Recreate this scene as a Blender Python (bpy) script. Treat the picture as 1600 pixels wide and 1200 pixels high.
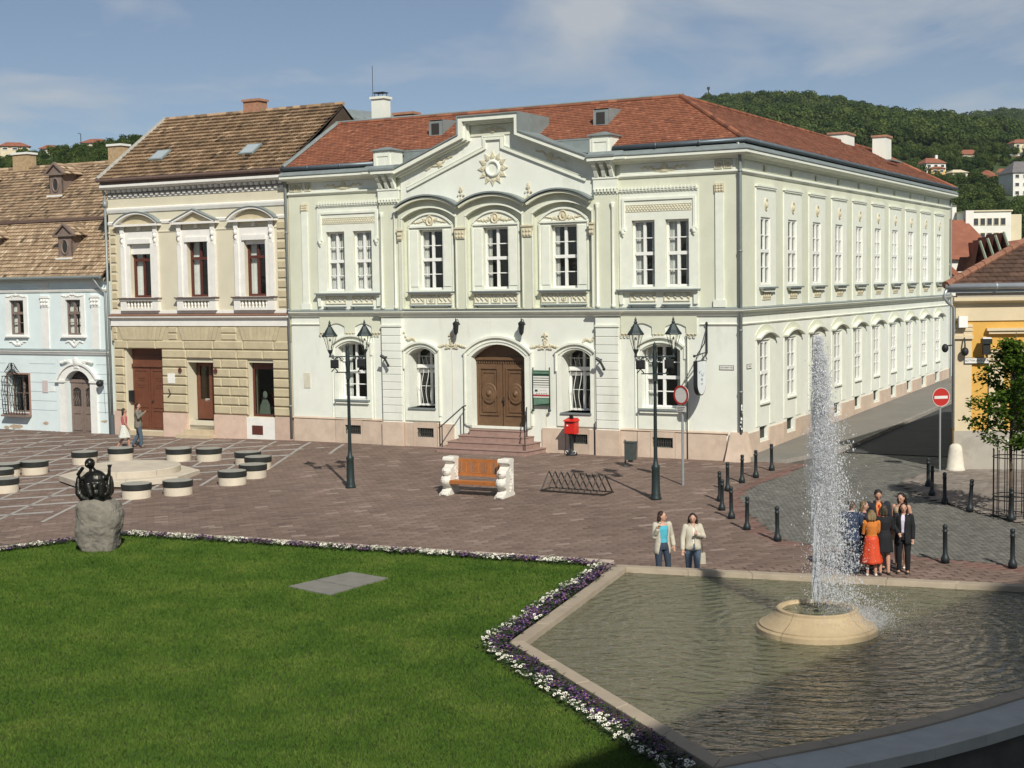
import bpy, bmesh, math, random
import numpy as np
from mathutils import Vector, Matrix
from mathutils.geometry import tessellate_polygon
for o in list(bpy.data.objects): bpy.data.objects.remove(o)
R = math.radians
rnd = random.Random(7)
scene = bpy.context.scene
COL = scene.collection
# ------------------------------------------------------------------ camera
cam_d = bpy.data.cameras.new('camera'); cam = bpy.data.objects.new('camera', cam_d); COL.objects.link(cam)
cam_d.sensor_fit = 'HORIZONTAL'; cam_d.sensor_width = 36.0; cam_d.lens = 36.0*2260.756/1600.0
cam_d.clip_start = 0.1; cam_d.clip_end = 9000
_R = Vector((0.99988184, -0.0010608, -0.01533575)); _U = Vector((0.0153724, 0.06899849, 0.99749832)); _F = Vector((0.0, 0.9976162, -0.06900664))
cam.matrix_world = Matrix(((_R.x, _U.x, -_F.x, 0), (_R.y, _U.y, -_F.y, 0), (_R.z, _U.z, -_F.z, 6.2), (0, 0, 0, 1)))
scene.camera = cam
# ------------------------------------------------------------------ world, sun, exposure
SUN_DIR = Vector((0.20453, -0.74402, 0.63608))
w = bpy.data.worlds.new('World'); scene.world = w; w.use_nodes = True
nt = w.node_tree; nt.nodes.clear(); N = nt.nodes.new; LK = nt.links.new
out = N('ShaderNodeOutputWorld'); bg = N('ShaderNodeBackground'); sky = N('ShaderNodeTexSky')
sky.sky_type = 'NISHITA'; sky.sun_disc = False; sky.sun_elevation = R(39.5); sky.sun_rotation = R(164.6)
sky.altitude = 100; sky.air_density = 0.75; sky.dust_density = 0.15; sky.ozone_density = 2.2
bg.inputs['Strength'].default_value = 0.055
tc = N('ShaderNodeTexCoord'); sep = N('ShaderNodeSeparateXYZ'); LK(tc.outputs['Generated'], sep.inputs[0])
zz = N('ShaderNodeMath'); zz.operation = 'ADD'; zz.inputs[1].default_value = 0.10; LK(sep.outputs['Z'], zz.inputs[0])
zm = N('ShaderNodeMath'); zm.operation = 'MAXIMUM'; zm.inputs[1].default_value = 0.04; LK(zz.outputs[0], zm.inputs[0])
dx = N('ShaderNodeMath'); dx.operation = 'DIVIDE'; LK(sep.outputs['X'], dx.inputs[0]); LK(zm.outputs[0], dx.inputs[1])
dy = N('ShaderNodeMath'); dy.operation = 'DIVIDE'; LK(sep.outputs['Y'], dy.inputs[0]); LK(zm.outputs[0], dy.inputs[1])
cmb = N('ShaderNodeCombineXYZ'); LK(dx.outputs[0], cmb.inputs[0]); LK(dy.outputs[0], cmb.inputs[1])
mp = N('ShaderNodeMapping'); mp.inputs['Scale'].default_value = (0.85, 0.55, 1); mp.inputs['Location'].default_value = (6.1, 1.3, 0.4); LK(cmb.outputs[0], mp.inputs[0])
n1 = N('ShaderNodeTexNoise'); n1.inputs['Scale'].default_value = 1.25; n1.inputs['Detail'].default_value = 7; n1.inputs['Roughness'].default_value = 0.56; n1.inputs['Distortion'].default_value = 0.5
LK(mp.outputs[0], n1.inputs[0])
cr = N('ShaderNodeValToRGB'); cr.color_ramp.elements[0].position = 0.47; cr.color_ramp.elements[0].color = (0.10, 0.10, 0.10, 1)
cr.color_ramp.elements[1].position = 0.66; cr.color_ramp.elements[1].color = (0.75, 0.75, 0.75, 1); LK(n1.outputs[0], cr.inputs[0])
mx = N('ShaderNodeMixRGB'); mx.inputs['Color2'].default_value = (8.2, 8.4, 8.5, 1); LK(cr.outputs[0], mx.inputs[0]); LK(sky.outputs[0], mx.inputs['Color1'])
LK(mx.outputs[0], bg.inputs[0]); LK(bg.outputs[0], out.inputs[0])
sd = bpy.data.lights.new('sun', 'SUN'); sd.energy = 4.0; sd.angle = R(0.55); sd.color = (1.0, 0.955, 0.86)
sun = bpy.data.objects.new('sun', sd); COL.objects.link(sun); sun.rotation_euler = SUN_DIR.to_track_quat('Z', 'Y').to_euler(); sun.location = (10, -30, 60)
scene.view_settings.view_transform = 'Standard'; scene.view_settings.look = 'None'
scene.view_settings.exposure = 0.33; scene.view_settings.gamma = 1.0; scene.view_settings.use_curve_mapping = False
scene.render.engine = 'CYCLES'; scene.cycles.max_bounces = 8; scene.cycles.transparent_max_bounces = 24
# ------------------------------------------------------------------ helpers
OX, OY = 7.80215, 49.3628            # ground corner of the big building
CA, SA = 0.8764037, 0.4815772
ROT = math.atan2(-SA, CA)
def Lw(s, y, z=0.0):                  # building-row coordinates -> world
    u = 19.03-s
    return Vector((OX-CA*u+SA*y, OY+SA*u+CA*y, z))
def to_local(x, y):
    dx_, dy_ = x-OX, y-OY
    return 19.03-(-CA*dx_+SA*dy_), SA*dx_+CA*dy_
def gz(x, y):
    s, yl = to_local(x, y)
    return max(-.75, .033*min(0, yl+2)) - .014*min(8, max(0, -s))*min(1, max(0, (yl+12)/12))
def gz_np(x, y):
    dx_, dy_ = x-OX, y-OY
    s = 19.03-(-CA*dx_+SA*dy_); yl = SA*dx_+CA*dy_
    return np.maximum(-.75, .033*np.minimum(0, yl+2)) - .014*np.minimum(8, np.maximum(0, -s))*np.minimum(1, np.maximum(0, (yl+12)/12))

class MB:
    def __init__(self): self.v = []; self.f = []; self.m = []; self.t = []
    def add(self, vs, fs, mi=0, tone=0.5):
        b = len(self.v); self.v.extend([tuple(p) for p in vs])
        for f in fs: self.f.append([b+i for i in f]); self.m.append(mi); self.t.append(tone)
        return self
    def box(self, x0, x1, y0, y1, z0, z1, mi=0, tone=.5):
        return self.add([(x0,y0,z0),(x1,y0,z0),(x1,y1,z0),(x0,y1,z0),(x0,y0,z1),(x1,y0,z1),(x1,y1,z1),(x0,y1,z1)],
            [(3,2,1,0),(4,5,6,7),(0,1,5,4),(1,2,6,5),(2,3,7,6),(3,0,4,7)], mi, tone)
    def pillow(self, x0, x1, y0, y1, z0, z1, c, mi=0, tone=.5):   # box with chamfered front (y0 side) edges
        return self.add([(x0,y1,z0),(x1,y1,z0),(x1,y1,z1),(x0,y1,z1),(x0,y0+c,z0),(x1,y0+c,z0),(x1,y0+c,z1),(x0,y0+c,z1),
            (x0+c,y0,z0+c),(x1-c,y0,z0+c),(x1-c,y0,z1-c),(x0+c,y0,z1-c)],
            [(0,1,5,4),(1,2,6,5),(2,3,7,6),(3,0,4,7),(4,5,9,8),(5,6,10,9),(6,7,11,10),(7,4,8,11),(8,9,10,11)], mi, tone)
    def prism(self, poly, y0, y1, mi=0, tone=.5, axis='y'):       # poly (a,z) extruded along depth
        n = len(poly)
        def P(a, d, z): return (a, d, z) if axis == 'y' else (d, a, z) if axis == 'x' else (a, z, d)
        vs = [P(a, y0, z) for a, z in poly]+[P(a, y1, z) for a, z in poly]
        tri = tessellate_polygon([[Vector((a, z, 0)) for a, z in poly]])
        fs = [tuple(t) for t in tri]+[tuple(n+i for i in reversed(t)) for t in tri]
        fs += [(i, (i+1) % n, n+(i+1) % n, n+i) for i in range(n)]
        return self.add(vs, fs, mi, tone)
    def plate(self, outer, holes, y0, y1, mi=0, tone=.5, back=False):
        loops = [outer]+list(holes); flat = [p for l in loops for p in l]; n = len(flat)
        tri = tessellate_polygon([[Vector((a, z, 0)) for a, z in l] for l in loops])
        vs = [(a, y0, z) for a, z in flat]+[(a, y1, z) for a, z in flat]
        fs = [tuple(t) for t in tri]
        if back: fs += [tuple(n+i for i in t) for t in tri]
        b = 0
        for l in loops:
            k = len(l); fs += [(b+i, b+(i+1) % k, n+b+(i+1) % k, n+b+i) for i in range(k)]; b += k
        return self.add(vs, fs, mi, tone)
    def band(self, path, w, y0, y1, mi=0, closed=False, tone=.5, off=0.0):   # mitred strip along a path in the a,z plane
        n = len(path); P = [Vector(p) for p in path]; L = []; Rr = []
        for i in range(n):
            a = P[i-1] if (i > 0 or closed) else None; c = P[(i+1) % n] if (i < n-1 or closed) else None
            d1 = (P[i]-a).normalized() if a is not None else None; d2 = (c-P[i]).normalized() if c is not None else None
            if d1 is None: d1 = d2
            if d2 is None: d2 = d1
            n1_ = Vector((-d1.y, d1.x)); n2_ = Vector((-d2.y, d2.x)); m = (n1_+n2_)
            m = m.normalized() if m.length > 1e-6 else n1_
            k = 1/max(.35, m.dot(n1_)); L.append(P[i]+m*(w/2+off)*k); Rr.append(P[i]+m*(-w/2+off)*k)
        vs = [(q.x, y0, q.y) for q in L]+[(q.x, y0, q.y) for q in Rr]+[(q.x, y1, q.y) for q in L]+[(q.x, y1, q.y) for q in Rr]
        fs = []
        for i in range(n if closed else n-1):
            j = (i+1) % n
            fs += [(i, j, n+j, n+i), (2*n+i, 3*n+i, 3*n+j, 2*n+j), (i, 2*n+i, 2*n+j, j), (n+i, n+j, 3*n+j, 3*n+i)]
        if not closed: fs += [(0, n, 3*n, 2*n), (n-1, 3*n-1, 4*n-1, 2*n-1)]
        return self.add(vs, fs, mi, tone)
    def lathe(self, prof, cx=0, cy=0, n=16, mi=0, a0=0, a1=2*math.pi, caps=True, sx=1, sy=1, tone=.5):
        full = abs(a1-a0-2*math.pi) < 1e-6; k = n if full else n+1; vs = []
        for r, z in prof:
            for i in range(k):
                t = a0+(a1-a0)*i/n; vs.append((cx+r*sx*math.cos(t), cy+r*sy*math.sin(t), z))
        fs = []
        for j in range(len(prof)-1):
            for i in range(n):
                i2 = (i+1) % k; fs.append((j*k+i, j*k+i2, (j+1)*k+i2, (j+1)*k+i))
        if caps and full: fs += [tuple(range(k-1, -1, -1)), tuple((len(prof)-1)*k+i for i in range(k))]
        return self.add(vs, fs, mi, tone)
    def tube(self, pts, rad, n=8, mi=0, cap=True, tone=.5):
        pts = [Vector(p) for p in pts]
        if not hasattr(rad, '__len__'): rad = [rad]*len(pts)
        vs = []; up = None
        for i, p in enumerate(pts):
            d = (pts[min(i+1, len(pts)-1)]-pts[max(i-1, 0)]).normalized()
            if up is None: up = Vector((0, 0, 1)) if abs(d.z) < .9 else Vector((0, 1, 0))
            sx_ = d.cross(up).normalized(); up = sx_.cross(d).normalized()
            for k in range(n):
                a = 2*math.pi*k/n; vs.append(p+(sx_*math.cos(a)+up*math.sin(a))*rad[i])
        fs = []
        for j in range(len(pts)-1):
            for k in range(n): fs.append((j*n+k, j*n+(k+1) % n, (j+1)*n+(k+1) % n, (j+1)*n+k))
        if cap: fs += [tuple(range(n-1, -1, -1)), tuple((len(pts)-1)*n+k for k in range(n))]
        return self.add(vs, fs, mi, tone)
    def bar(self, p, q, w=.02, mi=0, tone=.5): return self.tube([p, q], w/2*1.2, 4, mi, True, tone)
    def ell(self, c, r, nu=8, nv=5, mi=0, tone=.5, M=None):
        vs = []; c = Vector(c)
        for j in range(nv+1):
            ph = math.pi*j/nv
            for i in range(nu):
                t = 2*math.pi*i/nu; p = Vector((r[0]*math.sin(ph)*math.cos(t), r[1]*math.sin(ph)*math.sin(t), -r[2]*math.cos(ph)))
                if M is not None: p = M @ p
                vs.append(c+p)
        fs = [(j*nu+i, j*nu+(i+1) % nu, (j+1)*nu+(i+1) % nu, (j+1)*nu+i) for j in range(nv) for i in range(nu)]
        return self.add(vs, fs, mi, tone)
    def xf(self, M):
        self.v = [tuple(M @ Vector(p)) for p in self.v]; return self
    def mesh(self, name, mats, smooth=False):
        me = bpy.data.meshes.new(name); me.from_pydata(self.v, [], self.f)
        for m in (mats if isinstance(mats, (list, tuple)) else [mats]): me.materials.append(m)
        if any(self.m): me.polygons.foreach_set('material_index', self.m)
        at = me.attributes.new('tone', 'FLOAT', 'FACE'); at.data.foreach_set('value', self.t)
        if smooth: me.polygons.foreach_set('use_smooth', [True]*len(me.polygons))
        me.update(); return me
    def build(self, name, mats, parent=None, smooth=False, loc=None):
        o = bpy.data.objects.new(name, self.mesh(name, mats, smooth)); COL.objects.link(o)
        if parent is not None: o.parent = parent
        if loc is not None: o.location = loc
        return o
def link(me, name, parent=None, loc=(0, 0, 0), rz=0.0, rot=None):
    o = bpy.data.objects.new(name, me); COL.objects.link(o)
    if parent is not None: o.parent = parent
    o.location = loc; o.rotation_euler = rot if rot is not None else (0, 0, rz); return o
def tag(o, label=None, cat=None, group=None, kind=None):
    if label: o['label'] = label
    if cat: o['category'] = cat
    if group: o['group'] = group
    if kind: o['kind'] = kind
    return o
def thing(name, label, cat, loc=(0, 0, 0), rz=0.0, group=None):
    o = bpy.data.objects.new(name, None); COL.objects.link(o); o.location = loc; o.rotation_euler = (0, 0, rz); o.empty_display_size = .3
    return tag(o, label, cat, group)
def copy_tree(o, parent=None):
    c = o.copy(); COL.objects.link(c); c.parent = parent
    for ch in list(o.children): copy_tree(ch, c)
    return c
def np_mesh(name, V, F, mats, tone=None, smooth=False):   # V (n,3), F (m,k) numpy
    me = bpy.data.meshes.new(name); m, k = F.shape
    me.vertices.add(len(V)); me.vertices.foreach_set('co', V.astype(np.float32).ravel())
    me.loops.add(m*k); me.loops.foreach_set('vertex_index', F.astype(np.int32).ravel())
    me.polygons.add(m); me.polygons.foreach_set('loop_start', np.arange(0, m*k, k, dtype=np.int32))
    try: me.polygons.foreach_set('loop_total', np.full(m, k, dtype=np.int32))
    except Exception: pass
    for x in (mats if isinstance(mats, (list, tuple)) else [mats]): me.materials.append(x)
    if tone is not None:
        at = me.attributes.new('tone', 'FLOAT', 'FACE'); at.data.foreach_set('value', np.asarray(tone, dtype=np.float32))
    me.update(calc_edges=True)
    if smooth: me.polygons.foreach_set('use_smooth', [True]*m)
    return me
def arch(x0, x1, z0, zs, zt, n=12):     # rectangle with segmental arch top
    h = max(zt-zs, 1e-3); c = (x1-x0)/2; rr = (c*c+h*h)/(2*h); cx = (x0+x1)/2; cz = zt-rr; a = math.asin(min(1, c/rr))
    return [(x0, z0), (x1, z0)]+[(cx+rr*math.sin(a-2*a*i/n), cz+rr*math.cos(a-2*a*i/n)) for i in range(n+1)]
def arc(x0, x1, zs, zt, n=12):
    return list(reversed(arch(x0, x1, 0, zs, zt, n)[2:]))
# ------------------------------------------------------------------ materials
MATS = {}
def mat(name, col, rough=.8, var=.12, scale=2.0, bump=0.0, bscale=60, metal=0.0, spec=.35, ramp=None, rand=0.0, stain=None, streak=0.0, coat=0.0):
    if name in MATS: return MATS[name]
    m = bpy.data.materials.new(name); m.use_nodes = True; t = m.node_tree; b = t.nodes['Principled BSDF']; A = t.nodes.new; K = t.links.new
    b.inputs['Roughness'].default_value = rough; b.inputs['Metallic'].default_value = metal; b.inputs['Specular IOR Level'].default_value = spec
    if coat: b.inputs['Coat Weight'].default_value = coat
    g = A('ShaderNodeNewGeometry'); no = A('ShaderNodeTexNoise'); no.inputs['Scale'].default_value = scale; no.inputs['Detail'].default_value = 6; no.inputs['Roughness'].default_value = .62
    K(g.outputs['Position'], no.inputs['Vector'])
    if ramp:
        at = A('ShaderNodeAttribute'); at.attribute_name = 'tone'; rp = A('ShaderNodeValToRGB')
        while len(rp.color_ramp.elements) < len(ramp): rp.color_ramp.elements.new(.5)
        for i, (ps, c) in enumerate(ramp): rp.color_ramp.elements[i].position = ps; rp.color_ramp.elements[i].color = (*c, 1)
        K(at.outputs['Fac'], rp.inputs[0]); src = rp.outputs[0]
        if rand:
            oi = A('ShaderNodeObjectInfo'); ad = A('ShaderNodeMath'); ad.operation = 'MULTIPLY_ADD'; ad.inputs[1].default_value = rand; K(oi.outputs['Random'], ad.inputs[0]); K(at.outputs['Fac'], ad.inputs[2]); K(ad.outputs[0], rp.inputs[0])
    else:
        rg = A('ShaderNodeRGB'); rg.outputs[0].default_value = (*col, 1); src = rg.outputs[0]
    mr = A('ShaderNodeMapRange'); mr.inputs['From Min'].default_value = .3; mr.inputs['From Max'].default_value = .7
    mr.inputs['To Min'].default_value = 1-var; mr.inputs['To Max'].default_value = 1+var; K(no.outputs[0], mr.inputs['Value'])
    hv = A('ShaderNodeHueSaturation'); K(src, hv.inputs['Color']); K(mr.outputs[0], hv.inputs['Value']); src = hv.outputs[0]
    if rand and not ramp:
        oi = A('ShaderNodeObjectInfo'); m2 = A('ShaderNodeMapRange'); m2.inputs['To Min'].default_value = 1-rand; m2.inputs['To Max'].default_value = 1+rand; K(oi.outputs['Random'], m2.inputs['Value'])
        h2 = A('ShaderNodeHueSaturation'); K(src, h2.inputs['Color']); K(m2.outputs[0], h2.inputs['Value']); src = h2.outputs[0]
    if stain:      # (colour, scale, threshold, amount): weathering blotches with a shape of their own
        sc, ss, th, am = stain; n2 = A('ShaderNodeTexNoise'); n2.inputs['Scale'].default_value = ss; n2.inputs['Detail'].default_value = 8; n2.inputs['Roughness'].default_value = .68
        vsrc = g.outputs['Position']
        if streak:
            mpn = A('ShaderNodeMapping'); mpn.inputs['Scale'].default_value = (1, 1, streak); K(vsrc, mpn.inputs[0]); vsrc = mpn.outputs[0]
        K(vsrc, n2.inputs['Vector']); r2 = A('ShaderNodeMapRange'); r2.inputs['From Min'].default_value = th; r2.inputs['From Max'].default_value = th+.16; r2.inputs['To Max'].default_value = am; K(n2.outputs[0], r2.inputs['Value'])
        mxx = A('ShaderNodeMixRGB'); mxx.inputs['Color2'].default_value = (*sc, 1); K(r2.outputs[0], mxx.inputs[0]); K(src, mxx.inputs['Color1']); src = mxx.outputs[0]
    K(src, b.inputs['Base Color'])
    if bump:
        bn = A('ShaderNodeTexNoise'); bn.inputs['Scale'].default_value = bscale; bn.inputs['Detail'].default_value = 5; K(g.outputs['Position'], bn.inputs['Vector'])
        bp = A('ShaderNodeBump'); bp.inputs['Strength'].default_value = bump; bp.inputs['Distance'].default_value = .02; K(bn.outputs[0], bp.inputs['Height']); K(bp.outputs[0], b.inputs['Normal'])
    MATS[name] = m; return m
def glass_mat(name, tint, rough=.02, ior=1.5, wav=.15, ws=1.5):
    m = bpy.data.materials.new(name); m.use_nodes = True; t = m.node_tree; t.nodes.clear(); A = t.nodes.new; K = t.links.new
    o = A('ShaderNodeOutputMaterial'); tr = A('ShaderNodeBsdfTransparent'); gl = A('ShaderNodeBsdfGlossy'); mi = A('ShaderNodeMixShader'); r0 = ((ior-1)/(ior+1))**2
    tr.inputs[0].default_value = (*tint, 1); gl.inputs['Roughness'].default_value = rough
    g = A('ShaderNodeNewGeometry'); dt = A('ShaderNodeVectorMath'); dt.operation = 'DOT_PRODUCT'; K(g.outputs['Incoming'], dt.inputs[0]); K(g.outputs['Normal'], dt.inputs[1])
    ab = A('ShaderNodeMath'); ab.operation = 'ABSOLUTE'; K(dt.outputs['Value'], ab.inputs[0]); om = A('ShaderNodeMath'); om.operation = 'SUBTRACT'; om.inputs[0].default_value = 1.0; K(ab.outputs[0], om.inputs[1])
    pw = A('ShaderNodeMath'); pw.operation = 'POWER'; pw.inputs[1].default_value = 5.0; K(om.outputs[0], pw.inputs[0]); fr = A('ShaderNodeMath'); fr.operation = 'MULTIPLY_ADD'; fr.inputs[1].default_value = 1-r0; fr.inputs[2].default_value = r0; K(pw.outputs[0], fr.inputs[0])
    no = A('ShaderNodeTexNoise'); no.inputs['Scale'].default_value = ws; bp = A('ShaderNodeBump'); bp.inputs['Strength'].default_value = wav; bp.inputs['Distance'].default_value = .05
    K(g.outputs['Position'], no.inputs['Vector']); K(no.outputs[0], bp.inputs['Height']); K(bp.outputs[0], gl.inputs['Normal'])
    K(fr.outputs[0], mi.inputs[0]); K(tr.outputs[0], mi.inputs[1]); K(gl.outputs[0], mi.inputs[2]); K(mi.outputs[0], o.inputs[0]); return m
# material set
m_white = mat('white_stucco', (.735, .755, .675), .85, .06, .8, .15, 40, stain=((.50, .475, .39), 1.1, .56, .42), streak=.22)
m_green = mat('pale_green_stucco', (.625, .64, .51), .85, .07, .7, .15, 40, stain=((.44, .43, .345), 1.1, .56, .42), streak=.22)
m_trim = mat('cream_trim', (.74, .76, .66), .8, .06, 3, .1, 60)
m_relief = mat('ochre_relief', (.58, .53, .38), .85, .15, 6, .2, 50)
m_lead = mat('lead_sheet', (.23, .265, .26), .55, .15, 2.5, .1, 20, metal=.15)
m_gutter = mat('gutter_zinc', (.13, .16, .18), .45, .12, 3, metal=.5)
m_pipe = mat('drainpipe_grey', (.25, .28, .27), .5, .12, 3, metal=.3)
m_plinth = mat('pink_plinth_stone', (.55, .435, .34), .85, .12, 2.2, .3, 30, rand=.10, stain=((.42, .31, .24), 1.6, .58, .55))
m_step = mat('red_stone_step', (.31, .205, .17), .8, .15, 4, .2, 40, rand=.08)
m_frame = mat('white_window_paint', (.80, .80, .76), .5, .04, 4)
m_glass = glass_mat('window_glass', (.95, .96, .95))
m_curtain = mat('curtain_cloth', (.72, .72, .68), .9, .12, 3)
m_dark = mat('dark_room', (.035, .033, .03), .9, .2, 1)  # near black colour stands in for the unlit dark behind windows
m_iron = mat('black_iron', (.025, .028, .028), .55, .2, 8, metal=.3)
m_vent = mat('cellar_grille', (.05, .05, .045), .8, .3, 12)
m_doorwood = mat('brown_door_wood', (.145, .083, .044), .5, .16, 5, .15, 25)
m_rooftile = mat('red_roof_tile', None, .85, .10, 1.2, .2, 60, ramp=[(0, (.13, .054, .034)), (.35, (.225, .085, .047)), (.7, (.30, .115, .062)), (.93, (.38, .165, .095)), (1, (.10, .055, .04))])
m_oldtile = mat('weathered_clay_tile', None, .9, .14, 1.0, .2, 60, ramp=[(0, (.075, .055, .038)), (.25, (.185, .125, .075)), (.55, (.31, .21, .125)), (.85, (.44, .31, .19)), (1, (.54, .41, .27))], stain=((.13, .11, .08), 1.3, .57, .35))
m_ridge = mat('ridge_mortar', (.33, .28, .21), .9, .2, 6, .3, 30)

class Frame:                                # facade frame: a along the wall, d depth (negative = out), z up
    def __init__(s, root, s0, side=None): s.root = root; s.s0 = s0; s.side = side
    def P(s, a, d, z): return (a-s.s0, d, z) if s.side is None else (s.side-s.s0-d, a, z)
    @property
    def rz(s): return 0.0 if s.side is None else math.pi/2
    def build(s, mb, name, mats, parent=None, smooth=False):
        mb.v = [s.P(*p) for p in mb.v]; return mb.build(name, mats, parent or s.root, smooth)
    def put(s, me, name, a, d, z, parent=None): return link(me, name, parent or s.root, s.P(a, d, z), s.rz)
_pm = {}
def pane_mesh(w, h, m):
    k = (round(w, 3), round(h, 3), m.name)
    if k not in _pm: _pm[k] = MB().box(-w/2, w/2, -.004, .004, -h/2, h/2).mesh('pane', m)
    return _pm[k]
_wm = {}
def window(F, a0, a1, z0, z1, d, cols=2, rows=((0, .24), (.24, .5), (.5, .75), (.75, 1)), thick=(.5,), mf=None, mg=None, name='window', curtain=0, bar=.035, sash=.075):
    mf = mf or m_frame; mg = mg or m_glass; W = a1-a0; H = z1-z0; key = (round(W, 3), round(H, 3), cols, rows, thick, mf.name, bar, sash)
    if key not in _wm:
        mb = MB(); mb.plate([(-W/2, 0), (W/2, 0), (W/2, H), (-W/2, H)], [[(-W/2+sash, sash), (W/2-sash, sash), (W/2-sash, H-sash), (-W/2+sash, H-sash)]], 0, .09)
        cw = (W-2*sash)/cols
        for c in range(1, cols):
            wd = .05 if (cols == 2 or c == cols//2) else bar/2
            mb.box(-W/2+sash+c*cw-wd, -W/2+sash+c*cw+wd, -.012, .07, sash, H-sash)
        cuts = []
        for r in rows[:-1]:
            zc = sash+(H-2*sash)*r[1]; th = .06 if any(abs(r[1]-q) < .01 for q in thick) else bar/2; cuts.append((zc, th))
            mb.box(-W/2+sash, W/2-sash, (-.02 if th > .05 else .004), .06, zc-th, zc+th)
        _wm[key] = mb.mesh('window', mf)
    wo = F.put(_wm[key], name, (a0+a1)/2, d, z0)
    cw = (W-2*sash)/cols
    for c in range(cols):
        for r in rows:
            zc0 = sash+(H-2*sash)*r[0]; zc1 = sash+(H-2*sash)*r[1]
            p = link(pane_mesh(cw-.02, zc1-zc0-.02, mg), 'pane', wo, (-W/2+sash+(c+.5)*cw, .035, (zc0+zc1)/2))
            p.rotation_euler = (rnd.uniform(-.012, .012), 0, rnd.uniform(-.012, .012))
    if curtain:
        mb = MB(); n = 22
        for sx_, w0, w1 in ((-1, .46*curtain, .46*curtain), (1, .3*curtain, .3*curtain)):
            vs = []; fs = []
            for i in range(n+1):
                x = sx_*(W/2-.04)-sx_*W*w0*i/n; y = .16+.025*math.sin(i*1.9); vs += [(x, y, .03), (x, y, H-.05)]
            fs = [(2*i, 2*i+2, 2*i+3, 2*i+1) for i in range(n)]; mb.add(vs, fs)
        link(mb.mesh('curtain', m_curtain, True), 'curtain', wo)
    return wo
def relief(mb, cx, cz, w_, h_, y, n=10, seed=1, dep=.035):          # mirrored leafy stucco ornament
    q = random.Random(seed)
    for i in range(n):
        t = i/max(1, n-1); x = w_/2*t; z = h_*(.5-.45*t)*math.sin(1+t*4+seed); rr = (w_*.09*(1.2-.6*t), dep, h_*.16*(1.3-.7*t))
        an = q.uniform(-.9, .9)
        for sg in (-1, 1): mb.ell((cx+sg*x, y, cz+z), rr, 7, 4, M=Matrix.Rotation(sg*an, 3, 'Y'))
    mb.ell((cx, y, cz+h_*.25), (w_*.07, dep*1.3, h_*.3), 7, 5)
def spray(mb, cx, cz, w_, h_, y, seed=2):                            # flower spray: stem fan of leaves
    q = random.Random(seed)
    for k in range(24):
        t = q.random(); env = (1-t)**1.4; z = h_*(.42*env*q.random()+(.0 if t > .2 else .58*q.random()))-h_*.42; x = t*w_/2
        for sg in (-1, 1): mb.ell((cx+sg*x, y, cz+z), (w_*q.uniform(.03, .06), .03, h_*q.uniform(.04, .07)), 6, 4, M=Matrix.Rotation(sg*q.uniform(-.3, 1.2), 3, 'Y'))
    mb.ell((cx, y, cz+h_*.35), (w_*.05, .04, h_*.13), 6, 4)
def sweep_plan(F, name, prof, path, mats, parent=None, closed_prof=True, ends=True):   # profile (out,z) along plan path (a,y) with outward on the right-hand side
    mb = MB(); n = len(path); k = len(prof); P = [Vector(p) for p in path]
    for i in range(n):
        d1 = (P[i]-P[i-1]).normalized() if i else (P[1]-P[0]).normalized(); d2 = (P[i+1]-P[i]).normalized() if i < n-1 else d1
        n1_ = Vector((d1.y, -d1.x)); n2_ = Vector((d2.y, -d2.x)); m = (n1_+n2_).normalized(); m = m/max(.3, m.dot(n1_))
        for o_, z in prof: mb.v.append((P[i].x+m.x*o_, P[i].y+m.y*o_, z))
    for i in range(n-1):
        for j in range(k if closed_prof else k-1):
            j2 = (j+1) % k; mb.f.append([i*k+j, (i+1)*k+j, (i+1)*k+j2, i*k+j2]); mb.m.append(0); mb.t.append(.5)
    if ends and closed_prof:
        for b in (0, (n-1)*k): mb.f.append([b+j for j in range(k)]); mb.m.append(0); mb.t.append(.5)
    mb.v = [(x-F.s0, y, z) for x, y, z in mb.v]
    return mb.build(name, mats, parent or F.root)
def tile_roof(name, root, o, ax, up, poly, tw, th, m, lift=.035, seed=3, bias=0.0, kind='stuff', contrast=1.0, gap=.004):
    o = Vector(o); ax = Vector(ax).normalized(); up = Vector(up).normalized(); nrm = ax.cross(up).normalized()
    if nrm.z < 0: nrm = -nrm
    vmax = max(p[1] for p in poly); vmin = min(p[1] for p in poly); q = random.Random(seed); mb = MB(); rowi = 0; v = vmin
    while v < vmax-.02:
        vc = min(v+th*.5, vmax-.01); xs = []
        for i in range(len(poly)):
            (u0, v0), (u1, v1) = poly[i], poly[(i+1) % len(poly)]
            if (v0 <= vc) != (v1 <= vc): xs.append(u0+(u1-u0)*(vc-v0)/(v1-v0))
        xs.sort()
        for k in range(0, len(xs)-1, 2):
            u = xs[k]-(tw/2 if rowi % 2 else 0); rowb = q.uniform(-.06, .06)
            while u < xs[k+1]-.01:
                a0 = max(u+gap, xs[k]); a1 = min(u+tw-gap, xs[k+1])
                if a1-a0 > .01:
                    dz = q.uniform(-.006, .008); L0 = lift+dz; ov = th*.12; sk = q.uniform(-.006, .006)
                    p = [o+ax*a0+up*(v+sk)+nrm*L0, o+ax*a1+up*(v+sk)+nrm*(L0+q.uniform(-.004, .004)), o+ax*a1+up*(v+th+ov)+nrm*.008, o+ax*a0+up*(v+th+ov)+nrm*.008, o+ax*a0+up*(v+sk)+nrm*.0, o+ax*a1+up*(v+sk)+nrm*.0]
                    t = min(1, max(0, .5+bias+rowb+q.gauss(0, .17*contrast)))
                    if q.random() < .03: t = q.random()
                    mb.add(p, [(0, 1, 2, 3), (4, 5, 1, 0)], 0, t)
                u += tw
        v += th; rowi += 1
    ob = mb.build(name, m, root); ob['kind'] = kind; return ob
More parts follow.
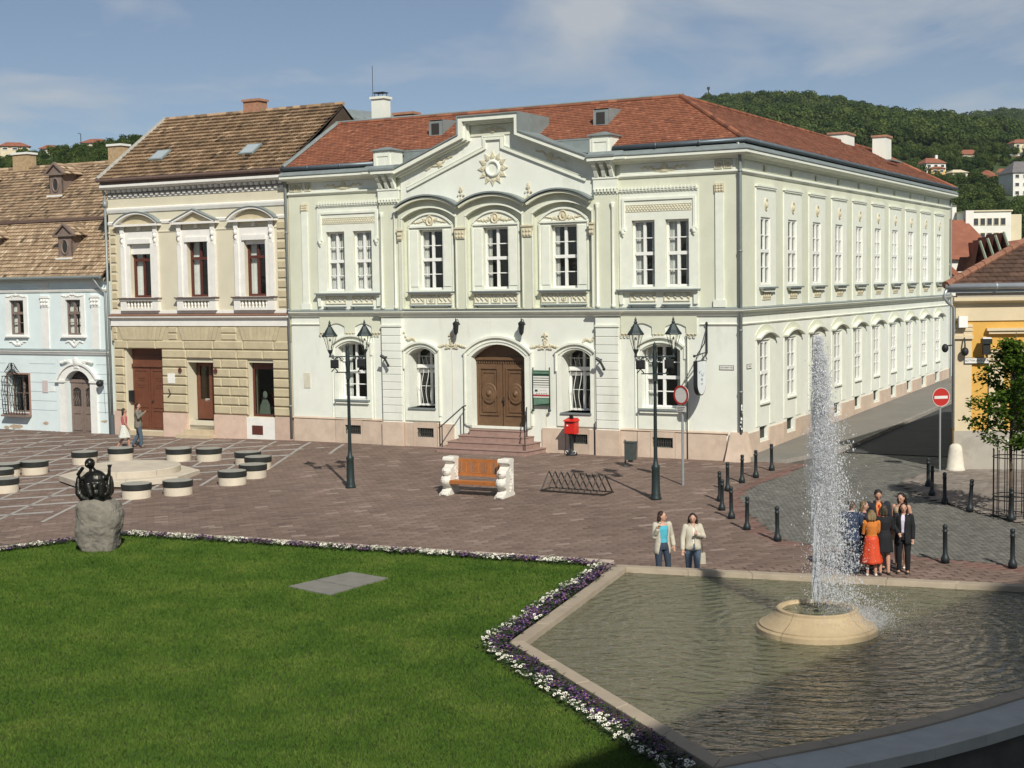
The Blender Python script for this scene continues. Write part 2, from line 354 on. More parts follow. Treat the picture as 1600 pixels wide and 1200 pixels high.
def ridge_caps(name, root, p, q, m, r=.11, step=.36):
    p = Vector(p); q = Vector(q); L_ = (q-p).length; d = (q-p)/L_; n = max(1, int(L_/step)); mb = MB()
    for i in range(n):
        a = p+d*(L_*i/n-.03); b = p+d*(L_*(i+1)/n); mb.tube([a, b], [r*rnd.uniform(.95, 1.08), r*.88], 8, 0, True, rnd.uniform(.1, .8))
    return mb.build(name, m, root)
def dentils(mb, a0, a1, z0, z1, d0, d1, pitch=.12, fill=.55):
    n = max(1, int((a1-a0)/pitch)); st = (a1-a0)/n
    for i in range(n): mb.box(a0+i*st+st*(1-fill)/2, a0+(i+1)*st-st*(1-fill)/2, d0, d1, z0, z1)

# ================================================================== large pale green corner building
B = thing('corner_building', 'large pale green corner building with gabled pediment, red tiled roof and long side wing', 'building', Lw(0, 0), ROT)
F = Frame(B, 0); SD = Frame(B, 0, 19.03)
CXW = (6.72, 9.55, 12.38)
GFS = [(2.3, 3.66), (15.4, 16.86)]; GFC = [(5.62, 6.80), (12.22, 13.38)]
UP = [(1.84, 2.72), (3.13, 4.01), (15.05, 15.93), (16.33, 17.21)]
# --- walls
holes = [arch(a, b, 1.75, 3.78, 4.0) for a, b in GFS]+[arch(a, b, 1.5, 3.55, 3.8) for a, b in GFC]+[arch(8.42, 10.7, .82, 3.48, 3.96)]
holes += [[(a, .36), (b, .36), (b, .72), (a, .72)] for a, b in ((2.57, 3.33), (5.95, 6.7), (12.5, 13.25), (15.79, 16.57))]
F.build(MB().plate([(0, 0), (19.03, 0), (19.03, 5.14), (0, 5.14)], holes, 0, .45), 'lower_front_wall', m_white)
holes = [[(a, 6.03), (b, 6.03), (b, 8.36), (a, 8.36)] for a, b in UP]+[[(c-.53, 6.03), (c+.53, 6.03), (c+.53, 8.31), (c-.53, 8.31)] for c in CXW]
F.build(MB().plate([(0, 5.14), (19.03, 5.14), (19.03, 10.6), (0, 10.6)], holes, 0, .45), 'upper_front_wall', m_green)
YW = [2.58+3.075*i for i in range(10)]
holes = [[(y-.5, 1.86), (y+.42, 1.86), (y+.42, 4.05), (y-.5, 4.05)] for y in YW]
vz = [(.55+.035*i*(1 if i < 6 else .8), 1.0+(.035*i if i < 6 else .03*i)) for i in range(10)]
holes += [[(y-.58, a+.06*0), (y+.26, a), (y+.26, b), (y-.58, b)] for y, (a, b) in zip(YW, vz) if y]
SD.build(MB().plate([(.45, -.3), (33, -.3), (33, 5.14), (.45, 5.14)], holes, 0, .45), 'lower_side_wall', m_white)
holes = [[(y-.52, 6.05), (y+.53, 6.05), (y+.53, 8.42), (y-.52, 8.42)] for y in YW]+[[(y-.12, 10.04), (y+.1, 10.04), (y+.1, 10.25), (y-.12, 10.25)] for y in YW]
SD.build(MB().plate([(.45, 5.14), (33, 5.14), (33, 10.6), (.45, 10.6)], holes, 0, .45), 'upper_side_wall', m_green)
mb = MB(); mb.box(.3, 18.2, 1.9, 2.0, 0, 10.4); mb.box(17.3, 17.4, 2.0, 32.8, 0, 10.4); F.build(mb, 'dark_room_backing', m_dark)  # added backing sheets, coloured near black so the rooms look unlit
mb = MB(); mb.box(0, .3, .45, 7.2, 0, 10.6); mb.box(0, 11.8, 7.0, 7.3, 0, 10.6); mb.box(11.6, 11.9, 7.3, 32.7, 0, 10.6); mb.box(11.6, 19.0, 32.7, 33.0, 0, 10.6); F.build(mb, 'rear_wall', m_green)
# --- plinth slabs
x = 0.05
k = 0
ps = [(.05, 2.1), (2.12, 2.5), (2.5, 3.42), (3.42, 3.72), (3.72, 4.4), (5.4, 5.78), (5.78, 6.86), (6.88, 7.62), (11.4, 12.36), (12.38, 13.3), (13.3, 13.6), (14.58, 15.2), (15.22, 15.72), (15.72, 16.66), (16.66, 17.1), (17.14, 18.55)]
for a, b in ps:
    hole = [h for h in ((2.57, 3.33), (5.95, 6.7), (12.5, 13.25), (15.79, 16.57)) if h[0] > a and h[1] < b]
    hs = [[(h[0], .36), (h[1], .36), (h[1], .72), (h[0], .72)] for h in hole]
    top = .9 if not hole else .93
    F.build(MB().plate([(a, -.1), (b-.012, -.1), (b-.012, top), (a, top)], hs, -.07-rnd.uniform(0, .012), .01), 'plinth_slab', m_plinth)
for h in ((2.57, 3.33), (5.95, 6.7), (12.5, 13.25), (15.79, 16.57)):
    mb = MB(); n = 9
    for i in range(n): mb.box(h[0]+(h[1]-h[0])*(i+.5)/n-.012, h[0]+(h[1]-h[0])*(i+.5)/n+.012, -.02, .005, .36, .72)
    mb.box(h[0], h[1], -.022, -.012, .53, .55); mb.box(h[0]-.02, h[1]+.02, .2, .25, .3, .8); F.build(mb, 'cellar_grille', m_vent)
sweep_plan(F, 'plinth_cap', [(0, .9), (.09, .93), (.09, .955), (0, 1.0)], [(0, 0), (4.45, 0)], m_plinth); sweep_plan(F, 'plinth_cap', [(0, .9), (.09, .93), (.09, .955), (0, 1.0)], [(14.55, 0), (18.6, 0)], m_plinth)
y = .55; i = 0
while y < 32.9:
    wd = rnd.uniform(1.2, 1.9); e = min(33, y+wd); b0 = .02*max(0, y-2); zt = .88+.012*y
    vs_ = [(YW[j]-.58, YW[j]+.26) for j in range(10)]
    hs = []
    for j, v in enumerate(vs_):
        if v[0] < e and v[1] > y:
            e = max(e, v[1]+.12) if v[0] > y else e
            hs = [j]
    ob_out = [(y, b0-.5), (e-.012, b0-.5), (e-.012, zt), (y, zt)]
    if hs:
        a_, b_ = vs_[hs[0]]; y0_, y1_ = vz[hs[0]]
        ob_out = [(y, b0-.5), (e-.012, b0-.5), (e-.012, zt), (min(b_+.14, e-.02), zt), (min(b_+.14, e-.02), y0_-.1), (max(a_-.14, y+.01), y0_-.1), (max(a_-.14, y+.01), zt), (y, zt)]
    SD.build(MB().plate(ob_out, [], -.05-rnd.uniform(0, .01), .01), 'plinth_slab', m_plinth); y = e
for yy, (a, b) in zip(YW, vz):
    SD.build(MB().box(yy-.58, yy+.26, .12, .16, a, b), 'cellar_vent', m_vent)
F.build(MB().add([(18.55, -.32, -.1), (19.35, -.32, -.1), (19.35, .55, -.1), (18.55, .55, -.1), (18.72, -.13, 1.0), (19.16, -.13, 1.0), (19.16, .38, 1.0), (18.72, .38, 1.0)], [(0, 1, 5, 4), (1, 2, 6, 5), (2, 3, 7, 6), (3, 0, 4, 7), (4, 5, 6, 7)]), 'corner_buttress', m_plinth)
# --- string course, second moulding, frieze moulding, cornice
wall_path = [(0, 0), (4.45, 0), (4.45, -.14), (5.35, -.14), (5.35, 0), (13.65, 0), (13.65, -.14), (14.55, -.14), (14.55, 0), (19.03, 0), (19.03, 33)]
sweep_plan(F, 'string_course', [(0, 5.0), (.07, 5.02), (.10, 5.1), (.17, 5.14), (.2, 5.18), (.2, 5.22), (0, 5.25)], wall_path, m_trim)
sweep_plan(F, 'string_course_flashing', [(-.005, 5.26), (.215, 5.228), (.215, 5.24), (-.005, 5.3)], wall_path, m_lead)
for seg in ([(0, 0), (1.42, 0)], [(17.6, 0), (19.03, 0), (19.03, 33)]):
    sweep_plan(F, 'ledge_moulding', [(0, 4.66), (.04, 4.68), (.06, 4.72), (0, 4.74)], seg, m_trim)
for seg in ([(0, 0), (4.45, 0)], [(14.55, 0), (19.03, 0), (19.03, 33)]):
    sweep_plan(F, 'frieze_moulding', [(0, 9.83), (.05, 9.85), (.09, 9.9), (.09, 9.95), (0, 9.98)], seg, m_trim)
cprof = [(0, 10.34), (.08, 10.36), (.12, 10.42), (.36, 10.46), (.42, 10.5), (.42, 10.6), (.0, 10.62)]
lprof = [(-.05, 10.63), (.45, 10.61), (.45, 10.64), (.3, 10.8), (-.05, 10.84)]
for seg in ([(-.12, 0), (4.4, 0), (4.4, -.14), (5.4, -.14)], [(13.6, -.14), (14.6, -.14), (14.6, 0), (19.03, 0), (19.03, 33.1)]):
    sweep_plan(F, 'cornice', cprof, seg, m_trim); sweep_plan(F, 'cornice_flashing', lprof, seg, m_lead)
gp = [(x_, -.3, 10.88) for x_ in (-.3, 1, 2.4, 3.6, 4.4)]
mb = MB()
def gut(mb, pts, r=.085):
    mb.tube(pts, r, 10)
    for a, b in zip(pts[:-1], pts[1:]):
        a = Vector(a); b = Vector(b); L_ = (b-a).length; n = max(1, int(L_/1.5))
        for i in range(1, n): c = a+(b-a)*i/n; d = (b-a).normalized()*.025; mb.tube([c-d, c+d], r*1.16, 10)
gut(mb, [(-.3, -.33, 10.9), (4.38, -.33, 10.9)]); F.build(mb, 'gutter', m_gutter, smooth=True)
mb = MB(); gut(mb, [(14.5, -.33, 10.9), (19.36, -.33, 10.92), (19.36, 33.2, 10.92)]); F.build(mb, 'gutter', m_gutter, smooth=True)
# --- frieze ornaments (front)
for a, b, ros in ((.1, 4.4, (.25, .58, 1.0)), (14.6, 18.9, (18.65, 18.3, 17.9))):
    F.build(MB().plate([(a, 9.99), (b, 9.99), (b, 10.33), (a, 10.33)], [], -.012, .0), 'frieze_field', m_white)
    for r_ in ros[:2] if a > 5 else ros:
        mb = MB(); mb.plate([(r_-.14, 10.01), (r_+.14, 10.01), (r_+.14, 10.31), (r_-.14, 10.31)], [[(r_-.11, 10.04), (r_+.11, 10.04), (r_+.11, 10.28), (r_-.11, 10.28)]], -.06, 0)
        for q in range(8): mb.ell((r_+.06*math.cos(q*.785), -.025, 10.16+.06*math.sin(q*.785)), (.03, .02, .03), 6, 4)
        mb.ell((r_, -.03, 10.16), (.035, .025, .035), 6, 4); F.build(mb, 'frieze_rosette', m_relief)
    c = (a+b)/2+(.45 if a < 5 else -.45); mb = MB(); relief(mb, c, 10.16, 1.7, .22, -.02, 12, 3); mb.lathe([(.13, -.05), (.15, -.02), (.13, 0)], 0, 0, 12); F.build(MB(), 'x', m_relief) if 0 else None
    n = len(mb.v)-36; mb.v[n:] = [(c+p[0], p[2]-.01, 10.16+p[1]) for p in mb.v[n:]]; F.build(mb, 'frieze_medallion', m_relief)
# side frieze panels
for i in range(11):
    a = YW[i-1]+.22 if i else .5; b = YW[i]-.24 if i < 10 else 32.8
    SD.build(MB().plate([(a, 10.02), (b, 10.02), (b, 10.27), (a, 10.27)], [], -.02, 0), 'frieze_panel', m_trim)
# --- pilasters at the ends
for a in (.65, 18.18):
    F.build(MB().box(a, a+.29, -.055, 0, 5.55, 9.22), 'pilaster', m_trim)
    F.build(MB().box(a-.08, a+.37, -.08, 0, 5.3, 5.55), 'pilaster_base', m_trim)
    mb = MB(); mb.box(a-.02, a+.31, -.07, 0, 9.22, 9.52)
    for i in range(3):
        for j in range(3): mb.ell((a+.05+.1*i, -.075, 9.28+.09*j), (.045, .03, .04), 6, 4)
    F.build(mb, 'pilaster_capital', m_relief)
# --- side bays
for bx0, wins in ((1.42, UP[:2]), (14.58, UP[2:])):
    bx1 = bx0+2.98; e = .04
    F.build(MB().plate([(bx0, 5.3), (bx1, 5.3), (bx1, 9.38), (bx0, 9.38)], [[(a, 6.03), (b, 6.03), (b, 8.36), (a, 8.36)] for a, b in wins], -e, 0), 'window_surround', m_trim)
    mb = MB(); mb.box(bx0, bx1, -.1, -.01, 9.38, 9.44); dentils(mb, bx0+.02, bx1-.02, 9.44, 9.53, -.13, -.01, .13, .5)
    dentils(mb, bx0+.08, bx1+.02, 9.33, 9.39, -.08, -.03, .13, .45); F.build(mb, 'dentil_row', m_trim)
    mb = MB(); mb.band([(bx0+.16, 8.08), (bx0+.16, 9.1), (bx1-.14, 9.1), (bx1-.14, 8.08)], .09, -.085, -.03); F.build(mb, 'hood_moulding', m_trim)
    for c in (bx0+.16, bx1-.14):
        mb = MB(); mb.box(c-.09, c+.09, -.13, -.03, 8.0, 8.08); mb.ell((c, -.09, 7.95), (.075, .06, .1), 8, 6); mb.ell((c, -.08, 7.84), (.035, .03, .05), 6, 4); F.build(mb, 'hood_console', m_trim)
    mb = MB(); n = 22; w_ = 2.46/n
    for i in range(n):
        c = bx0+.27+w_*(i+.5)
        mb.tube([(c-w_*.5, -.05, 8.7), (c+w_*.5, -.05, 8.86)], .022, 5); mb.tube([(c-w_*.5, -.045, 8.86), (c+w_*.5, -.045, 8.7)], .018, 5)
    mb.box(bx0+.26, bx0+2.74, -.055, -.035, 8.655, 8.675); mb.box(bx0+.26, bx0+2.74, -.055, -.035, 8.88, 8.9); F.build(mb, 'braid_relief_band', m_relief)
    F.build(MB().box(bx0-.07, bx1+.06, -.26, .1, 5.9, 5.945), 'sill_flashing', m_lead)
    mb = MB(); mb.box(bx0-.03, bx1+.02, -.2, -.03, 5.83, 5.9); mb.prism([(bx0-.02, 5.83), (bx0+.14, 5.83), (bx0+.14, 5.42), (bx0+.02, 5.42)], -.12, -.02); mb.prism([(bx1-.16, 5.83), (bx1+.02, 5.83), (bx1-.02, 5.42), (bx1-.16, 5.42)], -.12, -.02); F.build(mb, 'sill', m_trim)
    for a, b in wins:
        mb = MB(); mb.plate([(a-.07, 5.51), (b+.03, 5.51), (b+.03, 5.82), (a-.07, 5.82)], [[(a-.03, 5.54), (b-.01, 5.54), (b-.01, 5.79), (a-.03, 5.79)]], -.075, -.03)
        for i in range(4):
            c = a+.1+(b-a-.14)*i/3
            mb.ell((c, -.05, 5.665), (.085, .03, .04), 7, 4, M=Matrix.Rotation(.9, 3, 'Y')); mb.ell((c+.05, -.055, 5.62), (.03, .03, .03), 6, 4); mb.ell((c-.04, -.05, 5.72), (.04, .03, .025), 6, 4)
        F.build(mb, 'relief_panel', m_relief)
        mb = MB(); mb.box(a-.12, b+.05, -.15, -.03, 5.38, 5.42); mb.box(a-.08, a-.02, -.12, -.03, 5.31, 5.38); mb.box(b-.03, b+.03, -.12, -.03, 5.31, 5.38); F.build(mb, 'apron_shelf', m_lead)
        window(F, a, b, 6.03, 8.36, .12, curtain=1.15 if bx0 < 5 else .7)
    # apron with scalloped lower edge below the string course
    c = bx0+1.47; pts = [(bx0+.02, 5.0), (bx0+.02, 4.36), (bx0+.4, 4.36), (bx0+.4, 4.62)]
    pts += [(c-1.03+.78*i/8, 4.62+.13*math.sin(math.pi*i/8)) for i in range(9)]+[(c-.25, 4.36), (c+.25, 4.36)]
    pts += [(c+.25+.78*i/8, 4.62+.13*math.sin(math.pi*i/8)) for i in range(9)]+[(c+1.05, 4.36), (bx1-.08, 4.36), (bx1-.08, 5.0)]
    F.build(MB().plate(pts, [], -.05, 0), 'scalloped_apron', m_green)
    for cc in (bx0+.21, c, bx1-.28):
        mb = MB()
        for i in range(3): mb.tube([(cc-.14+.14*i+.055*math.cos(t), -.07, 4.33+.05*math.sin(t)) for t in np.linspace(.4, 5.2, 9)], .017, 5)
        F.build(mb, 'curl_ornament', m_relief)
for (a, b) in GFS:
    c = (a+b)/2; F.build(MB().plate(arch(c-.88, c+.88, 1.0, 3.92, 4.24), [arch(a, b, 1.75, 3.78, 4.0)], -.06, 0), 'window_surround', m_trim)
    mb = MB(); mb.band(arc(c-.9, c+.9, 3.94, 4.27), .07, -.16, 0); mb.band([(c-.9, 3.5), (c-.9, 3.94)], .05, -.1, 0); mb.band([(c+.9, 3.94), (c+.9, 3.5)], .05, -.1, 0); mb.band(arc(c-.74, c+.74, 3.83, 4.08), .035, -.11, -.05); F.build(mb, 'arch_moulding', m_trim)
    F.build(MB().box(c-.82, c+.82, -.2, .1, 1.68, 1.74), 'sill_flashing', m_lead); F.build(MB().box(c-.78, c+.78, -.15, -.05, 1.58, 1.68), 'sill', m_trim)
    window(F, a+.02, b-.02, 1.76, 3.98, .26, rows=((0, .24), (.24, .48), (.48, .74), (.74, 1)), thick=(.48,), curtain=.55)
    [F.build(MB().band([(c+e_, .95), (c+e_, 4.3)], .02, -.03, 0), 'panel_edge', m_trim) for e_ in (-1.0, .99)]
for (a, b) in GFC:
    c = (a+b)/2; F.build(MB().plate(arch(c-.78, c+.78, 1.0, 3.72, 4.0), [arch(a, b, 1.5, 3.55, 3.8)], -.06, 0), 'window_surround', m_trim)
    mb = MB(); mb.band(arc(c-.8, c+.8, 3.72, 4.02), .07, -.16, 0); mb.band([(c-.8, 3.0), (c-.8, 3.72)], .05, -.1, 0); mb.band([(c+.8, 3.72), (c+.8, 1.2)], .05, -.1, 0); mb.band(arc(c-.66, c+.66, 3.62, 3.88), .035, -.1, -.05); F.build(mb, 'arch_moulding', m_trim)
    F.build(MB().plate(arch(a-.04, b+.04, 1.46, 3.55, 3.84), [arch(a, b, 1.5, 3.55, 3.8)], .45, .72), 'deep_reveal', m_white)
    F.build(MB().box(c-.62, c+.62, -.12, .68, 1.44, 1.5), 'sill_flashing', m_lead)
    window(F, a-.02, b+.02, 1.52, 3.8, .66, rows=((0, .6), (.6, 1)), thick=(.6,))
    mb = MB(); n = 6                                              # wavy wrought-iron grille
    for i in range(n):
        xx = a+.06+(b-a-.12)*i/(n-1)
        mb.tube([(xx+.035*math.sin(t*9+i), .5-.05*math.sin(t*6.28), 1.53+1.95*t) for t in np.linspace(0, 1, 22)], .011, 5)
    for zz_ in (1.56, 2.3, 3.0, 3.46): mb.tube([(a+.02, .5, zz_), (b-.02, .5, zz_)], .011, 5)
    mb.box(a+.05, b-.05, .49, .51, 3.02, 3.14); F.build(mb, 'iron_grille', m_frame)
# --- projecting piers
for x0 in (4.45, 13.65):
    x1 = x0+.9
    F.build(MB().box(x0, x1, -.14, 0, 5.28, 9.86), 'pier', m_green)
    F.build(MB().box(x0, x1, -.14, 0, -.2, 4.98), 'pier', m_white)
    F.build(MB().box(x0-.02, x1+.02, -.2, 0, -.2, .92), 'plinth_slab', m_plinth)
    zb = .97
    for i in range(12):
        h_ = .3; F.build(MB().pillow(x0+.01, x1+.005, -.172, -.13, zb+.008, zb+h_-.008, .012), 'rusticated_block', m_white); zb += h_
    F.build(MB().box(x0-.01, x1+.03, -.2, -.1, 4.62, 4.7), 'pier_band', m_trim)
    for cx_ in (x0+.12, x1-.17):
        mb = MB(); mb.lathe([(.075, 5.3), (.075, 5.4), (.055, 5.45), (.05, 8.85), (.07, 8.88), (.06, 8.92), (.085, 8.98), (.085, 9.02)], 0, 0, 12); mb.v = [(cx_+p[0], -.17+p[1], p[2]) for p in mb.v]; F.build(mb, 'slender_column', m_trim, smooth=True)
    mb = MB(); dentils(mb, x0+.0, x1+.03, 9.4, 9.5, -.23, -.13, .12, .5); dentils(mb, x0+.05, x1+.08, 9.33, 9.39, -.18, -.13, .12, .45); mb.box(x0-.02, x1+.03, -.2, -.13, 9.5, 9.53); F.build(mb, 'dentil_row', m_trim)
    F.build(MB().box(x0-.02, x1+.02, -.17, -.1, 9.53, 9.88), 'pier_panel', m_trim)
    for i in range(3):
        c = x0+.13+.3*i; mb = MB(); mb.prism([(-.16, 9.92), (-.22, 9.94), (-.3, 10.1), (-.34, 10.2), (-.46, 10.3), (-.5, 10.42), (-.5, 10.46), (-.1, 10.46), (-.1, 9.92)], c-.07, c+.07, axis='x')
        mb.box(c-.1, c+.1, -.54, -.1, 10.40, 10.455); mb.ell((c, -.4, 10.34), (.075, .07, .07), 8, 5); F.build(mb, 'corbel', m_trim)
    F.build(MB().box(x0-.04, x1+.04, -.2, 0, 9.86, 9.93), 'pier_band', m_trim)
    mb = MB(); mb.box(x0-.06, x1+.06, -.6, -.1, 10.47, 10.6); F.build(mb, 'cornice_block', m_trim); F.build(MB().box(x0-.1, x1+.1, -.64, .2, 10.605, 10.68), 'cornice_flashing', m_lead)
    px0, px1 = (x0-.02, x0+.82) if x0 < 9 else (x0-.02, x0+.80)
    mb = MB(); mb.box(px0, px1, -.4, .35, 10.68, 11.36); mb.plate([(px0+.08, 10.75), (px1-.08, 10.75), (px1-.08, 11.28), (px0+.08, 11.28)], [[(px0+.16, 10.75+.03), (px1-.16, 10.78), (px1-.16, 11.14), (px0+.16, 11.14)]], -.425, -.4); F.build(mb, 'parapet_pedestal', m_trim)
    c = (px0+px1)/2; F.build(MB().add([(px0-.07, -.48, 11.36), (px1+.07, -.48, 11.36), (px1+.07, .42, 11.36), (px0-.07, .42, 11.36), (px0-.07, -.48, 11.4), (px1+.07, -.48, 11.4), (px1+.07, .42, 11.4), (px0-.07, .42, 11.4), (c, -.03, 11.54)], [(0, 1, 2, 3), (0, 1, 5, 4), (1, 2, 6, 5), (2, 3, 7, 6), (3, 0, 4, 7), (4, 5, 8), (5, 6, 8), (6, 7, 8), (7, 4, 8)]), 'pedestal_cap', m_lead)
# --- pediment
C0 = 9.54; hw = 4.12
ped = [(C0-hw, 9.12), (C0+hw, 9.12), (C0+hw, 10.52), (C0+1.17, 11.66), (C0+1.17, 12.33), (C0-1.17, 12.33), (C0-1.17, 11.66), (C0-hw, 10.52)]
F.build(MB().plate(ped, [], -.06, .5), 'pediment_wall', m_white)
rake = [(C0-hw-.05, 10.46), (C0-1.13, 11.63), (C0-1.13, 12.25), (C0+1.13, 12.25), (C0+1.13, 11.63), (C0+hw+.05, 10.46)]
mb = MB(); mb.band(rake, .16, -.5, 0, off=.05); mb.band(rake, .08, -.36, 0, off=-.06); mb.band(rake, .05, -.22, 0, off=-.13); F.build(mb, 'raking_cornice', m_trim)
mb = MB(); mb.band(rake, .045, -.55, 1.9, off=.155); F.build(mb, 'pediment_roof', m_lead)
inner = [(C0-3.78, 9.86), (C0-.36, 11.22), (C0-.36, 11.56), (C0+.36, 11.56), (C0+.36, 11.22), (C0+3.78, 9.86)]
mb = MB(); mb.band(inner, .09, -.14, -.05); mb.band(inner, .04, -.1, -.05, off=.1); F.build(mb, 'pediment_moulding', m_trim)
mb = MB(); mb.plate([(C0-.95, 11.68), (C0+.95, 11.68), (C0+.95, 12.08), (C0-.95, 12.08)], [], -.1, -.05); F.build(mb, 'pediment_attic_panel', m_green)
mb = MB(); relief(mb, C0, 11.86, 1.0, .25, -.12, 10, 5, .03); F.build(mb, 'attic_ornament', m_relief)
for sg in (-1, 1):
    cx_ = C0+sg*2.35; cz_ = 10.78; mb = MB(); relief(mb, 0, 0, 1.25, .2, 0, 10, 4, .03); an = -sg*.37
    mb.ell((0, 0, 0), (.14, .05, .14), 10, 6); mb.xf(Matrix.Translation((cx_, -.08, cz_)) @ Matrix.Rotation(an if sg > 0 else an, 4, 'Y') if 0 else Matrix.Translation((cx_, -.08, cz_)) @ Matrix.Rotation(sg*.38, 4, 'Y')); F.build(mb, 'rake_ornament', m_relief)
mb = MB(); mb.lathe([(.2, 0), (.2, .05), (.24, .09), (.29, .09), (.33, .04), (.33, 0)], 0, 0, 28); mb.lathe([(0, .02), (.2, .02)], 0, 0, 28, caps=False); mb.v = [(C0-.04+p[0], -.06-p[2], 10.47+p[1]) for p in mb.v]; F.build(mb, 'sun_ring', m_trim, smooth=True)
for i in range(12):
    a = math.pi*2*i/12+math.pi/2; mb = MB(); ca, sa = math.cos(a), math.sin(a)
    def pp(r, t): return (C0-.04+ca*r-sa*t, 10.47+sa*r+ca*t)
    mb.prism([pp(.36, -.05), pp(.44, -.1), pp(.52, -.055), pp(.64, 0), pp(.52, .055), pp(.44, .1), pp(.36, .05)], -.1, -.05); q = pp(.44, 0); mb.ell((q[0], -.1, q[1]), (.05, .02, .05), 6, 4); F.build(mb, 'sun_ray', m_relief)
# --- triple arcade around the centre windows
VX = [5.36, 8.12, 10.98, 13.64]; hood = []
for i in range(3):
    a_ = arc(VX[i], VX[i+1], 9.14, 9.56, 14); hood += a_ if i == 0 else a_[1:]
outer = [(5.36, 5.28), (13.64, 5.28)]+list(reversed(hood))
ah = [arch(c-1.18, c+1.2, 5.32, 8.72, 9.11, 14) for c in CXW]
F.build(MB().plate(outer, ah, -.2, 0), 'arcade_wall', m_green)
for i in range(3):
    mb = MB(); mb.band(arc(VX[i]+.01, VX[i+1]-.01, 9.14, 9.56, 16), .06, -.5, -.05, off=.03); F.build(mb, 'arch_hood', m_lead)
    mb = MB(); mb.band(arc(VX[i]+.03, VX[i+1]-.03, 9.12, 9.53, 16), .09, -.42, -.19, off=-.05); F.build(mb, 'arch_hood_moulding', m_green)
    c = CXW[i]; mb = MB(); mb.band(arc(c-1.18, c+1.2, 8.72, 9.11, 16), .06, -.24, -.19, off=.04); mb.band([(c-1.2, 5.32), (c-1.2, 8.72)], .045, -.225, -.19); mb.band([(c+1.22, 8.72), (c+1.22, 5.32)], .045, -.225, -.19); F.build(mb, 'arcade_moulding', m_trim)
    F.build(MB().plate(arch(c-.98, c+.98, 5.94, 8.5, 8.93, 14), [[(c-.53, 6.03), (c+.53, 6.03), (c+.53, 8.31), (c-.53, 8.31)]], -.05, 0), 'window_surround', m_trim)
    mb = MB(); mb.band(arc(c-.96, c+.96, 8.5, 8.91, 14), .07, -.11, -.04); mb.box(c-.98, c+.98, -.11, -.04, 8.39, 8.45)
    for sg in (-1, 1): mb.box(c+sg*.74-.16, c+sg*.74+.16, -.075, -.04, 6.15, 8.28); mb.box(c+sg*.98-.03, c+sg*.98+.03, -.09, -.04, 5.95, 8.4)
    F.build(mb, 'surround_moulding', m_trim)
    mb = MB(); relief(mb, c, 8.6, 1.5, .2, -.06, 12, 6+i, .03); F.build(mb, 'tympanum_relief', m_relief)
    mb = MB(); mb.lathe([(.16, 0), (.18, .04), (.15, .06), (.12, .03), (0, .02)], 0, 0, 18, caps=False); mb.ell((0.01, 0, .04), (.06, .09, .04), 7, 5); mb.v = [(c+p[0]*.92, -.07-p[2], 8.64+p[1]*1.15) for p in mb.v]; F.build(mb, 'tympanum_medallion', m_relief)
    F.build(MB().box(c-1.0, c+1.0, -.28, .1, 5.92, 5.96), 'sill_flashing', m_lead); F.build(MB().box(c-.97, c+.97, -.22, -.03, 5.85, 5.92), 'sill', m_trim)
    F.build(MB().box(c-.95, c+.95, -.08, 0, 5.34, 5.85), 'apron', m_trim)
    for p0, p1 in ((-.92, -.3), (-.2, .2), (.3, .92)):
        mb = MB(); mb.plate([(c+p0, 5.5), (c+p1, 5.5), (c+p1, 5.83), (c+p0, 5.83)], [[(c+p0+.03, 5.53), (c+p1-.03, 5.53), (c+p1-.03, 5.8), (c+p0+.03, 5.8)]], -.11, -.08)
        if p1-p0 > .5:
            for i_ in range(3):
                cc = c+p0+.12+.19*i_; mb.ell((cc, -.09, 5.67), (.09, .03, .04), 7, 4, M=Matrix.Rotation(.9, 3, 'Y')); mb.ell((cc+.06, -.1, 5.61), (.03, .03, .03), 6, 4); mb.ell((cc-.03, -.09, 5.75), (.04, .02, .025), 6, 4)
        else:
            mb.tube([(c+.09*math.cos(t), -.1, 5.665+.09*math.sin(t)) for t in np.linspace(0, 6.28, 15)], .016, 5); mb.ell((c, -.1, 5.665), (.04, .03, .04), 7, 4)
        F.build(mb, 'relief_panel', m_relief)
    mb = MB(); mb.box(c-.93, c+.93, -.2, -.07, 5.40, 5.44); mb.box(c-.85, c-.78, -.16, -.07, 5.33, 5.4); mb.box(c+.78, c+.85, -.16, -.07, 5.33, 5.4); F.build(mb, 'apron_shelf', m_lead)
    window(F, c-.53, c+.53, 6.03, 8.31, .14, curtain=.45 if i == 0 else .35)
for c, wd in ((5.44, .2), (8.12, .42), (10.97, .42), (13.57, .16)):
    mb = MB(); mb.box(c-wd/2-.03, c+wd/2+.05, -.29, -.19, 8.28, 8.34); mb.prism([(c-wd/2, 7.92), (c+wd/2, 7.92), (c+wd/2+.04, 8.28), (c-wd/2-.02, 8.28)], -.25, -.19)
    for j in range(2):
        for i in range(3): mb.ell((c-wd*.3+wd*.3*i, -.26, 8.0+.14*j), (.05, .03, .055), 6, 4)
    F.build(mb, 'arcade_capital', m_relief)
for c in (8.12, 10.98):
    mb = MB(); spray(mb, c, 9.5, 1.25, .8, -.1, 3); spray(mb, c, 9.45, .7, .75, -.1, 8); F.build(mb, 'flower_relief', m_relief)
for c in (7.55, 11.55):
    mb = MB(); spray(mb, c, 4.12, 1.2, .62, -.03, 5); spray(mb, c, 4.05, .6, .6, -.03, 9); F.build(mb, 'flower_relief', m_relief); F.build(MB().box(c-.008, c+.008, -.012, 0, .95, 3.8), 'wall_seam', m_relief)
for c, sg in ((5.42, 1), (13.6, -1)):
    mb = MB()
    for t in np.linspace(0, 1, 9): mb.ell((c+sg*.5*t, -.03, 4.05+.35*(1-t)**2-.1*math.sin(t*6)), (.05, .03, .05), 6, 4)
    F.build(mb, 'corner_relief', m_relief)
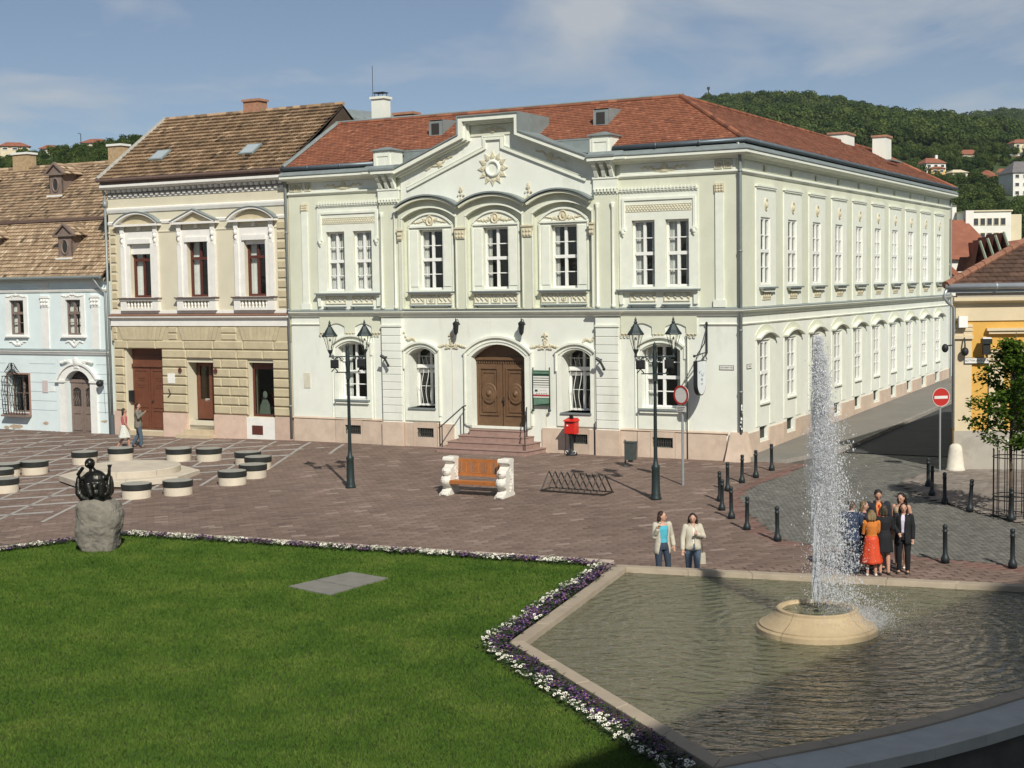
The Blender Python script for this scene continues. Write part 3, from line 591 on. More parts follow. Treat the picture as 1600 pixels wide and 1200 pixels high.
# --- door, steps, rails
mb = MB(); mb.plate(arch(8.14, 10.98, .9, 3.62, 4.22, 16), [arch(8.42, 10.7, .8, 3.48, 3.96, 16)], -.07, 0); F.build(mb, 'door_surround', m_trim)
mb = MB(); mb.band(arc(8.12, 11.0, 3.64, 4.25, 18), .08, -.15, 0); mb.band([(8.14, .95), (8.14, 3.64)], .06, -.1, 0); mb.band([(10.98, 3.64), (10.98, .95)], .06, -.1, 0); mb.band(arc(8.3, 10.82, 3.56, 4.08, 18), .04, -.1, -.06); F.build(mb, 'door_moulding', m_trim)
F.build(MB().plate(arch(8.38, 10.74, .78, 3.48, 4.0, 16), [arch(8.42, 10.7, .8, 3.48, 3.96, 16)], .45, .6), 'door_reveal', m_white)
D = F.build(MB().box(8.38, 10.74, .36, .46, .8, 4.05), 'entrance_door', m_doorwood)
F.build(MB().box(8.4, 10.72, .24, .36, 3.36, 3.46), 'transom_beam', m_doorwood, D); mb = MB(); dentils(mb, 8.42, 10.7, 3.22, 3.3, .29, .36, .1, .5); F.build(mb, 'dentil_row', m_doorwood, D); F.build(MB().box(8.42, 10.7, .31, .36, 3.3, 3.36), 'transom_moulding', m_doorwood, D)
for sg in (-1, 1):
    c = 9.56+sg*.57; mb = MB(); mb.box(c-.55, c+.55, .31, .36, .82, 3.2); lf = F.build(mb, 'door_leaf', m_doorwood, D)
    mb = MB(); mb.band([(c-.38, 1.3), (c+.38, 1.3), (c+.38, 3.05), (c-.38, 3.05)], .06, .26, .31, closed=True); mb.band([(c-.27, 1.42), (c+.27, 1.42), (c+.27, 2.9), (c-.27, 2.9)], .05, .275, .31, closed=True); F.build(mb, 'panel_moulding', m_doorwood, D)
    mb = MB(); mb.lathe([(.4, 0), (.4, .045), (.34, .07), (.3, .04), (.26, .07), (.2, .08), (.12, .05), (.1, .09), (.06, .12), (0, .13)], 0, 0, 26); mb.v = [(c+p[0]*.82, .31-p[2], 2.1+p[1]) for p in mb.v]; F.build(mb, 'door_roundel', m_doorwood, D, True)
F.build(MB().ell((9.6, .26, 1.85), (.05, .05, .05), 8, 6).box(9.58, 9.62, .27, .31, 1.65, 1.98), 'door_handle', m_iron, D, True)
for i in range(4):
    zt = .78-.2*i; ex = .38+.36*i; mb = MB(); w0 = 1.2+.26*i; cx_ = 9.56
    top = [(cx_-w0-.0, .3), (cx_-w0, -.12), (cx_-w0+.12+.0*i, -ex), (cx_+w0-.12, -ex), (cx_+w0, -.12), (cx_+w0, .3)]
    mb.prism([(a, -d) for a, d in []] or [(0, 0), (1, 0), (0, 1)], 0, 0) if 0 else None
    n = len(top); vs_ = [(a, d, zt-.2) for a, d in top]+[(a, d, zt-.03) for a, d in top]+[(9.56+(a-9.56)*1.015, d-.025 if d < .2 else d, zt-.03) for a, d in top]+[(9.56+(a-9.56)*1.015, d-.025 if d < .2 else d, zt) for a, d in top]
    fs_ = []
    for L_ in range(3): fs_ += [(L_*n+j, L_*n+(j+1) % n, (L_+1)*n+(j+1) % n, (L_+1)*n+j) for j in range(n)]
    fs_.append(tuple(3*n+j for j in range(n))); mb.add(vs_, fs_); F.build(mb, 'step', m_step)
for sg in (-1, 1):
    pA = (9.56+sg*1.35, -.35, .58); pB = (9.56+sg*1.75, -1.25, .0); mb = MB()
    mb.tube([pA, (pA[0], pA[1], pA[2]+1.05)], .022, 6); mb.tube([pB, (pB[0], pB[1], pB[2]+.98)], .022, 6)
    mb.tube([(pA[0]-sg*.05, pA[1]+.12, pA[2]+1.07), (pA[0], pA[1], pA[2]+1.05), (pB[0], pB[1], pB[2]+.98), (pB[0]+sg*.06, pB[1]-.14, pB[2]+.9)], .025, 6); F.build(mb, 'handrail', m_iron)
# --- side facade bays
for i, yc in enumerate(YW):
    a, b = yc-.98, yc+1.14
    SD.build(MB().plate([(a, 5.28), (b, 5.28), (b, 9.42), (a, 9.42)], [[(yc-.52, 6.05), (yc+.53, 6.05), (yc+.53, 8.42), (yc-.52, 8.42)]], -.045, 0), 'window_surround', m_trim)
    mb = MB(); mb.box(a-.03, b+.03, -.12, 0, 9.47, 9.53); dentils(mb, a, b, 9.41, 9.47, -.1, -.02, .14, .5); SD.build(mb, 'dentil_row', m_trim)
    mb = MB(); mb.tube([(yc+.05+.15*math.cos(t), -.06, 8.87+.2*math.sin(t)) for t in np.linspace(0, 6.28, 15)], .028, 5); mb.ell((yc+.08, -.07, 8.85), (.08, .05, .1), 7, 5); SD.build(mb, 'medallion', m_relief)
    SD.build(MB().box(yc-.74, yc+.84, -.24, .05, 5.9, 5.96), 'sill_flashing', m_lead); SD.build(MB().prism([(yc-.66, 5.9), (yc+.76, 5.9), (yc+.6, 5.78), (yc-.5, 5.78)], -.17, -.03), 'sill', m_trim)
    mb = MB(); mb.box(yc-.4, yc+.5, -.07, -.03, 5.5, 5.76); [mb.ell((yc-.28+.22*q, -.08, 5.63), (.08, .03, .06), 6, 4, M=Matrix.Rotation(.8, 3, 'Y')) for q in range(4)]; SD.build(mb, 'relief_panel', m_relief)
    window(SD, yc-.52, yc+.53, 6.05, 8.42, .0, curtain=.95)
    SD.build(MB().plate(arch(a-.05, b+.08, 4.1, 4.28, 4.63, 14), [arch(a+.02, b, 4.11, 4.14, 4.36, 14)], -.03, 0), 'hood_field', m_green)
    mb = MB(); mb.band(arc(a+.0, b+.02, 4.14, 4.37, 14), .07, -.2, 0); SD.build(mb, 'arch_hood', m_trim)
    mb = MB(); mb.box(a+.02, yc-.58, -.025, 0, 1.0+.012*yc, 4.13); mb.box(yc+.5, b, -.025, 0, 1.0+.012*yc, 4.13); mb.box(yc-.58, yc+.5, -.025, 0, 4.07, 4.13); SD.build(mb, 'window_surround', m_trim)
    SD.build(MB().box(yc-.56, yc+.48, -.08, .1, 1.79, 1.85), 'sill', m_trim)
    window(SD, yc-.5, yc+.42, 1.86, 4.05, .02, rows=((0, .24), (.24, .48), (.48, .75), (.75, 1)), thick=(.48,), curtain=.5)
# --- roof
ZE, ZR, DR = 10.93, 13.0, 3.8
RY = DR-.3; RS = 19.33-DR
fs_slope = math.hypot(DR, ZR-ZE)
B_under = MB(); zq = ZE-.04+.85*(ZR-ZE)/DR; B_under.add([(-.1, -.3, ZE-.04), (5.2, -.3, ZE-.04), (5.2, .55, zq), (13.9, .55, zq), (13.9, -.3, ZE-.04), (19.33, -.3, ZE-.04), (RS, RY, ZR-.04), (-.1, RY, ZR-.04)], [(0, 1, 2, 7), (2, 3, 6, 7), (3, 4, 5, 6)])
B_under.add([(19.33, -.3, ZE-.04), (19.33, 33.3, ZE-.04), (RS, 30.6, ZR-.04), (RS, RY, ZR-.04)], [(0, 1, 2, 3)])
B_under.add([(-.1, RY, ZR-.04), (RS, RY, ZR-.04), (11.7, 7.3, ZE), (-.1, 7.3, ZE)], [(0, 1, 2, 3)]); B_under.add([(RS, RY, ZR-.04), (RS, 30.6, ZR-.04), (11.6, 33.3, ZE), (11.7, 7.3, ZE)], [(0, 1, 2, 3)]); B_under.add([(19.33, 33.3, ZE-.04), (11.6, 33.3, ZE), (RS, 30.6, ZR-.04)], [(0, 1, 2)])
B_under.build('roof_deck', mat('roof_deck_brown', (.12, .06, .04), .9), B)
tile_roof('roof_tiles', B, (0, -.3, ZE), (1, 0, 0), (0, DR, ZR-ZE), [(-.1, 0), (5.2, 0), (5.2, .97), (13.9, .97), (13.9, 0), (19.33, 0), (RS, fs_slope), (-.1, fs_slope)], .19, .17, m_rooftile, .03, 11, contrast=.8, gap=.006)
tile_roof('roof_tiles', B, (19.33, -.3, ZE), (0, 1, 0), (-DR, 0, ZR-ZE), [(0, 0), (33.6, 0), (30.9, fs_slope), (DR, fs_slope)], .22, .18, m_rooftile, .02, 12, bias=-.08, contrast=.7)
ridge_caps('ridge_tiles', B, (-.1, RY, ZR+.02), (RS, RY, ZR+.02), m_rooftile, .09); ridge_caps('ridge_tiles', B, (RS, RY, ZR+.02), (19.3, -.27, ZE+.05), m_rooftile, .1); ridge_caps('ridge_tiles', B, (RS, RY, ZR+.02), (RS, 30.6, ZR+.02), m_rooftile, .09); ridge_caps('ridge_tiles', B, (RS, 30.6, ZR+.02), (19.3, 33.3, ZE+.05), m_rooftile, .09)
mb = MB(); mb.tube([(0, -.3, ZE+.06), (0, RY, ZR+.06)], .09, 6); F.build(mb, 'verge_flashing', m_lead); mb = MB(); mb.tube([(-.1, RY, ZR+.1), (RS+.1, RY, ZR+.1)], .05, 6); F.build(mb, 'ridge_flashing', m_lead)
for dxs, dys in ((5.95, 1.75), (13.15, 1.6)):
    z0 = ZE+(dys+.3)*(ZR-ZE)/DR; mb = MB(); mb.box(dxs-.3, dxs+.3, dys-.05, dys+.02, z0-.12, z0+.55); mb.add([(dxs-.3, dys, z0), (dxs-.3, dys, z0+.6), (dxs-.3, dys+1.2, z0+.66), (dxs+.3, dys, z0), (dxs+.3, dys, z0+.6), (dxs+.3, dys+1.2, z0+.66)], [(0, 1, 2), (3, 4, 5), (1, 2, 5, 4)])
    dm = F.build(mb, 'roof_hatch_dormer', m_lead); F.build(MB().box(dxs-.17, dxs+.17, dys-.07, dys-.05, z0+.04, z0+.46), 'dormer_window', m_dark, dm)
def chimney(F_, a, y, z0, z1, w_, d_, m, cap_m=None, name='chimney', par=None):
    mb = MB(); mb.box(a-w_/2, a+w_/2, y-d_/2, y+d_/2, z0, z1); o = F_.build(mb, name, m, par); F_.build(MB().box(a-w_/2-.06, a+w_/2+.06, y-d_/2-.06, y+d_/2+.06, z1, z1+.1), 'chimney_cap', cap_m or m, o); return o
ch = chimney(F, 1.75, 4.2, 12.3, 14.0, .62, .5, m_white); mb = MB(); mb.box(1.5, 2.0, 4.0, 4.4, 14.25, 14.29); [mb.bar((a, b, 14.1), (a, b, 14.26), .03) for a in (1.55, 1.95) for b in (4.05, 4.35)]; F.build(mb, 'chimney_cowl', m_iron, ch); F.build(MB().tube([(1.42, 4.1, 14.0), (1.42, 4.1, 15.4)], .012, 5), 'lightning_rod', m_iron, ch)
m_brick = mat('chimney_brick', (.36, .19, .12), .9, .25, 8, .3, 40)
chimney(F, 2.75, 4.6, 12.4, 13.32, .95, .5, m_brick)
chimney(F, 15.4, 25.0, 12.2, 13.35, .9, 1.5, m_white, m_brick); chimney(F, 16.5, 28.6, 11.9, 13.45, .7, 1.1, m_white, m_brick)
F.build(MB().box(17.6, 17.9, 25.2, 27.2, 12.0, 12.06), 'roof_light', m_lead)
mb = MB(); mb.box(4.35, 7.6, -.05, .6, 10.76, 10.8); mb.box(11.5, 14.7, -.05, .6, 10.76, 10.8); F.build(mb, 'valley_gutter', m_lead); F.build(MB().box(5.1, 14.0, .56, .6, 10.7, 11.42), 'valley_upstand', m_lead)
# --- drainpipes
m_sticker = mat('torn_paper', (.75, .75, .72), .8, .3, 30)
mb = MB(); mb.tube([(19.1, -.3, 10.85), (19.1, -.12, 10.35), (19.1, -.1, 9.9), (19.1, -.1, .95)], .06, 10); [mb.tube([(19.1, -.1, z-.03), (19.1, -.1, z+.03)], .075, 10) for z in (9.9, 7.2, 4.5, 2.4)]; pipe = F.build(mb, 'drainpipe', m_pipe, smooth=True)
for i in range(14):
    z = 1.05+.075*i*rnd.uniform(.7, 1.1); a = rnd.uniform(-2.4, -.4); mb = MB(); r = .064
    for j in range(4): pass
    aa = [a+.25*j for j in range(4)]; h_ = rnd.uniform(.04, .11); vs_ = [(19.1+r*math.cos(t), -.1+r*math.sin(t), z+(0 if k_ == 0 else h_)) for k_ in (0, 1) for t in aa]
    mb.add(vs_, [(j, j+1, 5+j, 4+j) for j in range(3)]); F.build(mb, 'sticker', m_sticker if i % 3 else m_iron, pipe)
mb = MB(); mb.tube([(-.06, -.3, 10.82), (-.06, -.1, 10.3), (-.06, -.1, .1)], .055, 8); [mb.tube([(-.06, -.1, z-.03), (-.06, -.1, z+.03)], .07, 8) for z in (8.4, 5.3, 1.4)]; F.build(mb, 'drainpipe', m_pipe, smooth=True)
for c in (7.0, 13.55): F.build(MB().tube([(c, -.1, 0), (c, -.1, 1.0 if c < 9 else 1.15)], .02, 5), 'earthing_pipe', m_iron)
F.build(MB().tube([(17.12, -.09, 0), (17.12, -.09, 4.3)], .018, 5), 'earthing_pipe', m_iron)
SD.build(MB().tube([(32.9, -.1, .6), (32.9, -.1, 10.6)], .05, 8), 'drainpipe', m_pipe)
# ================================================================== ochre house
m_ochre = mat('ochre_stucco', (.62, .575, .44), .88, .06, .9, .2, 40, stain=((.42, .36, .24), .9, .62, .3), streak=.3)
m_rust = mat('ochre_rustication', (.50, .43, .285), .9, .10, 3, .5, 25, rand=.05)
m_wht2 = mat('white_trim_paint', (.76, .74, .69), .8, .06, 3, .1, 50)
m_redwood = mat('red_brown_wood', (.15, .055, .03), .45, .15, 6, .1, 25)
m_darkred = mat('dark_red_window_wood', (.10, .03, .022), .45, .15, 6)
m_tan = mat('tan_step_stone', (.50, .41, .28), .85, .1, 4, .2, 40, rand=.06)
m_pinkpl = mat('pink_stone_base', (.58, .43, .34), .88, .12, 2.2, .3, 30, rand=.08, stain=((.42, .31, .24), 1.6, .58, .5))
m_brownpaint = mat('brown_eaves_board', (.13, .085, .07), .7, .15, 3)
m_glassdk = glass_mat('shop_glass', (.6, .65, .62))
X0, X1 = -9.76, -.06
H2 = thing('ochre_house', 'ochre two storey house with rusticated ground floor and weathered clay tile roof', 'house', Lw(X0, 0), ROT)
G = Frame(H2, X0)
GATE = (-9.02, -6.93, .1, 3.66); DOOR = (-5.57, -4.13, .62, 3.1); SHOP = (-2.3, -.98, .88, 3.13)
rect = lambda q: [(q[0], q[2]), (q[1], q[2]), (q[1], q[3]), (q[0], q[3])]
W2 = [(-8.55, -7.38), (-5.36, -4.24), (-2.3, -1.2)]
G.build(MB().plate([(X0, -.4), (X1, -.4), (X1, 4.62), (X0, 4.62)], [rect(GATE), rect(DOOR), rect(SHOP)], .06, .6), 'lower_wall', m_ochre)
G.build(MB().plate([(X0, 4.62), (X1, 4.62), (X1, 10.5), (X0, 10.5)], [[(a, 5.86), (b, 5.86), (b, 8.35), (a, 8.35)] for a, b in W2], .0, .5), 'upper_wall', m_ochre)
mb = MB(); mb.box(X0, X0+.4, .5, 8, -.3, 10.5); mb.add([(X0+.01, -.2, 10.5), (X0+.01, 8.2, 10.5), (X0+.01, 4, 13.75)], [(0, 1, 2)]); G.build(mb, 'gable_wall', m_ochre); G.build(MB().box(X0, X1, 7.8, 8, -.3, 10.5), 'rear_wall', m_ochre); G.build(MB().box(X0+.4, X1-.1, 2.2, 2.3, -.3, 10.4), 'dark_room_backing', m_dark)
# rustication, block by block
rows = [(.95+.385*i, .95+.385*(i+1)) for i in range(8)]
spans = {}
def row_spans(z0, z1):
    ob = []
    for q in (GATE, DOOR, SHOP):
        if z0 < q[3]-.02: ob.append((q[0]-(.08 if q is GATE else 0), q[1]))
    ob.sort(); res = []; x_ = X0+.12
    for a, b in ob: res.append((x_, a)); x_ = b
    res.append((x_, X1-.05)); return [s for s in res if s[1]-s[0] > .12]
for ri, (z0, z1) in enumerate(rows):
    if z0 > 3.9: break
    for a, b in row_spans(z0, z1):
        wd = b-a; n = max(1, round(wd/(1.5 if wd > 2.2 else .95)))
        cuts = [a+wd*i/n for i in range(n+1)]
        if n > 1 and ri % 2:
            cuts = [a]+[a+wd*(i+.5)/n for i in range(n)]+[b]
        for p, q in zip(cuts[:-1], cuts[1:]): G.build(MB().pillow(p+.012, q-.012, -.06, .06, z0+.016, z1-.016, .04), 'rusticated_block', m_rust)
# flat-arch voussoirs
for (a, b, z0) in ((-9.1, -6.85, 4.03), (-5.75, -3.95, 4.03), (-2.5, -.75, 4.03)):
    n = 11 if b-a > 2 else 9; c = (a+b)/2
    for i in range(n):
        t0, t1 = i/n, (i+1)/n; lean = .22
        p = [(a+(b-a)*t0+.01, z0+.015), (a+(b-a)*t1-.01, z0+.015), (c+((a+(b-a)*t1)-c)*(1+lean)-.012, 4.6), (c+((a+(b-a)*t0)-c)*(1+lean)+.012, 4.6)]
        G.build(MB().prism(p, -.06, .06), 'voussoir', m_rust)
for a, b in ((X0+.1, -9.42), (-6.55, -6.0), (-3.68, -2.8)): 
    for z0 in (4.03, 4.32): G.build(MB().pillow(a+.03, b-.03, -.06, .06, z0+.016, z0+.27, .035), 'rusticated_block', m_rust)
G.build(MB().box(X0, X1, -.02, .06, 4.0, 4.62), 'lintel_field', m_rust)
for a, b in ((X0+.05, -9.1), (-6.9, -5.6), (-4.1, -2.42), (-.9, X1)):
    G.build(MB().box(a, b, -.09, .06, -.4, .93), 'base_slab', m_pinkpl)
G.build(MB().box(-2.4, -.92, -.05, .06, -.4, .86), 'base_slab', m_wht2); G.build(MB().box(-2.12, -1.56, -.06, -.045, .16, .54), 'cellar_vent', m_darkred)
# gate
gt = G.build(MB().box(GATE[0], GATE[1]+.02, .42, .5, .1, 3.66), 'carriage_gate', m_redwood)
for a, b in ((-8.98, -8.0), (-7.96, -6.95)):
    mb = MB(); mb.box(a, b, .37, .42, .12, 2.85); G.build(mb, 'gate_leaf', m_redwood, gt)
    mb = MB(); mb.band([(a+.12, .25), (b-.12, .25), (b-.12, .95), (a+.12, .95)], .05, .34, .37, closed=True); mb.band([(a+.12, 1.1), (b-.12, 1.1), (b-.12, 2.7), (a+.12, 2.7)], .05, .34, .37, closed=True)
    for z in (1.95, 2.05, 2.25, 2.35): mb.box(a+.3, b-.3, .35, .37, z, z+.03)
    G.build(mb, 'gate_panel', m_redwood, gt)
G.build(MB().box(-8.98, -6.95, .3, .42, 2.85, 2.98).box(-8.98, -6.95, .36, .42, 3.28, 3.34), 'gate_transom', m_redwood, gt); G.build(MB().ell((-7.85, .33, 1.35), (.05, .05, .05), 8, 6), 'gate_knob', m_iron, gt)
G.build(MB().box(-9.02, -8.86, .1, .3, 1.35, 1.82), 'letter_box', m_iron); G.build(MB().box(-9.0, -6.93, -.05, .5, -.4, .09), 'threshold', m_tan)
# shop door and steps
dr = G.build(MB().box(-5.57, -4.13, .62, .7, .62, 3.1), 'shop_door', m_redwood)
for a, b in ((-5.5, -4.72), (-4.68, -4.15)): G.build(MB().plate([(a, .66), (b, .66), (b, 3.05), (a, 3.05)], [[(a+.14, 1.5), (b-.14, 1.5), (b-.14, 2.9), (a+.14, 2.9)]], .56, .62), 'door_leaf', m_redwood, dr); G.build(MB().box(a+.14, b-.14, .6, .615, 1.5, 2.9), 'pane', m_glassdk, dr)
G.build(MB().box(-5.1, -4.8, .56, .6, 1.42, 1.52), 'door_notice', m_wht2, dr)
for i in range(4):
    G.build(MB().box(-5.56-.14*max(0, i-1), -4.14+(.04 if i == 3 else 0), .6-.27*(i+1)+(0 if i < 3 else -.05), .62, .62-.18*(i+1)-.1*(i == 3), .62-.18*i), 'step', m_tan)
# shop window
sw = G.build(MB().plate(rect(SHOP), [[(-2.2, .98), (-1.08, .98), (-1.08, 2.85), (-2.2, 2.85)]], .3, .4), 'shop_window', m_darkred)
G.build(MB().box(-2.2, -1.08, .34, .35, .98, 2.85), 'pane', m_glassdk, sw); mb = MB(); mb.ell((-2.0, .7, 1.75), (.12, .04, .16), 8, 6); mb.prism([(-2.3, .95), (-1.75, .95), (-1.78, 1.35), (-1.9, 1.55), (-2.1, 1.55), (-2.25, 1.3)], .68, .72); G.build(mb, 'display_bust', m_wht2, sw)
for c in (-5.86, -3.92):
    mb = MB()
    for t in np.linspace(0, 6.28, 7)[:-1]: mb.ell((c+.07*math.cos(t), -.12, 2.78+.07*math.sin(t)), (.035, .03, .05), 6, 4)
    G.build(mb, 'iron_rosette', m_darkred)
G.build(MB().box(-6.6, -6.2, -.075, -.06, 2.2, 2.62), 'wall_notice', m_wht2)
mb = MB(); mb.tube([(-6.55, -.09, 1.95), (-6.45, -.09, 1.75), (-6.6, -.09, 1.6)], .02, 5); G.build(mb, 'iron_hook', m_iron)
# string course and cornice
pth = [(X0, 0), (X1, 0)]
sweep_plan(G, 'string_course', [(0, 4.62), (.07, 4.64), (.07, 4.92), (.12, 4.95), (.2, 5.0), (.2, 5.06), (0, 5.08)], pth, m_wht2); sweep_plan(G, 'string_course_flashing', [(0, 5.09), (.22, 5.07), (.22, 5.1), (.0, 5.17)], pth, mat('rusty_flashing', (.22, .12, .08), .7))
G.build(MB().box(X0, X1, -.04, 0, 5.17, 5.3), 'base_band', m_wht2)
sweep_plan(G, 'band_moulding', [(0, 9.5), (.05, 9.52), (.09, 9.64), (.09, 9.7), (0, 9.74)], pth, m_wht2); sweep_plan(G, 'band_moulding', [(0, 8.98), (.04, 9.0), (.06, 9.1), (0, 9.14)], pth, m_wht2); sweep_plan(G, 'band_moulding', [(0, 8.62), (.03, 8.63), (.03, 8.68), (0, 8.7)], pth, m_ochre)
mb = MB(); dentils(mb, X0+.05, X1-.05, 10.22, 10.3, -.1, 0, .3, .5); dentils(mb, X0+.05, X1-.05, 10.38, 10.5, -.2, 0, .3, .5); G.build(mb, 'dentil_row', m_wht2)
G.build(MB().box(X0, X1, -.08, 0, 10.3, 10.36), 'dentil_band', mat('grey_soffit', (.25, .23, .22), .9)); G.build(MB().box(X0, X1, -.03, 0, 10.14, 10.22), 'dentil_band', m_wht2)
sweep_plan(G, 'cornice', [(0, 10.5), (.3, 10.52), (.4, 10.6), (.4, 10.7), (0, 10.72)], [(X0-.08, 0), (X1+.1, 0)], m_wht2); G.build(MB().box(X0-.08, X1, -.36, 0, 10.72, 10.86), 'eaves_board', m_brownpaint); mb = MB(); mb.tube([(X0-.2, -.42, 10.9), (X1+.0, -.42, 10.9)], .075, 8); G.build(mb, 'gutter', m_brownpaint)
# quoins
for a0, a1 in ((X0+.08, -9.32), (-.62, X1-.08)):
    for i in range(9): G.build(MB().pillow(a0, a1, -.05, .02, 5.38+.395*i, 5.38+.395*i+.34, .05), 'quoin_block', m_rust)
# windows
for i, (a, b) in enumerate(W2):
    c = (a+b)/2; fl, fr = a-.47, b+.45
    G.build(MB().plate([(fl, 5.84), (fr, 5.84), (fr, 8.66), (fl, 8.66)], [[(a, 5.86), (b, 5.86), (b, 8.35), (a, 8.35)]], -.05, 0), 'window_surround', m_wht2)
    for q in (fl+.11, fr-.11):
        G.build(MB().box(q-.11, q+.11, -.1, -.04, 5.86, 8.05), 'surround_pilaster', m_wht2); mb = MB(); mb.box(q-.1, q+.1, -.13, -.04, 8.62, 8.92); mb.ell((q, -.13, 8.5), (.09, .07, .12), 8, 6); mb.ell((q, -.12, 8.28), (.06, .05, .1), 8, 6); mb.prism([(q-.07, 8.05), (q+.07, 8.05), (q+.1, 8.62), (q-.1, 8.62)], -.11, -.04); G.build(mb, 'console', m_wht2)
    mb = MB(); mb.box(c-.07, c+.07, -.12, 0, 8.74, 8.92); G.build(mb, 'keystone', m_wht2)
    G.build(MB().box(a-.05, b+.05, -.12, .1, 8.16, 8.36), 'shutter_box', m_wht2)
    if i != 1: G.build(MB().box(a, b, .06, .09, 7.72 if i == 0 else 7.98, 8.36), 'roller_shutter', m_wht2)
    pl, pr = fl-.22, fr+.2
    if i == 1: pp_ = [(pl, 8.98), (c, 9.46), (pr, 8.98)]; tym = [(pl+.35, 9.0), (pr-.35, 9.0), (c, 9.36)]
    else: pp_ = arc(pl, pr, 8.98, 9.46, 14); tym = [(pl+.3, 9.0), (pr-.3, 9.0)]+list(reversed(arc(pl+.3, pr-.3, 9.02, 9.34, 12)))
    mb = MB(); mb.band([(pl, 8.95), (pr, 8.95)], .09, -.26, 0); mb.band(pp_, .09, -.26, 0, off=-.045 if 0 else 0.0); G.build(mb, 'pediment', m_wht2); mb = MB(); mb.band(pp_, .03, -.3, -.02, off=.06); G.build(mb, 'pediment_flashing', m_lead)
    G.build(MB().prism(tym, -.07, 0), 'tympanum', m_rust)
    G.build(MB().box(fl-.1, fr+.1, -.28, 0, 5.8, 5.85), 'sill_board', m_brownpaint); G.build(MB().box(fl-.06, fr+.06, -.22, 0, 5.72, 5.8), 'sill', m_wht2)
    for q0, q1 in ((fl-.02, fl+.3), (fr-.3, fr+.02)): G.build(MB().box(q0, q1, -.18, 0, 5.3, 5.72), 'apron_pier', m_wht2)
    G.build(MB().box(fl+.3, fr-.3, -.18, 0, 5.3, 5.4), 'apron_base', m_wht2); G.build(MB().box(fl+.3, fr-.3, -.02, 0, 5.4, 5.72), 'apron_back', m_ochre)
    n = 8
    for j in range(n): 
        bx_ = fl+.3+(fr-fl-.6)*(j+.5)/n; mb = MB(); mb.lathe([(.05, 5.4), (.05, 5.43), (.025, 5.47), (.06, 5.54), (.05, 5.6), (.022, 5.66), (.05, 5.7), (.05, 5.72)], 0, 0, 8); mb.v = [(bx_+p[0], -.11+p[1], p[2]) for p in mb.v]; G.build(mb, 'baluster', m_wht2, smooth=True)
    window(G, a, b, 5.86, 8.35, .2, cols=2, rows=((0, .66), (.66, 1)), thick=(.66,), mf=m_darkred, curtain=.8, sash=.1)
mb = MB(); gut(mb, [(X0-.05, -.35, 10.8), (X0-.05, -.12, 10.3)], .055); mb.tube([(X0-.05, -.12, 10.3), (X0-.05, -.12, .7)], .055, 8); mb.lathe([(.06, 9.75), (.1, 9.85), (.1, 10.05)], X0-.05, -.12, 10); pp2 = G.build(mb, 'drainpipe', m_pipe, smooth=True); G.build(MB().tube([(X0-.05, -.12, -.2), (X0-.05, -.12, .75)], .09, 8), 'pipe_shoe', m_gutter, pp2)
# roof
zr2, ze2 = 13.9, 10.93; sl = math.hypot(4.35, zr2-ze2)
mb = MB(); mb.add([(X0-.15, -.35, ze2-.05), (X1+.05, -.35, ze2-.05), (X1+.05, 4, zr2-.05), (X0-.15, 4, zr2-.05), (X1+.05, 8.3, ze2-.05), (X0-.15, 8.3, ze2-.05)], [(0, 1, 2, 3), (3, 2, 4, 5)]); mb.add([(X1, -.2, 10.5), (X1, 8.2, 10.5), (X1, 4, 13.8)], [(0, 1, 2)]); G.build(mb, 'roof_deck', mat('roof_deck_dark', (.07, .05, .035), .9))
tile_roof('roof_tiles', H2, (0, -.35, ze2), (1, 0, 0), (0, 4.35, zr2-ze2), [(-.2, 0), (X1-X0+.05, 0), (X1-X0+.05, sl), (-.2, sl)], .21, .30, m_oldtile, .1, 21, bias=.0, contrast=1.0, gap=.012)
mb = MB(); mb.tube([(X0-.18, -.4, ze2+.05), (X0-.18, 4, zr2+.07)], .09, 6); G.build(mb, 'verge_mortar', mat('verge_mortar_grey', (.34, .33, .29), .9, .25, 9, .3, 30)); ridge_caps('ridge_tiles', H2, (-.2, 4, zr2+.03), (X1-X0+.05, 4, zr2+.03), m_oldtile, .1)
for a, y in ((-7.6, 1.0), (-2.62, .95)):
    z = ze2+(y+.35)*(zr2-ze2)/4.35+.1; an = math.atan2(zr2-ze2, 4.35); mb = MB(); mb.box(-.38, .38, -.4, .4, 0, .07); fr_ = mb.mesh('roof_window', m_lead); o = link(fr_, 'roof_window', H2, (a-X0, y, z), rot=(an, 0, 0)); link(MB().box(-.31, .31, -.33, .33, .07, .08).mesh('pane', mat('skylight_glass', (.35, .4, .42), .1, .05)), 'pane', o)
chimney(G, -4.9, 4.2, 13.5, 14.38, .85, .6, m_brick)
# rear wing roof behind the ridge
G.build(MB().add([(-.9, 3.9, 13.85), (-.3, 3.9, 13.5), (.9, 9, 13.2), (-1.2, 9, 14.1)], [(0, 1, 2, 3)]).add([(-.3, 3.9, 13.0), (-.3, 3.9, 13.5), (.9, 9, 13.2), (.9, 9, 12.4)], [(0, 1, 2, 3)]), 'rear_roof', m_lead)

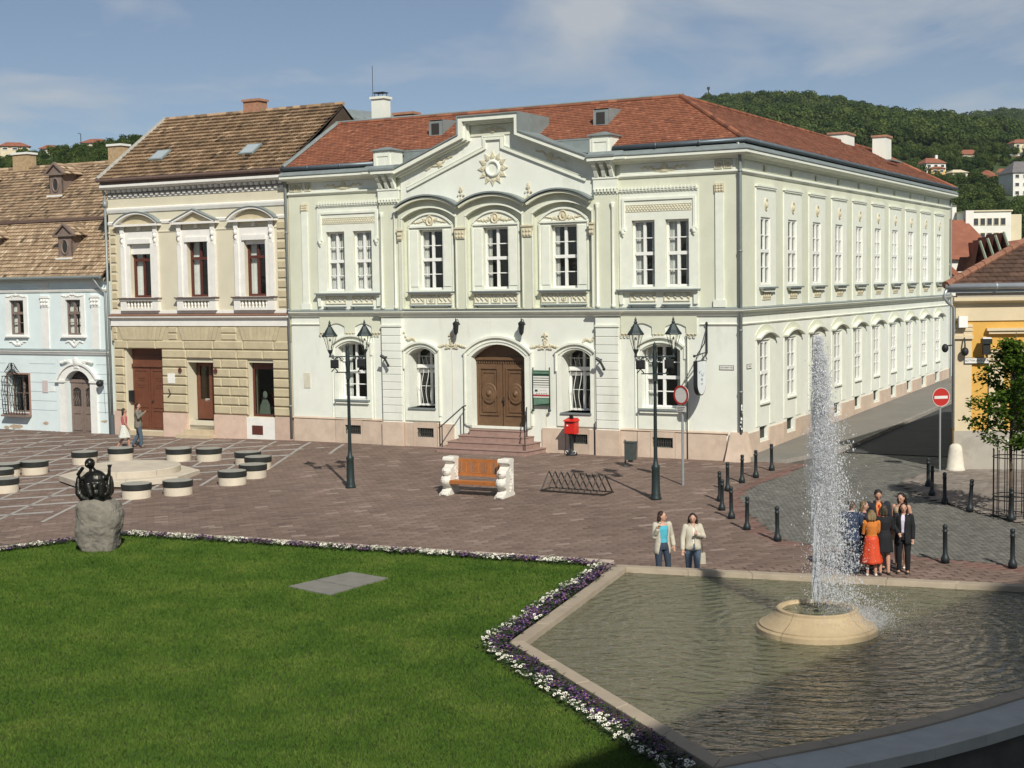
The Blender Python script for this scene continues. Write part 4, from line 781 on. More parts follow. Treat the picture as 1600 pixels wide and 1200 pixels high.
# ================================================================== pale blue house
m_blue = mat('pale_blue_stucco', (.66, .745, .745), .88, .06, .8, .2, 40, stain=((.62, .60, .54), .9, .6, .5))
m_bwht = mat('blue_house_trim', (.74, .74, .70), .85, .06, 3, .2, 50, stain=((.5, .48, .42), 2.0, .62, .4))
m_grywood = mat('grey_brown_wood', (.20, .15, .125), .65, .15, 6, .15, 30)
m_peel = mat('bare_plaster', (.42, .33, .24), .95, .2, 8)
Y0, Y1 = -24.0, -9.9
H3 = thing('blue_house', 'low pale blue house with white pilasters, arched doorway and steep tiled mansard roof', 'house', Lw(Y0, 0, -.12), ROT)
Q = Frame(H3, Y0)
DO = arch(-12.62, -11.1, -.2, 2.28, 2.78, 12); GW = [(-16.3, .78), (-14.95, .78), (-14.95, 2.55), (-16.3, 2.55)]
UW = [(-19.6, -18.7), (-16.0, -15.1), (-12.48, -11.57)]
Q.build(MB().plate([(Y0, -.3), (Y1, -.3), (Y1, 3.46), (Y0, 3.46)], [DO, GW, [(-20.2, .9), (-19.0, .9), (-19.0, 2.7), (-20.2, 2.7)]], 0, .5), 'lower_wall', m_blue)
Q.build(MB().plate([(Y0, 3.46), (Y1, 3.46), (Y1, 6.75), (Y0, 6.75)], [[(a, 4.36), (b, 4.36), (b, 5.92), (a, 5.92)] for a, b in UW], 0, .5), 'upper_wall', m_blue)
Q.build(MB().box(Y0, Y1, 2, 2.1, -.3, 6.7), 'dark_room_backing', m_dark); Q.build(MB().box(Y0, Y0+.3, .5, 9, -.3, 6.7).box(Y0, Y1, 9, 9.2, -.3, 6.7), 'rear_wall', m_blue)
pth = [(Y0, 0), (Y1, 0)]
sweep_plan(Q, 'string_course', [(0, 3.46), (.06, 3.48), (.1, 3.55), (.14, 3.6), (.14, 3.64), (0, 3.68)], pth, m_bwht); sweep_plan(Q, 'string_course_flashing', [(0, 3.69), (.16, 3.655), (.16, 3.67), (0, 3.73)], pth, m_lead)
sweep_plan(Q, 'eaves_cornice', [(0, 6.25), (.05, 6.27), (.08, 6.36), (0, 6.4)], pth, m_bwht); Q.build(MB().box(Y0, Y1, -.12, 0, 6.7, 6.86), 'eaves_board', m_bwht)
zz_ = .95
for i in range(6):
    for a, b in ((Y0, -20.3), (-18.9, -16.42), (-14.85, -13.25), (-10.75, Y1)): Q.build(MB().box(a, b, -.006, .002, zz_+.42*i-.008, zz_+.42*i+.008), 'wall_joint', mat('joint_shadow_grey', (.25, .31, .33), .9))
for c in (-17.2, -13.75, -10.7):
    Q.build(MB().box(c-.22, c+.22, -.05, 0, 3.73, 5.6), 'pilaster', m_bwht); mb = MB(); mb.box(c-.28, c+.28, -.1, 0, 6.0, 6.1); mb.box(c-.24, c+.24, -.07, 0, 5.6, 6.0)
    for q in range(3):
        for r_ in range(2): mb.ell((c-.17+.17*q, -.09, 5.72+.17*r_), (.08, .04, .07), 6, 4)
    Q.build(mb, 'pilaster_capital', m_bwht); Q.build(MB().box(c-.25, c+.25, -.03, 0, 6.4, 6.7), 'frieze_block', m_bwht)
for i, (a, b) in enumerate(UW):
    Q.build(MB().plate([(a-.25, 4.2), (b+.25, 4.2), (b+.25, 6.15), (a-.25, 6.15)], [[(a, 4.36), (b, 4.36), (b, 5.92), (a, 5.92)]], -.04, 0), 'window_surround', m_bwht); Q.build(MB().box(a-.3, b+.3, -.14, 0, 4.24, 4.3), 'sill', m_bwht)
    mb = MB(); relief(mb, (a+b)/2, 4.02, 1.0, .3, -.02, 12, 8+i, .04); Q.build(mb, 'apron_relief', m_bwht)
    mb = MB(); relief(mb, (a+b)/2, 6.1, 1.2, .16, -.05, 10, 5+i, .03); Q.build(mb, 'head_relief', m_bwht)
    window(Q, a, b, 4.36, 5.92, .08, rows=((0, .33), (.33, .64), (.64, 1)), thick=(.64,), mf=m_grywood, curtain=1.05 if i == 2 else .7)
# grilled window
window(Q, -16.3, -14.95, .78, 2.55, .3, rows=((0, .5), (.5, 1)), thick=(), mf=m_grywood)
Q.build(MB().plate([(-16.38, .7), (-14.85, .7), (-14.85, 2.62), (-16.38, 2.62)], [GW], -.03, 0), 'window_surround', mat('red_stone_surround', (.33, .2, .16), .9)); mb = MB(); gx0, gx1 = -16.42, -15.05
for i in range(9): xx = gx0+(gx1-gx0)*i/8; mb.tube([(xx+.03*math.sin(t*20+i), -.3+.08*abs(2*t-1), .72+1.75*t) for t in np.linspace(0, 1, 16)], .014, 5)
for z in (.74, 1.15, 1.6, 2.05, 2.46): mb.tube([(gx0, -.02, z), (gx0, -.28, z), (gx1, -.28, z), (gx1, -.02, z)], .014, 5)
for k in range(6):
    for sg in (-1, 1): mb.tube([(-15.73+sg*(.1+.09*k*.6)+.12*sg*math.cos(t), -.28, 2.62+.06*math.sin(t)*(6-k)*.6+.04*(6-k)) for t in np.linspace(0, 5, 9)], .014, 5)
mb.ell((-15.73, -.28, 3.0), (.06, .04, .1), 7, 5); Q.build(mb, 'iron_grille', m_iron); Q.build(MB().box(-16.5, -14.85, -.32, 0, .62, .7), 'sill', m_grywood)
# arched door
fr_ = MB(); fr_.plate(arch(-13.0, -10.72, -.3, 2.35, 3.05, 14), [DO], -.1, 0); Q.build(fr_, 'door_surround', m_bwht); mb = MB(); mb.band(arc(-13.05, -10.67, 2.4, 3.1, 14), .1, -.17, 0); mb.box(-13.2, -12.6, -.16, 0, 2.24, 2.34); mb.box(-11.1, -10.55, -.16, 0, 2.24, 2.34); Q.build(mb, 'door_moulding', m_bwht)
mb = MB(); relief(mb, -11.86, 3.12, 1.9, .35, -.1, 14, 4, .05); mb.ell((-11.86, -.14, 3.2), (.18, .07, .2), 9, 6); Q.build(mb, 'door_crest', m_bwht)
dd = Q.build(MB().box(-12.66, -11.06, .3, .36, -.2, 2.85), 'arched_door', m_grywood)
for a, b in ((-12.6, -11.88), (-11.84, -11.1)):
    pts = [(a+.12, 1.15), (b-.1, 1.15)]+list(reversed(arc(a+.12, b-.1, 1.85, 2.0, 8))); Q.build(MB().plate([(a, -.2), (b, -.2), (b, 2.22), (a, 2.22)], [pts], .24, .3), 'door_leaf', m_grywood, dd); Q.build(MB().prism(pts, .285, .295), 'pane', m_dark, dd); mb = MB(); mb.band([(a+.12, .1), (b-.1, .1), (b-.1, .85), (a+.12, .85)], .05, .21, .24, closed=True)
    for k in range(4): mb.tube([(a+.18+.1*k+.05*math.sin(t*7), .23, 1.18+.65*t) for t in np.linspace(0, 1, 8)], .012, 4)
    Q.build(mb, 'leaf_moulding', m_grywood, dd)
Q.build(MB().box(-12.64, -11.08, .2, .3, 2.22, 2.36), 'transom', m_grywood, dd); mb = MB(); [mb.tube([(-11.86+.6*math.sin(a)*t, .27, 2.38+.36*math.cos(a*.9)*t) for t in (0.1, 1)], .015, 4) for a in np.linspace(-1.3, 1.3, 9)]; Q.build(mb, 'fanlight_bars', m_grywood, dd); Q.build(MB().prism([(-12.6, 2.36), (-11.1, 2.36)]+list(reversed(arc(-12.6, -11.1, 2.37, 2.76, 10))), .28, .29), 'pane', m_dark, dd)
# lamp, plaque, peeling patches
mb = MB(); mb.ell((-10.35, -.25, 2.25), (.17, .17, .15), 12, 8); mb.tube([(-10.35, -.02, 2.35), (-10.35, -.25, 2.4), (-10.35, -.25, 2.3)], .02, 5); mb.tube([(-10.35, -.02, 2.1), (-10.3, -.02, .9)], .01, 4); Q.build(mb, 'wall_lamp', m_iron)
Q.build(MB().box(-14.1, -13.75, -.03, 0, 1.75, 2.3), 'wall_plaque', mat('plaque_stone', (.55, .48, .46), .8)); Q.build(MB().box(-13.6, -13.35, -.02, 0, 1.8, 2.0), 'wall_plaque', m_bwht)
q_ = random.Random(5)
for (cx_, cz_, w_, h_) in ((-15.9, .12, .5, .13), (-16.5, .05, .2, .1), (-14.0, .35, .22, .08), (-10.4, .55, .25, .07)):
    pts = [(cx_+w_*math.cos(t)*q_.uniform(.6, 1.1), cz_+h_*math.sin(t)*q_.uniform(.5, 1.2)) for t in np.linspace(0, 6.1, 14)]; Q.build(MB().prism(pts, -.004, .0), 'peeled_patch', m_peel)
# roof
m_oldtile2 = mat('sandy_clay_tile', None, .9, .14, 1.0, .2, 60, ramp=[(0, (.085, .065, .045)), (.25, (.22, .155, .10)), (.55, (.36, .255, .16)), (.85, (.48, .36, .235)), (1, (.56, .45, .32))], stain=((.15, .13, .09), 1.0, .57, .4))
W_ = Y1-Y0; ob1 = math.hypot(2.1, 2.68); ob2 = math.hypot(3.2, 2.75)
mb = MB(); mb.add([(Y0, -.35, 6.86), (Y1, -.35, 6.86), (Y1, 1.78, 9.56), (Y0, 1.78, 9.56), (Y0, 5, 12.36), (Y1, 5, 12.36), (Y0, 9.3, 6.86), (Y1, 9.3, 6.86)], [(0, 1, 2, 3), (3, 2, 5, 4), (4, 5, 7, 6)]); mb.add([(Y1, -.3, 6.7), (Y1, 1.8, 9.5), (Y1, 5, 12.3), (Y1, 9.3, 6.8)], [(0, 1, 2, 3)]); Q.build(mb, 'roof_deck', MATS['roof_deck_dark'])
tile_roof('roof_tiles', H3, (0, -.35, 6.9), (1, 0, 0), (0, 2.1, 2.68), [(0, 0), (W_, 0), (W_, ob1), (0, ob1)], .19, .21, m_oldtile2, .06, 31, bias=.08, contrast=.95, gap=.009)
tile_roof('roof_tiles', H3, (0, 1.8, 9.64), (1, 0, 0), (0, 3.2, 2.75), [(0, 0), (W_, 0), (W_, ob2), (0, ob2)], .19, .22, m_oldtile2, .06, 32, bias=-.06, contrast=.95, gap=.009)
mb = MB(); mb.tube([(Y0, -.42, 6.9), (Y1-.05, -.42, 6.9)], .07, 8); Q.build(mb, 'gutter', m_pipe); Q.build(MB().box(Y0, Y1+.1, 1.55, 1.85, 9.5, 9.64), 'mansard_gutter', m_brownpaint); ridge_caps('ridge_tiles', H3, (0, 5, 12.42), (W_, 5, 12.42), m_oldtile2, .1)
mb = MB(); mb.tube([(-10.35, -.42, 6.85), (-10.3, -.2, 6.5), (-10.02, -.1, 6.2), (-9.98, -.1, -.1)], .05, 8); Q.build(mb, 'drainpipe', m_pipe, smooth=True)
def dormer(cx, y0, z0, zr_at, par):
    mb = MB(); mb.prism([(cx-.42, z0), (cx+.42, z0), (cx+.42, z0+1.0), (cx-.42, z0+1.0)], y0, y0+.08); mb.box(cx-.42, cx-.36, y0, y0+1.1, z0, z0+1.0); mb.box(cx+.36, cx+.42, y0, y0+1.1, z0, z0+1.0); o = Q.build(mb, 'roof_dormer', m_grywood, par)
    mb = MB(); mb.tube([(cx+.2*math.cos(t), y0-.015, z0+.48+.32*math.sin(t)) for t in np.linspace(0, 6.28, 17)], .045, 5); Q.build(mb, 'oval_frame', m_grywood, o); pts = [(cx+.19*math.cos(t), z0+.48+.31*math.sin(t)) for t in np.linspace(0, 6.1, 14)]; Q.build(MB().prism(pts, y0-.012, y0), 'pane', m_dark, o)
    mb = MB(); mb.band([(cx-.66, z0+.98), (cx, z0+1.5), (cx+.66, z0+.98)], .09, y0-.12, y0+.05); mb.box(cx-.66, cx+.66, y0-.1, y0+.03, z0+.94, z0+1.02); mb.prism([(cx-.5, z0+1.0), (cx+.5, z0+1.0), (cx, z0+1.42)], y0-.02, y0+.05); Q.build(mb, 'dormer_gable', m_grywood, o)
    for sg in (-1, 1): 
        t = tile_roof('dormer_tiles', o, (cx-Y0+sg*.68, y0-.08, z0+.98), (0, 1, 0), (-sg*.66, 0, .52), [(0, 0), (1.75, 0), (2.15, .84), (0, .84)], .2, .21, m_oldtile2, .04, 40, kind='stuff')
    Q.build(MB().box(cx-.5, cx+.5, y0-.12, y0+.02, z0-.08, z0), 'dormer_sill', m_bwht, o)
for cx in (-12.75, -17.75): dormer(cx, .35, 7.8, 0, H3)
for cx in (-16.15, -21.6): dormer(cx, 3.2, 10.85, 0, H3)
chimney(Q, -13.9, 5.1, 12.2, 13.15, .8, .6, m_oldtile2 if 0 else mat('tan_chimney_brick', (.40, .29, .17), .9, .25, 8, .3, 40), m_bwht); chimney(Q, -20.2, 5.1, 12.2, 13.1, 1.0, .6, MATS['tan_chimney_brick'], m_bwht)

# ================================================================== yellow house at the right edge
m_yel = mat('yellow_stucco', (.62, .36, .085), .88, .07, 1.2, .2, 40); m_cream = mat('cream_stucco', (.62, .52, .35), .88, .07, 1.2, .2, 40, stain=((.45, .38, .27), 1.3, .6, .35)); m_greybase = mat('grey_render_base', (.37, .34, .29), .92, .1, 1.5, .3, 30, stain=((.24, .22, .19), 1.4, .54, .6))
m_brtile = mat('dark_brown_tile', None, .85, .12, 2, .2, 60, ramp=[(0, (.05, .03, .022)), (.4, (.09, .052, .036)), (.75, (.14, .08, .055)), (1, (.2, .125, .09))], rand=.55)
YR = math.atan2(-.1, 1.0)
H4 = thing('yellow_house', 'yellow corner house with cream pilasters, grey base and dark tiled roof', 'house', (14.2, 46.25, -.02), YR)
Z = Frame(H4, 0)
Z.build(MB().plate([(0, -.3), (9, -.3), (9, 5.4), (0, 5.4)], [[(1.72, 1.0), (2.9, 1.0), (2.9, 3.75), (1.72, 3.75)]], 0, .4), 'front_wall', m_yel)
mb = MB(); mb.add([(0, 0, -.3), (0, 0, 5.4), (7.9, 14.4, 5.4), (7.9, 14.4, -.3)], [(0, 1, 2, 3)]); mb.box(8.7, 9, .4, 14, -.3, 5.4); mb.box(7.5, 9, 14, 14.3, -.3, 5.4); Z.build(mb, 'street_side_wall', m_cream); Z.build(MB().box(1.0, 8.7, 1.3, 1.4, -.2, 5.3), 'dark_room_backing', m_dark)
Z.build(MB().box(-.05, 9, -.09, 0, -.3, 1.3), 'base_course', m_greybase)
Z.build(MB().box(-.02, .5, -.06, 0, 1.3, 4.25), 'pilaster', m_cream); mb = MB(); mb.box(-.06, .54, -.14, 0, 4.25, 4.36); mb.box(-.03, .51, -.09, 0, 4.36, 4.72); mb.box(-.05, .53, -.12, 0, 4.5, 4.56); mb.box(-.05, .53, -.11, 0, 4.62, 4.67); Z.build(mb, 'pilaster_capital', m_cream)
Z.build(MB().box(0, 9, -.05, 0, 4.82, 5.4), 'entablature', m_cream); sweep_plan(Z, 'cornice', [(0, 5.36), (.12, 5.4), (.3, 5.46), (.3, 5.56), (0, 5.62)], [(-.1, 0), (9, 0)], m_cream); Z.build(MB().box(0, 9, -.25, 0, 5.56, 5.8), 'soffit_board', m_greybase)
mb = MB(); mb.box(.95, 3.7, -.2, 0, 4.5, 4.58); mb.box(1.02, 3.6, -.14, 0, 4.4, 4.5); Z.build(mb, 'window_hood', m_cream); mb = MB(); mb.box(1.0, 1.62, -.16, 0, 3.82, 3.9); mb.box(1.0, 1.55, -.1, 0, 3.64, 3.82); mb.box(.98, 1.6, -.14, 0, 3.56, 3.62); mb.box(1.04, 1.5, -.07, 0, 1.3, 3.56); Z.build(mb, 'window_pilaster', m_cream); Z.build(MB().box(1.62, 3.1, -.12, 0, 3.82, 3.9), 'window_lintel', m_cream)
window(Z, 1.72, 2.9, 1.0, 3.75, .15, rows=((0, .7), (.7, 1)), thick=(.7,), mf=mat('dark_green_wood', (.03, .05, .045), .5)); Z.build(MB().box(1.6, 3.0, -.2, .1, .92, 1.0), 'sill', m_bwht)
mb = MB(); gut(mb, [(-.4, -.42, 5.92), (9, -.42, 5.92)], .1); mb.tube([(-.35, -.42, 5.86), (-.45, -.42, 5.6), (-.3, -.3, 5.42), (-.08, -.1, 5.25), (-.07, -.07, 1.4)], .05, 8); Z.build(mb, 'gutter', mat('bright_zinc', (.42, .45, .47), .4, .1, 3, metal=.5), smooth=True); Z.build(MB().box(-.35, 9, -.36, -.1, 5.72, 5.83), 'gutter_flashing', MATS['bright_zinc'])
Z.build(MB().add([(-.35, -.4, 5.9), (9, -.4, 5.9), (9, 7, 9.2), (7.05, 7, 9.2)], [(0, 1, 2, 3)]).add([(-.35, -.4, 5.9), (7.05, 7, 9.2), (9.4, 15, 5.9)], [(0, 1, 2)]), 'roof_deck', MATS['roof_deck_dark'])
upv = Vector((0, 7.4, 3.3)).normalized(); sl4 = math.hypot(7.4, 3.3); tw, th = .30, .34; tme = {}
nt_ = 0
for r in range(14):
    v = r*th; u0 = v*7.4/sl4
    u = (tw/2 if r % 2 else 0)
    while u < 4.2:
        if u+tw*.4 > u0:
            a0 = max(u, u0); wq = round(u+tw-a0-.012, 2)
            if wq > .05:
                if wq not in tme: tme[wq] = MB().add([(0, 0, .055), (wq*.5, 0, .075), (wq, 0, .055), (wq, th*1.1, .012), (wq*.5, th*1.1, .03), (0, th*1.1, .012), (0, 0, 0.01), (wq*.5, 0, .02), (wq, 0, .01)], [(0, 1, 4, 5), (1, 2, 3, 4), (6, 7, 1, 0), (7, 8, 2, 1)], 0, .2).mesh('roof_tile', m_brtile)
                p = Vector((-.35+a0, -.4, 5.9))+upv*v; link(tme[wq], 'roof_tile', H4, p, rot=(math.atan2(3.3, 7.4)+rnd.uniform(-.01, .01), 0, 0)); nt_ += 1
        u += tw
tile_roof('roof_tiles', H4, (-.35, -.4, 5.9), (1, 0, 0), (0, 7.4, 3.3), [(4.2, 0), (9.3, 0), (9.3, sl4), (7.4, sl4), (4.76, 4.76*sl4/7.4), (4.2, 0)], .3, .34, m_brtile, .06, 44, bias=-.2)
ridge_caps('hip_tiles', H4, (-.38, -.43, 5.98), (7.05, 7, 9.28), mat('hip_tile_terracotta', (.25, .12, .075), .9, .2, 6), .13, .42)
Z.build(MB().box(.05, .32, -.32, -.12, 4.62, 4.98), 'alarm_box', m_frame)
mb = MB(); mb.tube([(.25, -.05, 4.4), (.25, -.25, 4.1), (.25, -.25, 3.95)], .025, 5); mb.ell((.25, -.25, 3.85), (.12, .12, .14), 10, 7); Z.build(mb, 'camera_dome', m_iron, smooth=True)
mb = MB(); mb.tube([(-.02, .1, 4.05), (-.28, .1, 4.02)], .02, 5); mb.ell((-.3, .1, 3.95), (.11, .11, .14), 10, 7); Z.build(mb, 'camera_dome', m_iron, smooth=True)
mb = MB(); mb.box(.78, 1.0, -.45, -.25, 3.75, 4.1); mb.box(.74, 1.04, -.5, -.2, 4.1, 4.25); mb.tube([(.9, 0, 3.85), (.9, -.3, 3.85)], .025, 5); fl_ = Z.build(mb, 'floodlight', m_iron); Z.build(MB().box(.76, 1.02, -.48, -.22, 4.26, 4.3), 'floodlight_cover', m_frame, fl_)
# ================================================================== hills, forest, far houses
def hz_(x, y):
    r1 = np.interp(x, [-400, -60, 20, 70, 96, 123, 155, 186, 230, 320, 500], [14, 34, 68, 86, 89, 88, 83.5, 75.5, 65, 55, 55])
    z1 = r1*np.interp(y, [110, 200, 300, 350, 520, 700, 760, 900], [.0, .09, .27, .345, .68, 1.0, .95, .7])
    r2 = np.interp(x, [-300, 100, 250, 307, 390, 520, 700, 1200], [30, 60, 100, 115, 124, 140, 150, 140]); z2 = r2*np.interp(y, [110, 400, 700, 1100, 1180, 1500], [0, .16, .45, 1.0, .96, .7])
    r3 = np.interp(x, [-400, -140, -97, -85, -73, -50, -20, 10], [26.5, 27.5, 28.2, 28.7, 30, 34, 28, 8]); z3 = r3*np.interp(y, [85, 120, 200, 250, 285, 330, 600], [0, .12, .62, .98, 1.0, .97, .5])
    z = np.maximum(np.maximum(z1*(x > -60)+z1*.4*(x <= -60), z2), z3)
    return z
xs = np.arange(-400, 1101, 10.0); ys = np.concatenate([np.arange(80, 420, 8.0), np.arange(420, 1500, 14.0)])
XX, YY = np.meshgrid(xs, ys); rs = np.random.RandomState(4)
def bumpy(x, y): return np.where(np.asarray(x) < 0, .3, 1.0)*(1.6*np.sin(x*.051+y*.02)+1.3*np.sin(x*.02-y*.043+2)+1.0*np.sin(x*.11+1)*np.sin(y*.09))
fade = np.clip((YY-85)/60, 0, 1); ZZ = hz_(XX, YY)+bumpy(XX, YY)*fade-1.2*(1-fade)
V = np.stack([XX.ravel(), YY.ravel(), ZZ.ravel()], 1); nx = len(xs); ny = len(ys); I = np.arange(nx*ny).reshape(ny, nx)
Fq = np.stack([I[:-1, :-1].ravel(), I[:-1, 1:].ravel(), I[1:, 1:].ravel(), I[1:, :-1].ravel()], 1)
m_hill = mat('hill_grass', (.055, .085, .025), .95, .35, .03, 0, stain=((.13, .13, .05), .02, .55, .6))
ho = link(np_mesh('hills', V, Fq, m_hill, smooth=True), 'hills'); tag(ho, kind='structure')
gme = np_mesh('ground', np.array([[-4000, -1500, -1.3], [4000, -1500, -1.3], [4000, 6000, -1.3], [-4000, 6000, -1.3]], float), np.array([[0, 1, 2, 3]]), mat('ground_earth', (.09, .09, .06), .95, .3, .05)); tag(link(gme, 'ground'), kind='structure')
m_leaf_far = None
def leaf_mat(name, c1, c2, rand=True, trans=.35):
    m = bpy.data.materials.new(name); m.use_nodes = True; t = m.node_tree; t.nodes.clear(); A = t.nodes.new; K = t.links.new
    o = A('ShaderNodeOutputMaterial'); d = A('ShaderNodeBsdfDiffuse'); tr = A('ShaderNodeBsdfTranslucent'); mi = A('ShaderNodeMixShader'); mi.inputs[0].default_value = trans
    at = A('ShaderNodeAttribute'); at.attribute_name = 'tone'; oi = A('ShaderNodeObjectInfo'); mth = A('ShaderNodeMath'); mth.operation = 'MULTIPLY_ADD'; mth.inputs[1].default_value = .8; mth.inputs[2].default_value = -.36; K(oi.outputs['Random'], mth.inputs[0]); ad = A('ShaderNodeMath'); ad.operation = 'ADD'; ad.use_clamp = True; K(mth.outputs[0], ad.inputs[0]); K(at.outputs['Fac'], ad.inputs[1])
    mx_ = A('ShaderNodeMixRGB'); mx_.inputs[1].default_value = (*c1, 1); mx_.inputs[2].default_value = (*c2, 1); K(ad.outputs[0], mx_.inputs[0]); K(mx_.outputs[0], d.inputs[0]); K(mx_.outputs[0], tr.inputs[0]); K(d.outputs[0], mi.inputs[1]); K(tr.outputs[0], mi.inputs[2]); K(mi.outputs[0], o.inputs[0]); return m
m_leaf_far = leaf_mat('far_foliage', (.028, .055, .018), (.135, .18, .05))
def crown_mesh(seed, n=620):
    q = np.random.RandomState(seed); lobes = [(q.uniform(-1.6, 1.6), q.uniform(-1.6, 1.6), q.uniform(2.2, 5.4), q.uniform(1.2, 2.1)) for _ in range(9)]+[(0, 0, 4, 2.3)]
    Vv = []; Ff = []; tt = []
    for i in range(n):
        cx, cy, cz, r = lobes[q.randint(len(lobes))]; d = q.normal(size=3); d /= np.linalg.norm(d); rr = r*(.75+.3*q.rand()); c = np.array([cx, cy, cz])+d*rr*np.array([1, 1, .85])
        nrm = d+q.normal(size=3)*.5; nrm /= np.linalg.norm(nrm); a = np.cross(nrm, q.normal(size=3)); a /= np.linalg.norm(a); b = np.cross(nrm, a); s = q.uniform(.2, .46)
        k = len(Vv); Vv += [c+a*s, c+b*s*.8, c-a*s*.9, c-b*s]; Ff.append([k, k+1, k+2, k+3]); tt.append(np.clip(.36+q.normal()*.2, 0, 1))
    return np_mesh('crown', np.array(Vv), np.array(Ff), m_leaf_far, tt)
far_col = bpy.data.collections.new('forest_source'); 
for i in range(5): far_col.objects.link(bpy.data.objects.new('tree_crown', crown_mesh(50+i)))
house_spots = [(101.4, 350, 3.2, 'white'), (101.0, 340, 2.4, 'yellow'), (110.2, 335, 2.6, 'white2'), (117.2, 345, 3, 'yel2'), (109.3, 310, 4, 'grey'), (116.5, 370, 2.6, 'r1'), (124.7, 370, 2.4, 'r2'), (127.2, 366, 3, 'r3'), (138.6, 395, 3.6, 'r4'), (104.6, 340, 2.2, 'r5'), (-73.4, 262, 2.4, 'l1'), (-81.0, 258, 1.6, 'l2'), (-87.8, 262, 2.6, 'l3')]
q = np.random.RandomState(9); pts = []; scl = []
def scatter(n, x0, x1, y0, y1, dens=1.0, smin=.8, smax=1.35):
    x = q.uniform(x0, x1, n); y = q.uniform(y0, y1, n); z = hz_(x, y)+bumpy(x, y)*np.clip((y-85)/60, 0, 1)
    keep = np.ones(n, bool)
    for hx, hy, hs, _ in house_spots: keep &= ~((abs(x-hx*(y/hy)) < hs*1.0) & (y > hy-hs*4) & (y < hy+hs))
    keep &= ((np.sin(x*.05+1)*np.sin(y*.033)+.4*np.sin(x*.13+y*.07)) < 1.2*dens)
    for a, b, c in zip(x[keep], y[keep], z[keep]): pts.append((a, b, c-.6)); scl.append(q.uniform(smin, smax))
# only the parts of the hills that the square looks out on
def in_view(x, y): 
    az = np.degrees(np.arctan2(x, y)); return ((az > 4) & (az < 27)) | ((az < -10) & (az > -27))
scatter(4600, 40, 190, 175, 420, .9, .25, .55); scatter(6800, 40, 320, 420, 745, 3, .75, 1.3); scatter(4200, 180, 560, 700, 1140, 3, 1.2, 1.9); scatter(7000, -150, -30, 150, 300, 1.0, .16, .34)
P_ = np.array(pts); S_ = np.array(scl); k = in_view(P_[:, 0], P_[:, 1]); P_ = P_[k]; S_ = S_[k]
fm = bpy.data.meshes.new('forest'); fm.from_pydata([tuple(p) for p in P_], [], []); a_ = fm.attributes.new('size', 'FLOAT', 'POINT'); a_.data.foreach_set('value', S_.astype(np.float32))
fo = link(fm, 'forest'); tag(fo, 'dense green woodland covering the hills behind the town', 'woodland', kind='stuff')
gn = bpy.data.node_groups.new('forest_scatter', 'GeometryNodeTree'); gn.interface.new_socket('Geometry', in_out='INPUT', socket_type='NodeSocketGeometry'); gn.interface.new_socket('Geometry', in_out='OUTPUT', socket_type='NodeSocketGeometry')
A = gn.nodes.new; gi = A('NodeGroupInput'); go = A('NodeGroupOutput'); ip = A('GeometryNodeInstanceOnPoints'); ci = A('GeometryNodeCollectionInfo'); ci.inputs['Collection'].default_value = far_col; ci.inputs['Separate Children'].default_value = True; ci.inputs['Reset Children'].default_value = True
ip.inputs['Pick Instance'].default_value = True; na = A('GeometryNodeInputNamedAttribute'); na.data_type = 'FLOAT'; na.inputs['Name'].default_value = 'size'; rv = A('FunctionNodeRandomValue'); rv.data_type = 'FLOAT_VECTOR'; rv.inputs[0].default_value = (0, 0, 0); rv.inputs[1].default_value = (.1, .1, 6.28)
K = gn.links.new; K(gi.outputs[0], ip.inputs['Points']); K(ci.outputs[0], ip.inputs['Instance']); K(na.outputs[0], ip.inputs['Scale']); K(rv.outputs[0], ip.inputs['Rotation']); K(ip.outputs[0], go.inputs[0])
md = fo.modifiers.new('scatter', 'NODES'); md.node_group = gn
# far houses
m_fw = mat('far_white_wall', (.72, .70, .64), .9, .08, .5); m_fy = mat('far_yellow_wall', (.66, .42, .16), .9, .08, .5); m_fc = mat('far_cream_wall', (.62, .54, .38), .9, .08, .5); m_fr = mat('far_red_roof', (.26, .10, .06), .9, .2, 1.5); m_fg = mat('far_grey_roof', (.16, .15, .15), .9, .2, 1.5); m_fwin = mat('far_window', (.05, .055, .06), .3)
def far_house(name, label, x, y, z, w_, d_, h_, rh, mw, mr, rz=0.0, nw=3, floors=1, hip=.25, cat='house', grp=None, chim=True):
    o = thing(name, label, cat, (x, y, z), rz, grp); mb = MB(); mb.box(-w_/2, w_/2, -d_/2, d_/2, -3, h_); mb.build('wall', mw, o)
    e = .35; hx = w_/2*(1-hip*2) if hip < .5 else .01; mb = MB(); mb.add([(-w_/2-e, -d_/2-e, h_), (w_/2+e, -d_/2-e, h_), (w_/2+e, d_/2+e, h_), (-w_/2-e, d_/2+e, h_), (-hx, 0, h_+rh), (hx, 0, h_+rh)], [(0, 1, 5, 4), (1, 2, 5), (2, 3, 4, 5), (3, 0, 4), (3, 2, 1, 0)]); rf = mb.build('roof', mr, o)
    if chim: MB().box(w_*.18, w_*.18+.6, -.3, .3, h_+rh*.4, h_+rh+.7).build('chimney', m_fw, rf)
    for f in range(floors):
        for i in range(nw):
            cx = -w_/2+w_*(i+.5)/nw; fh = h_/floors; mb = MB(); mb.box(-.5, .5, -.05, .06, 0, min(1.4, fh*.5)); wn = mb.build('window', m_fw, o, loc=(cx, -d_/2-.02, f*fh+fh*.32)); MB().box(-.4, .4, -.07, -.045, .1, min(1.3, fh*.5-.1)).build('pane', m_fwin, wn)
    return o
def hill_z(x, y): return float(hz_(np.array([x]), np.array([y]))[0]+bumpy(np.array([x]), np.array([y]))[0])
def at(px, py, Y): # world point at ground distance Y seen from the square (x, z)
    f = 2260.756; d = _F+_R*((px-800)/f)-_U*((py-600)/f); t = Y/d.y; return d.x*t, 6.2+d.z*t
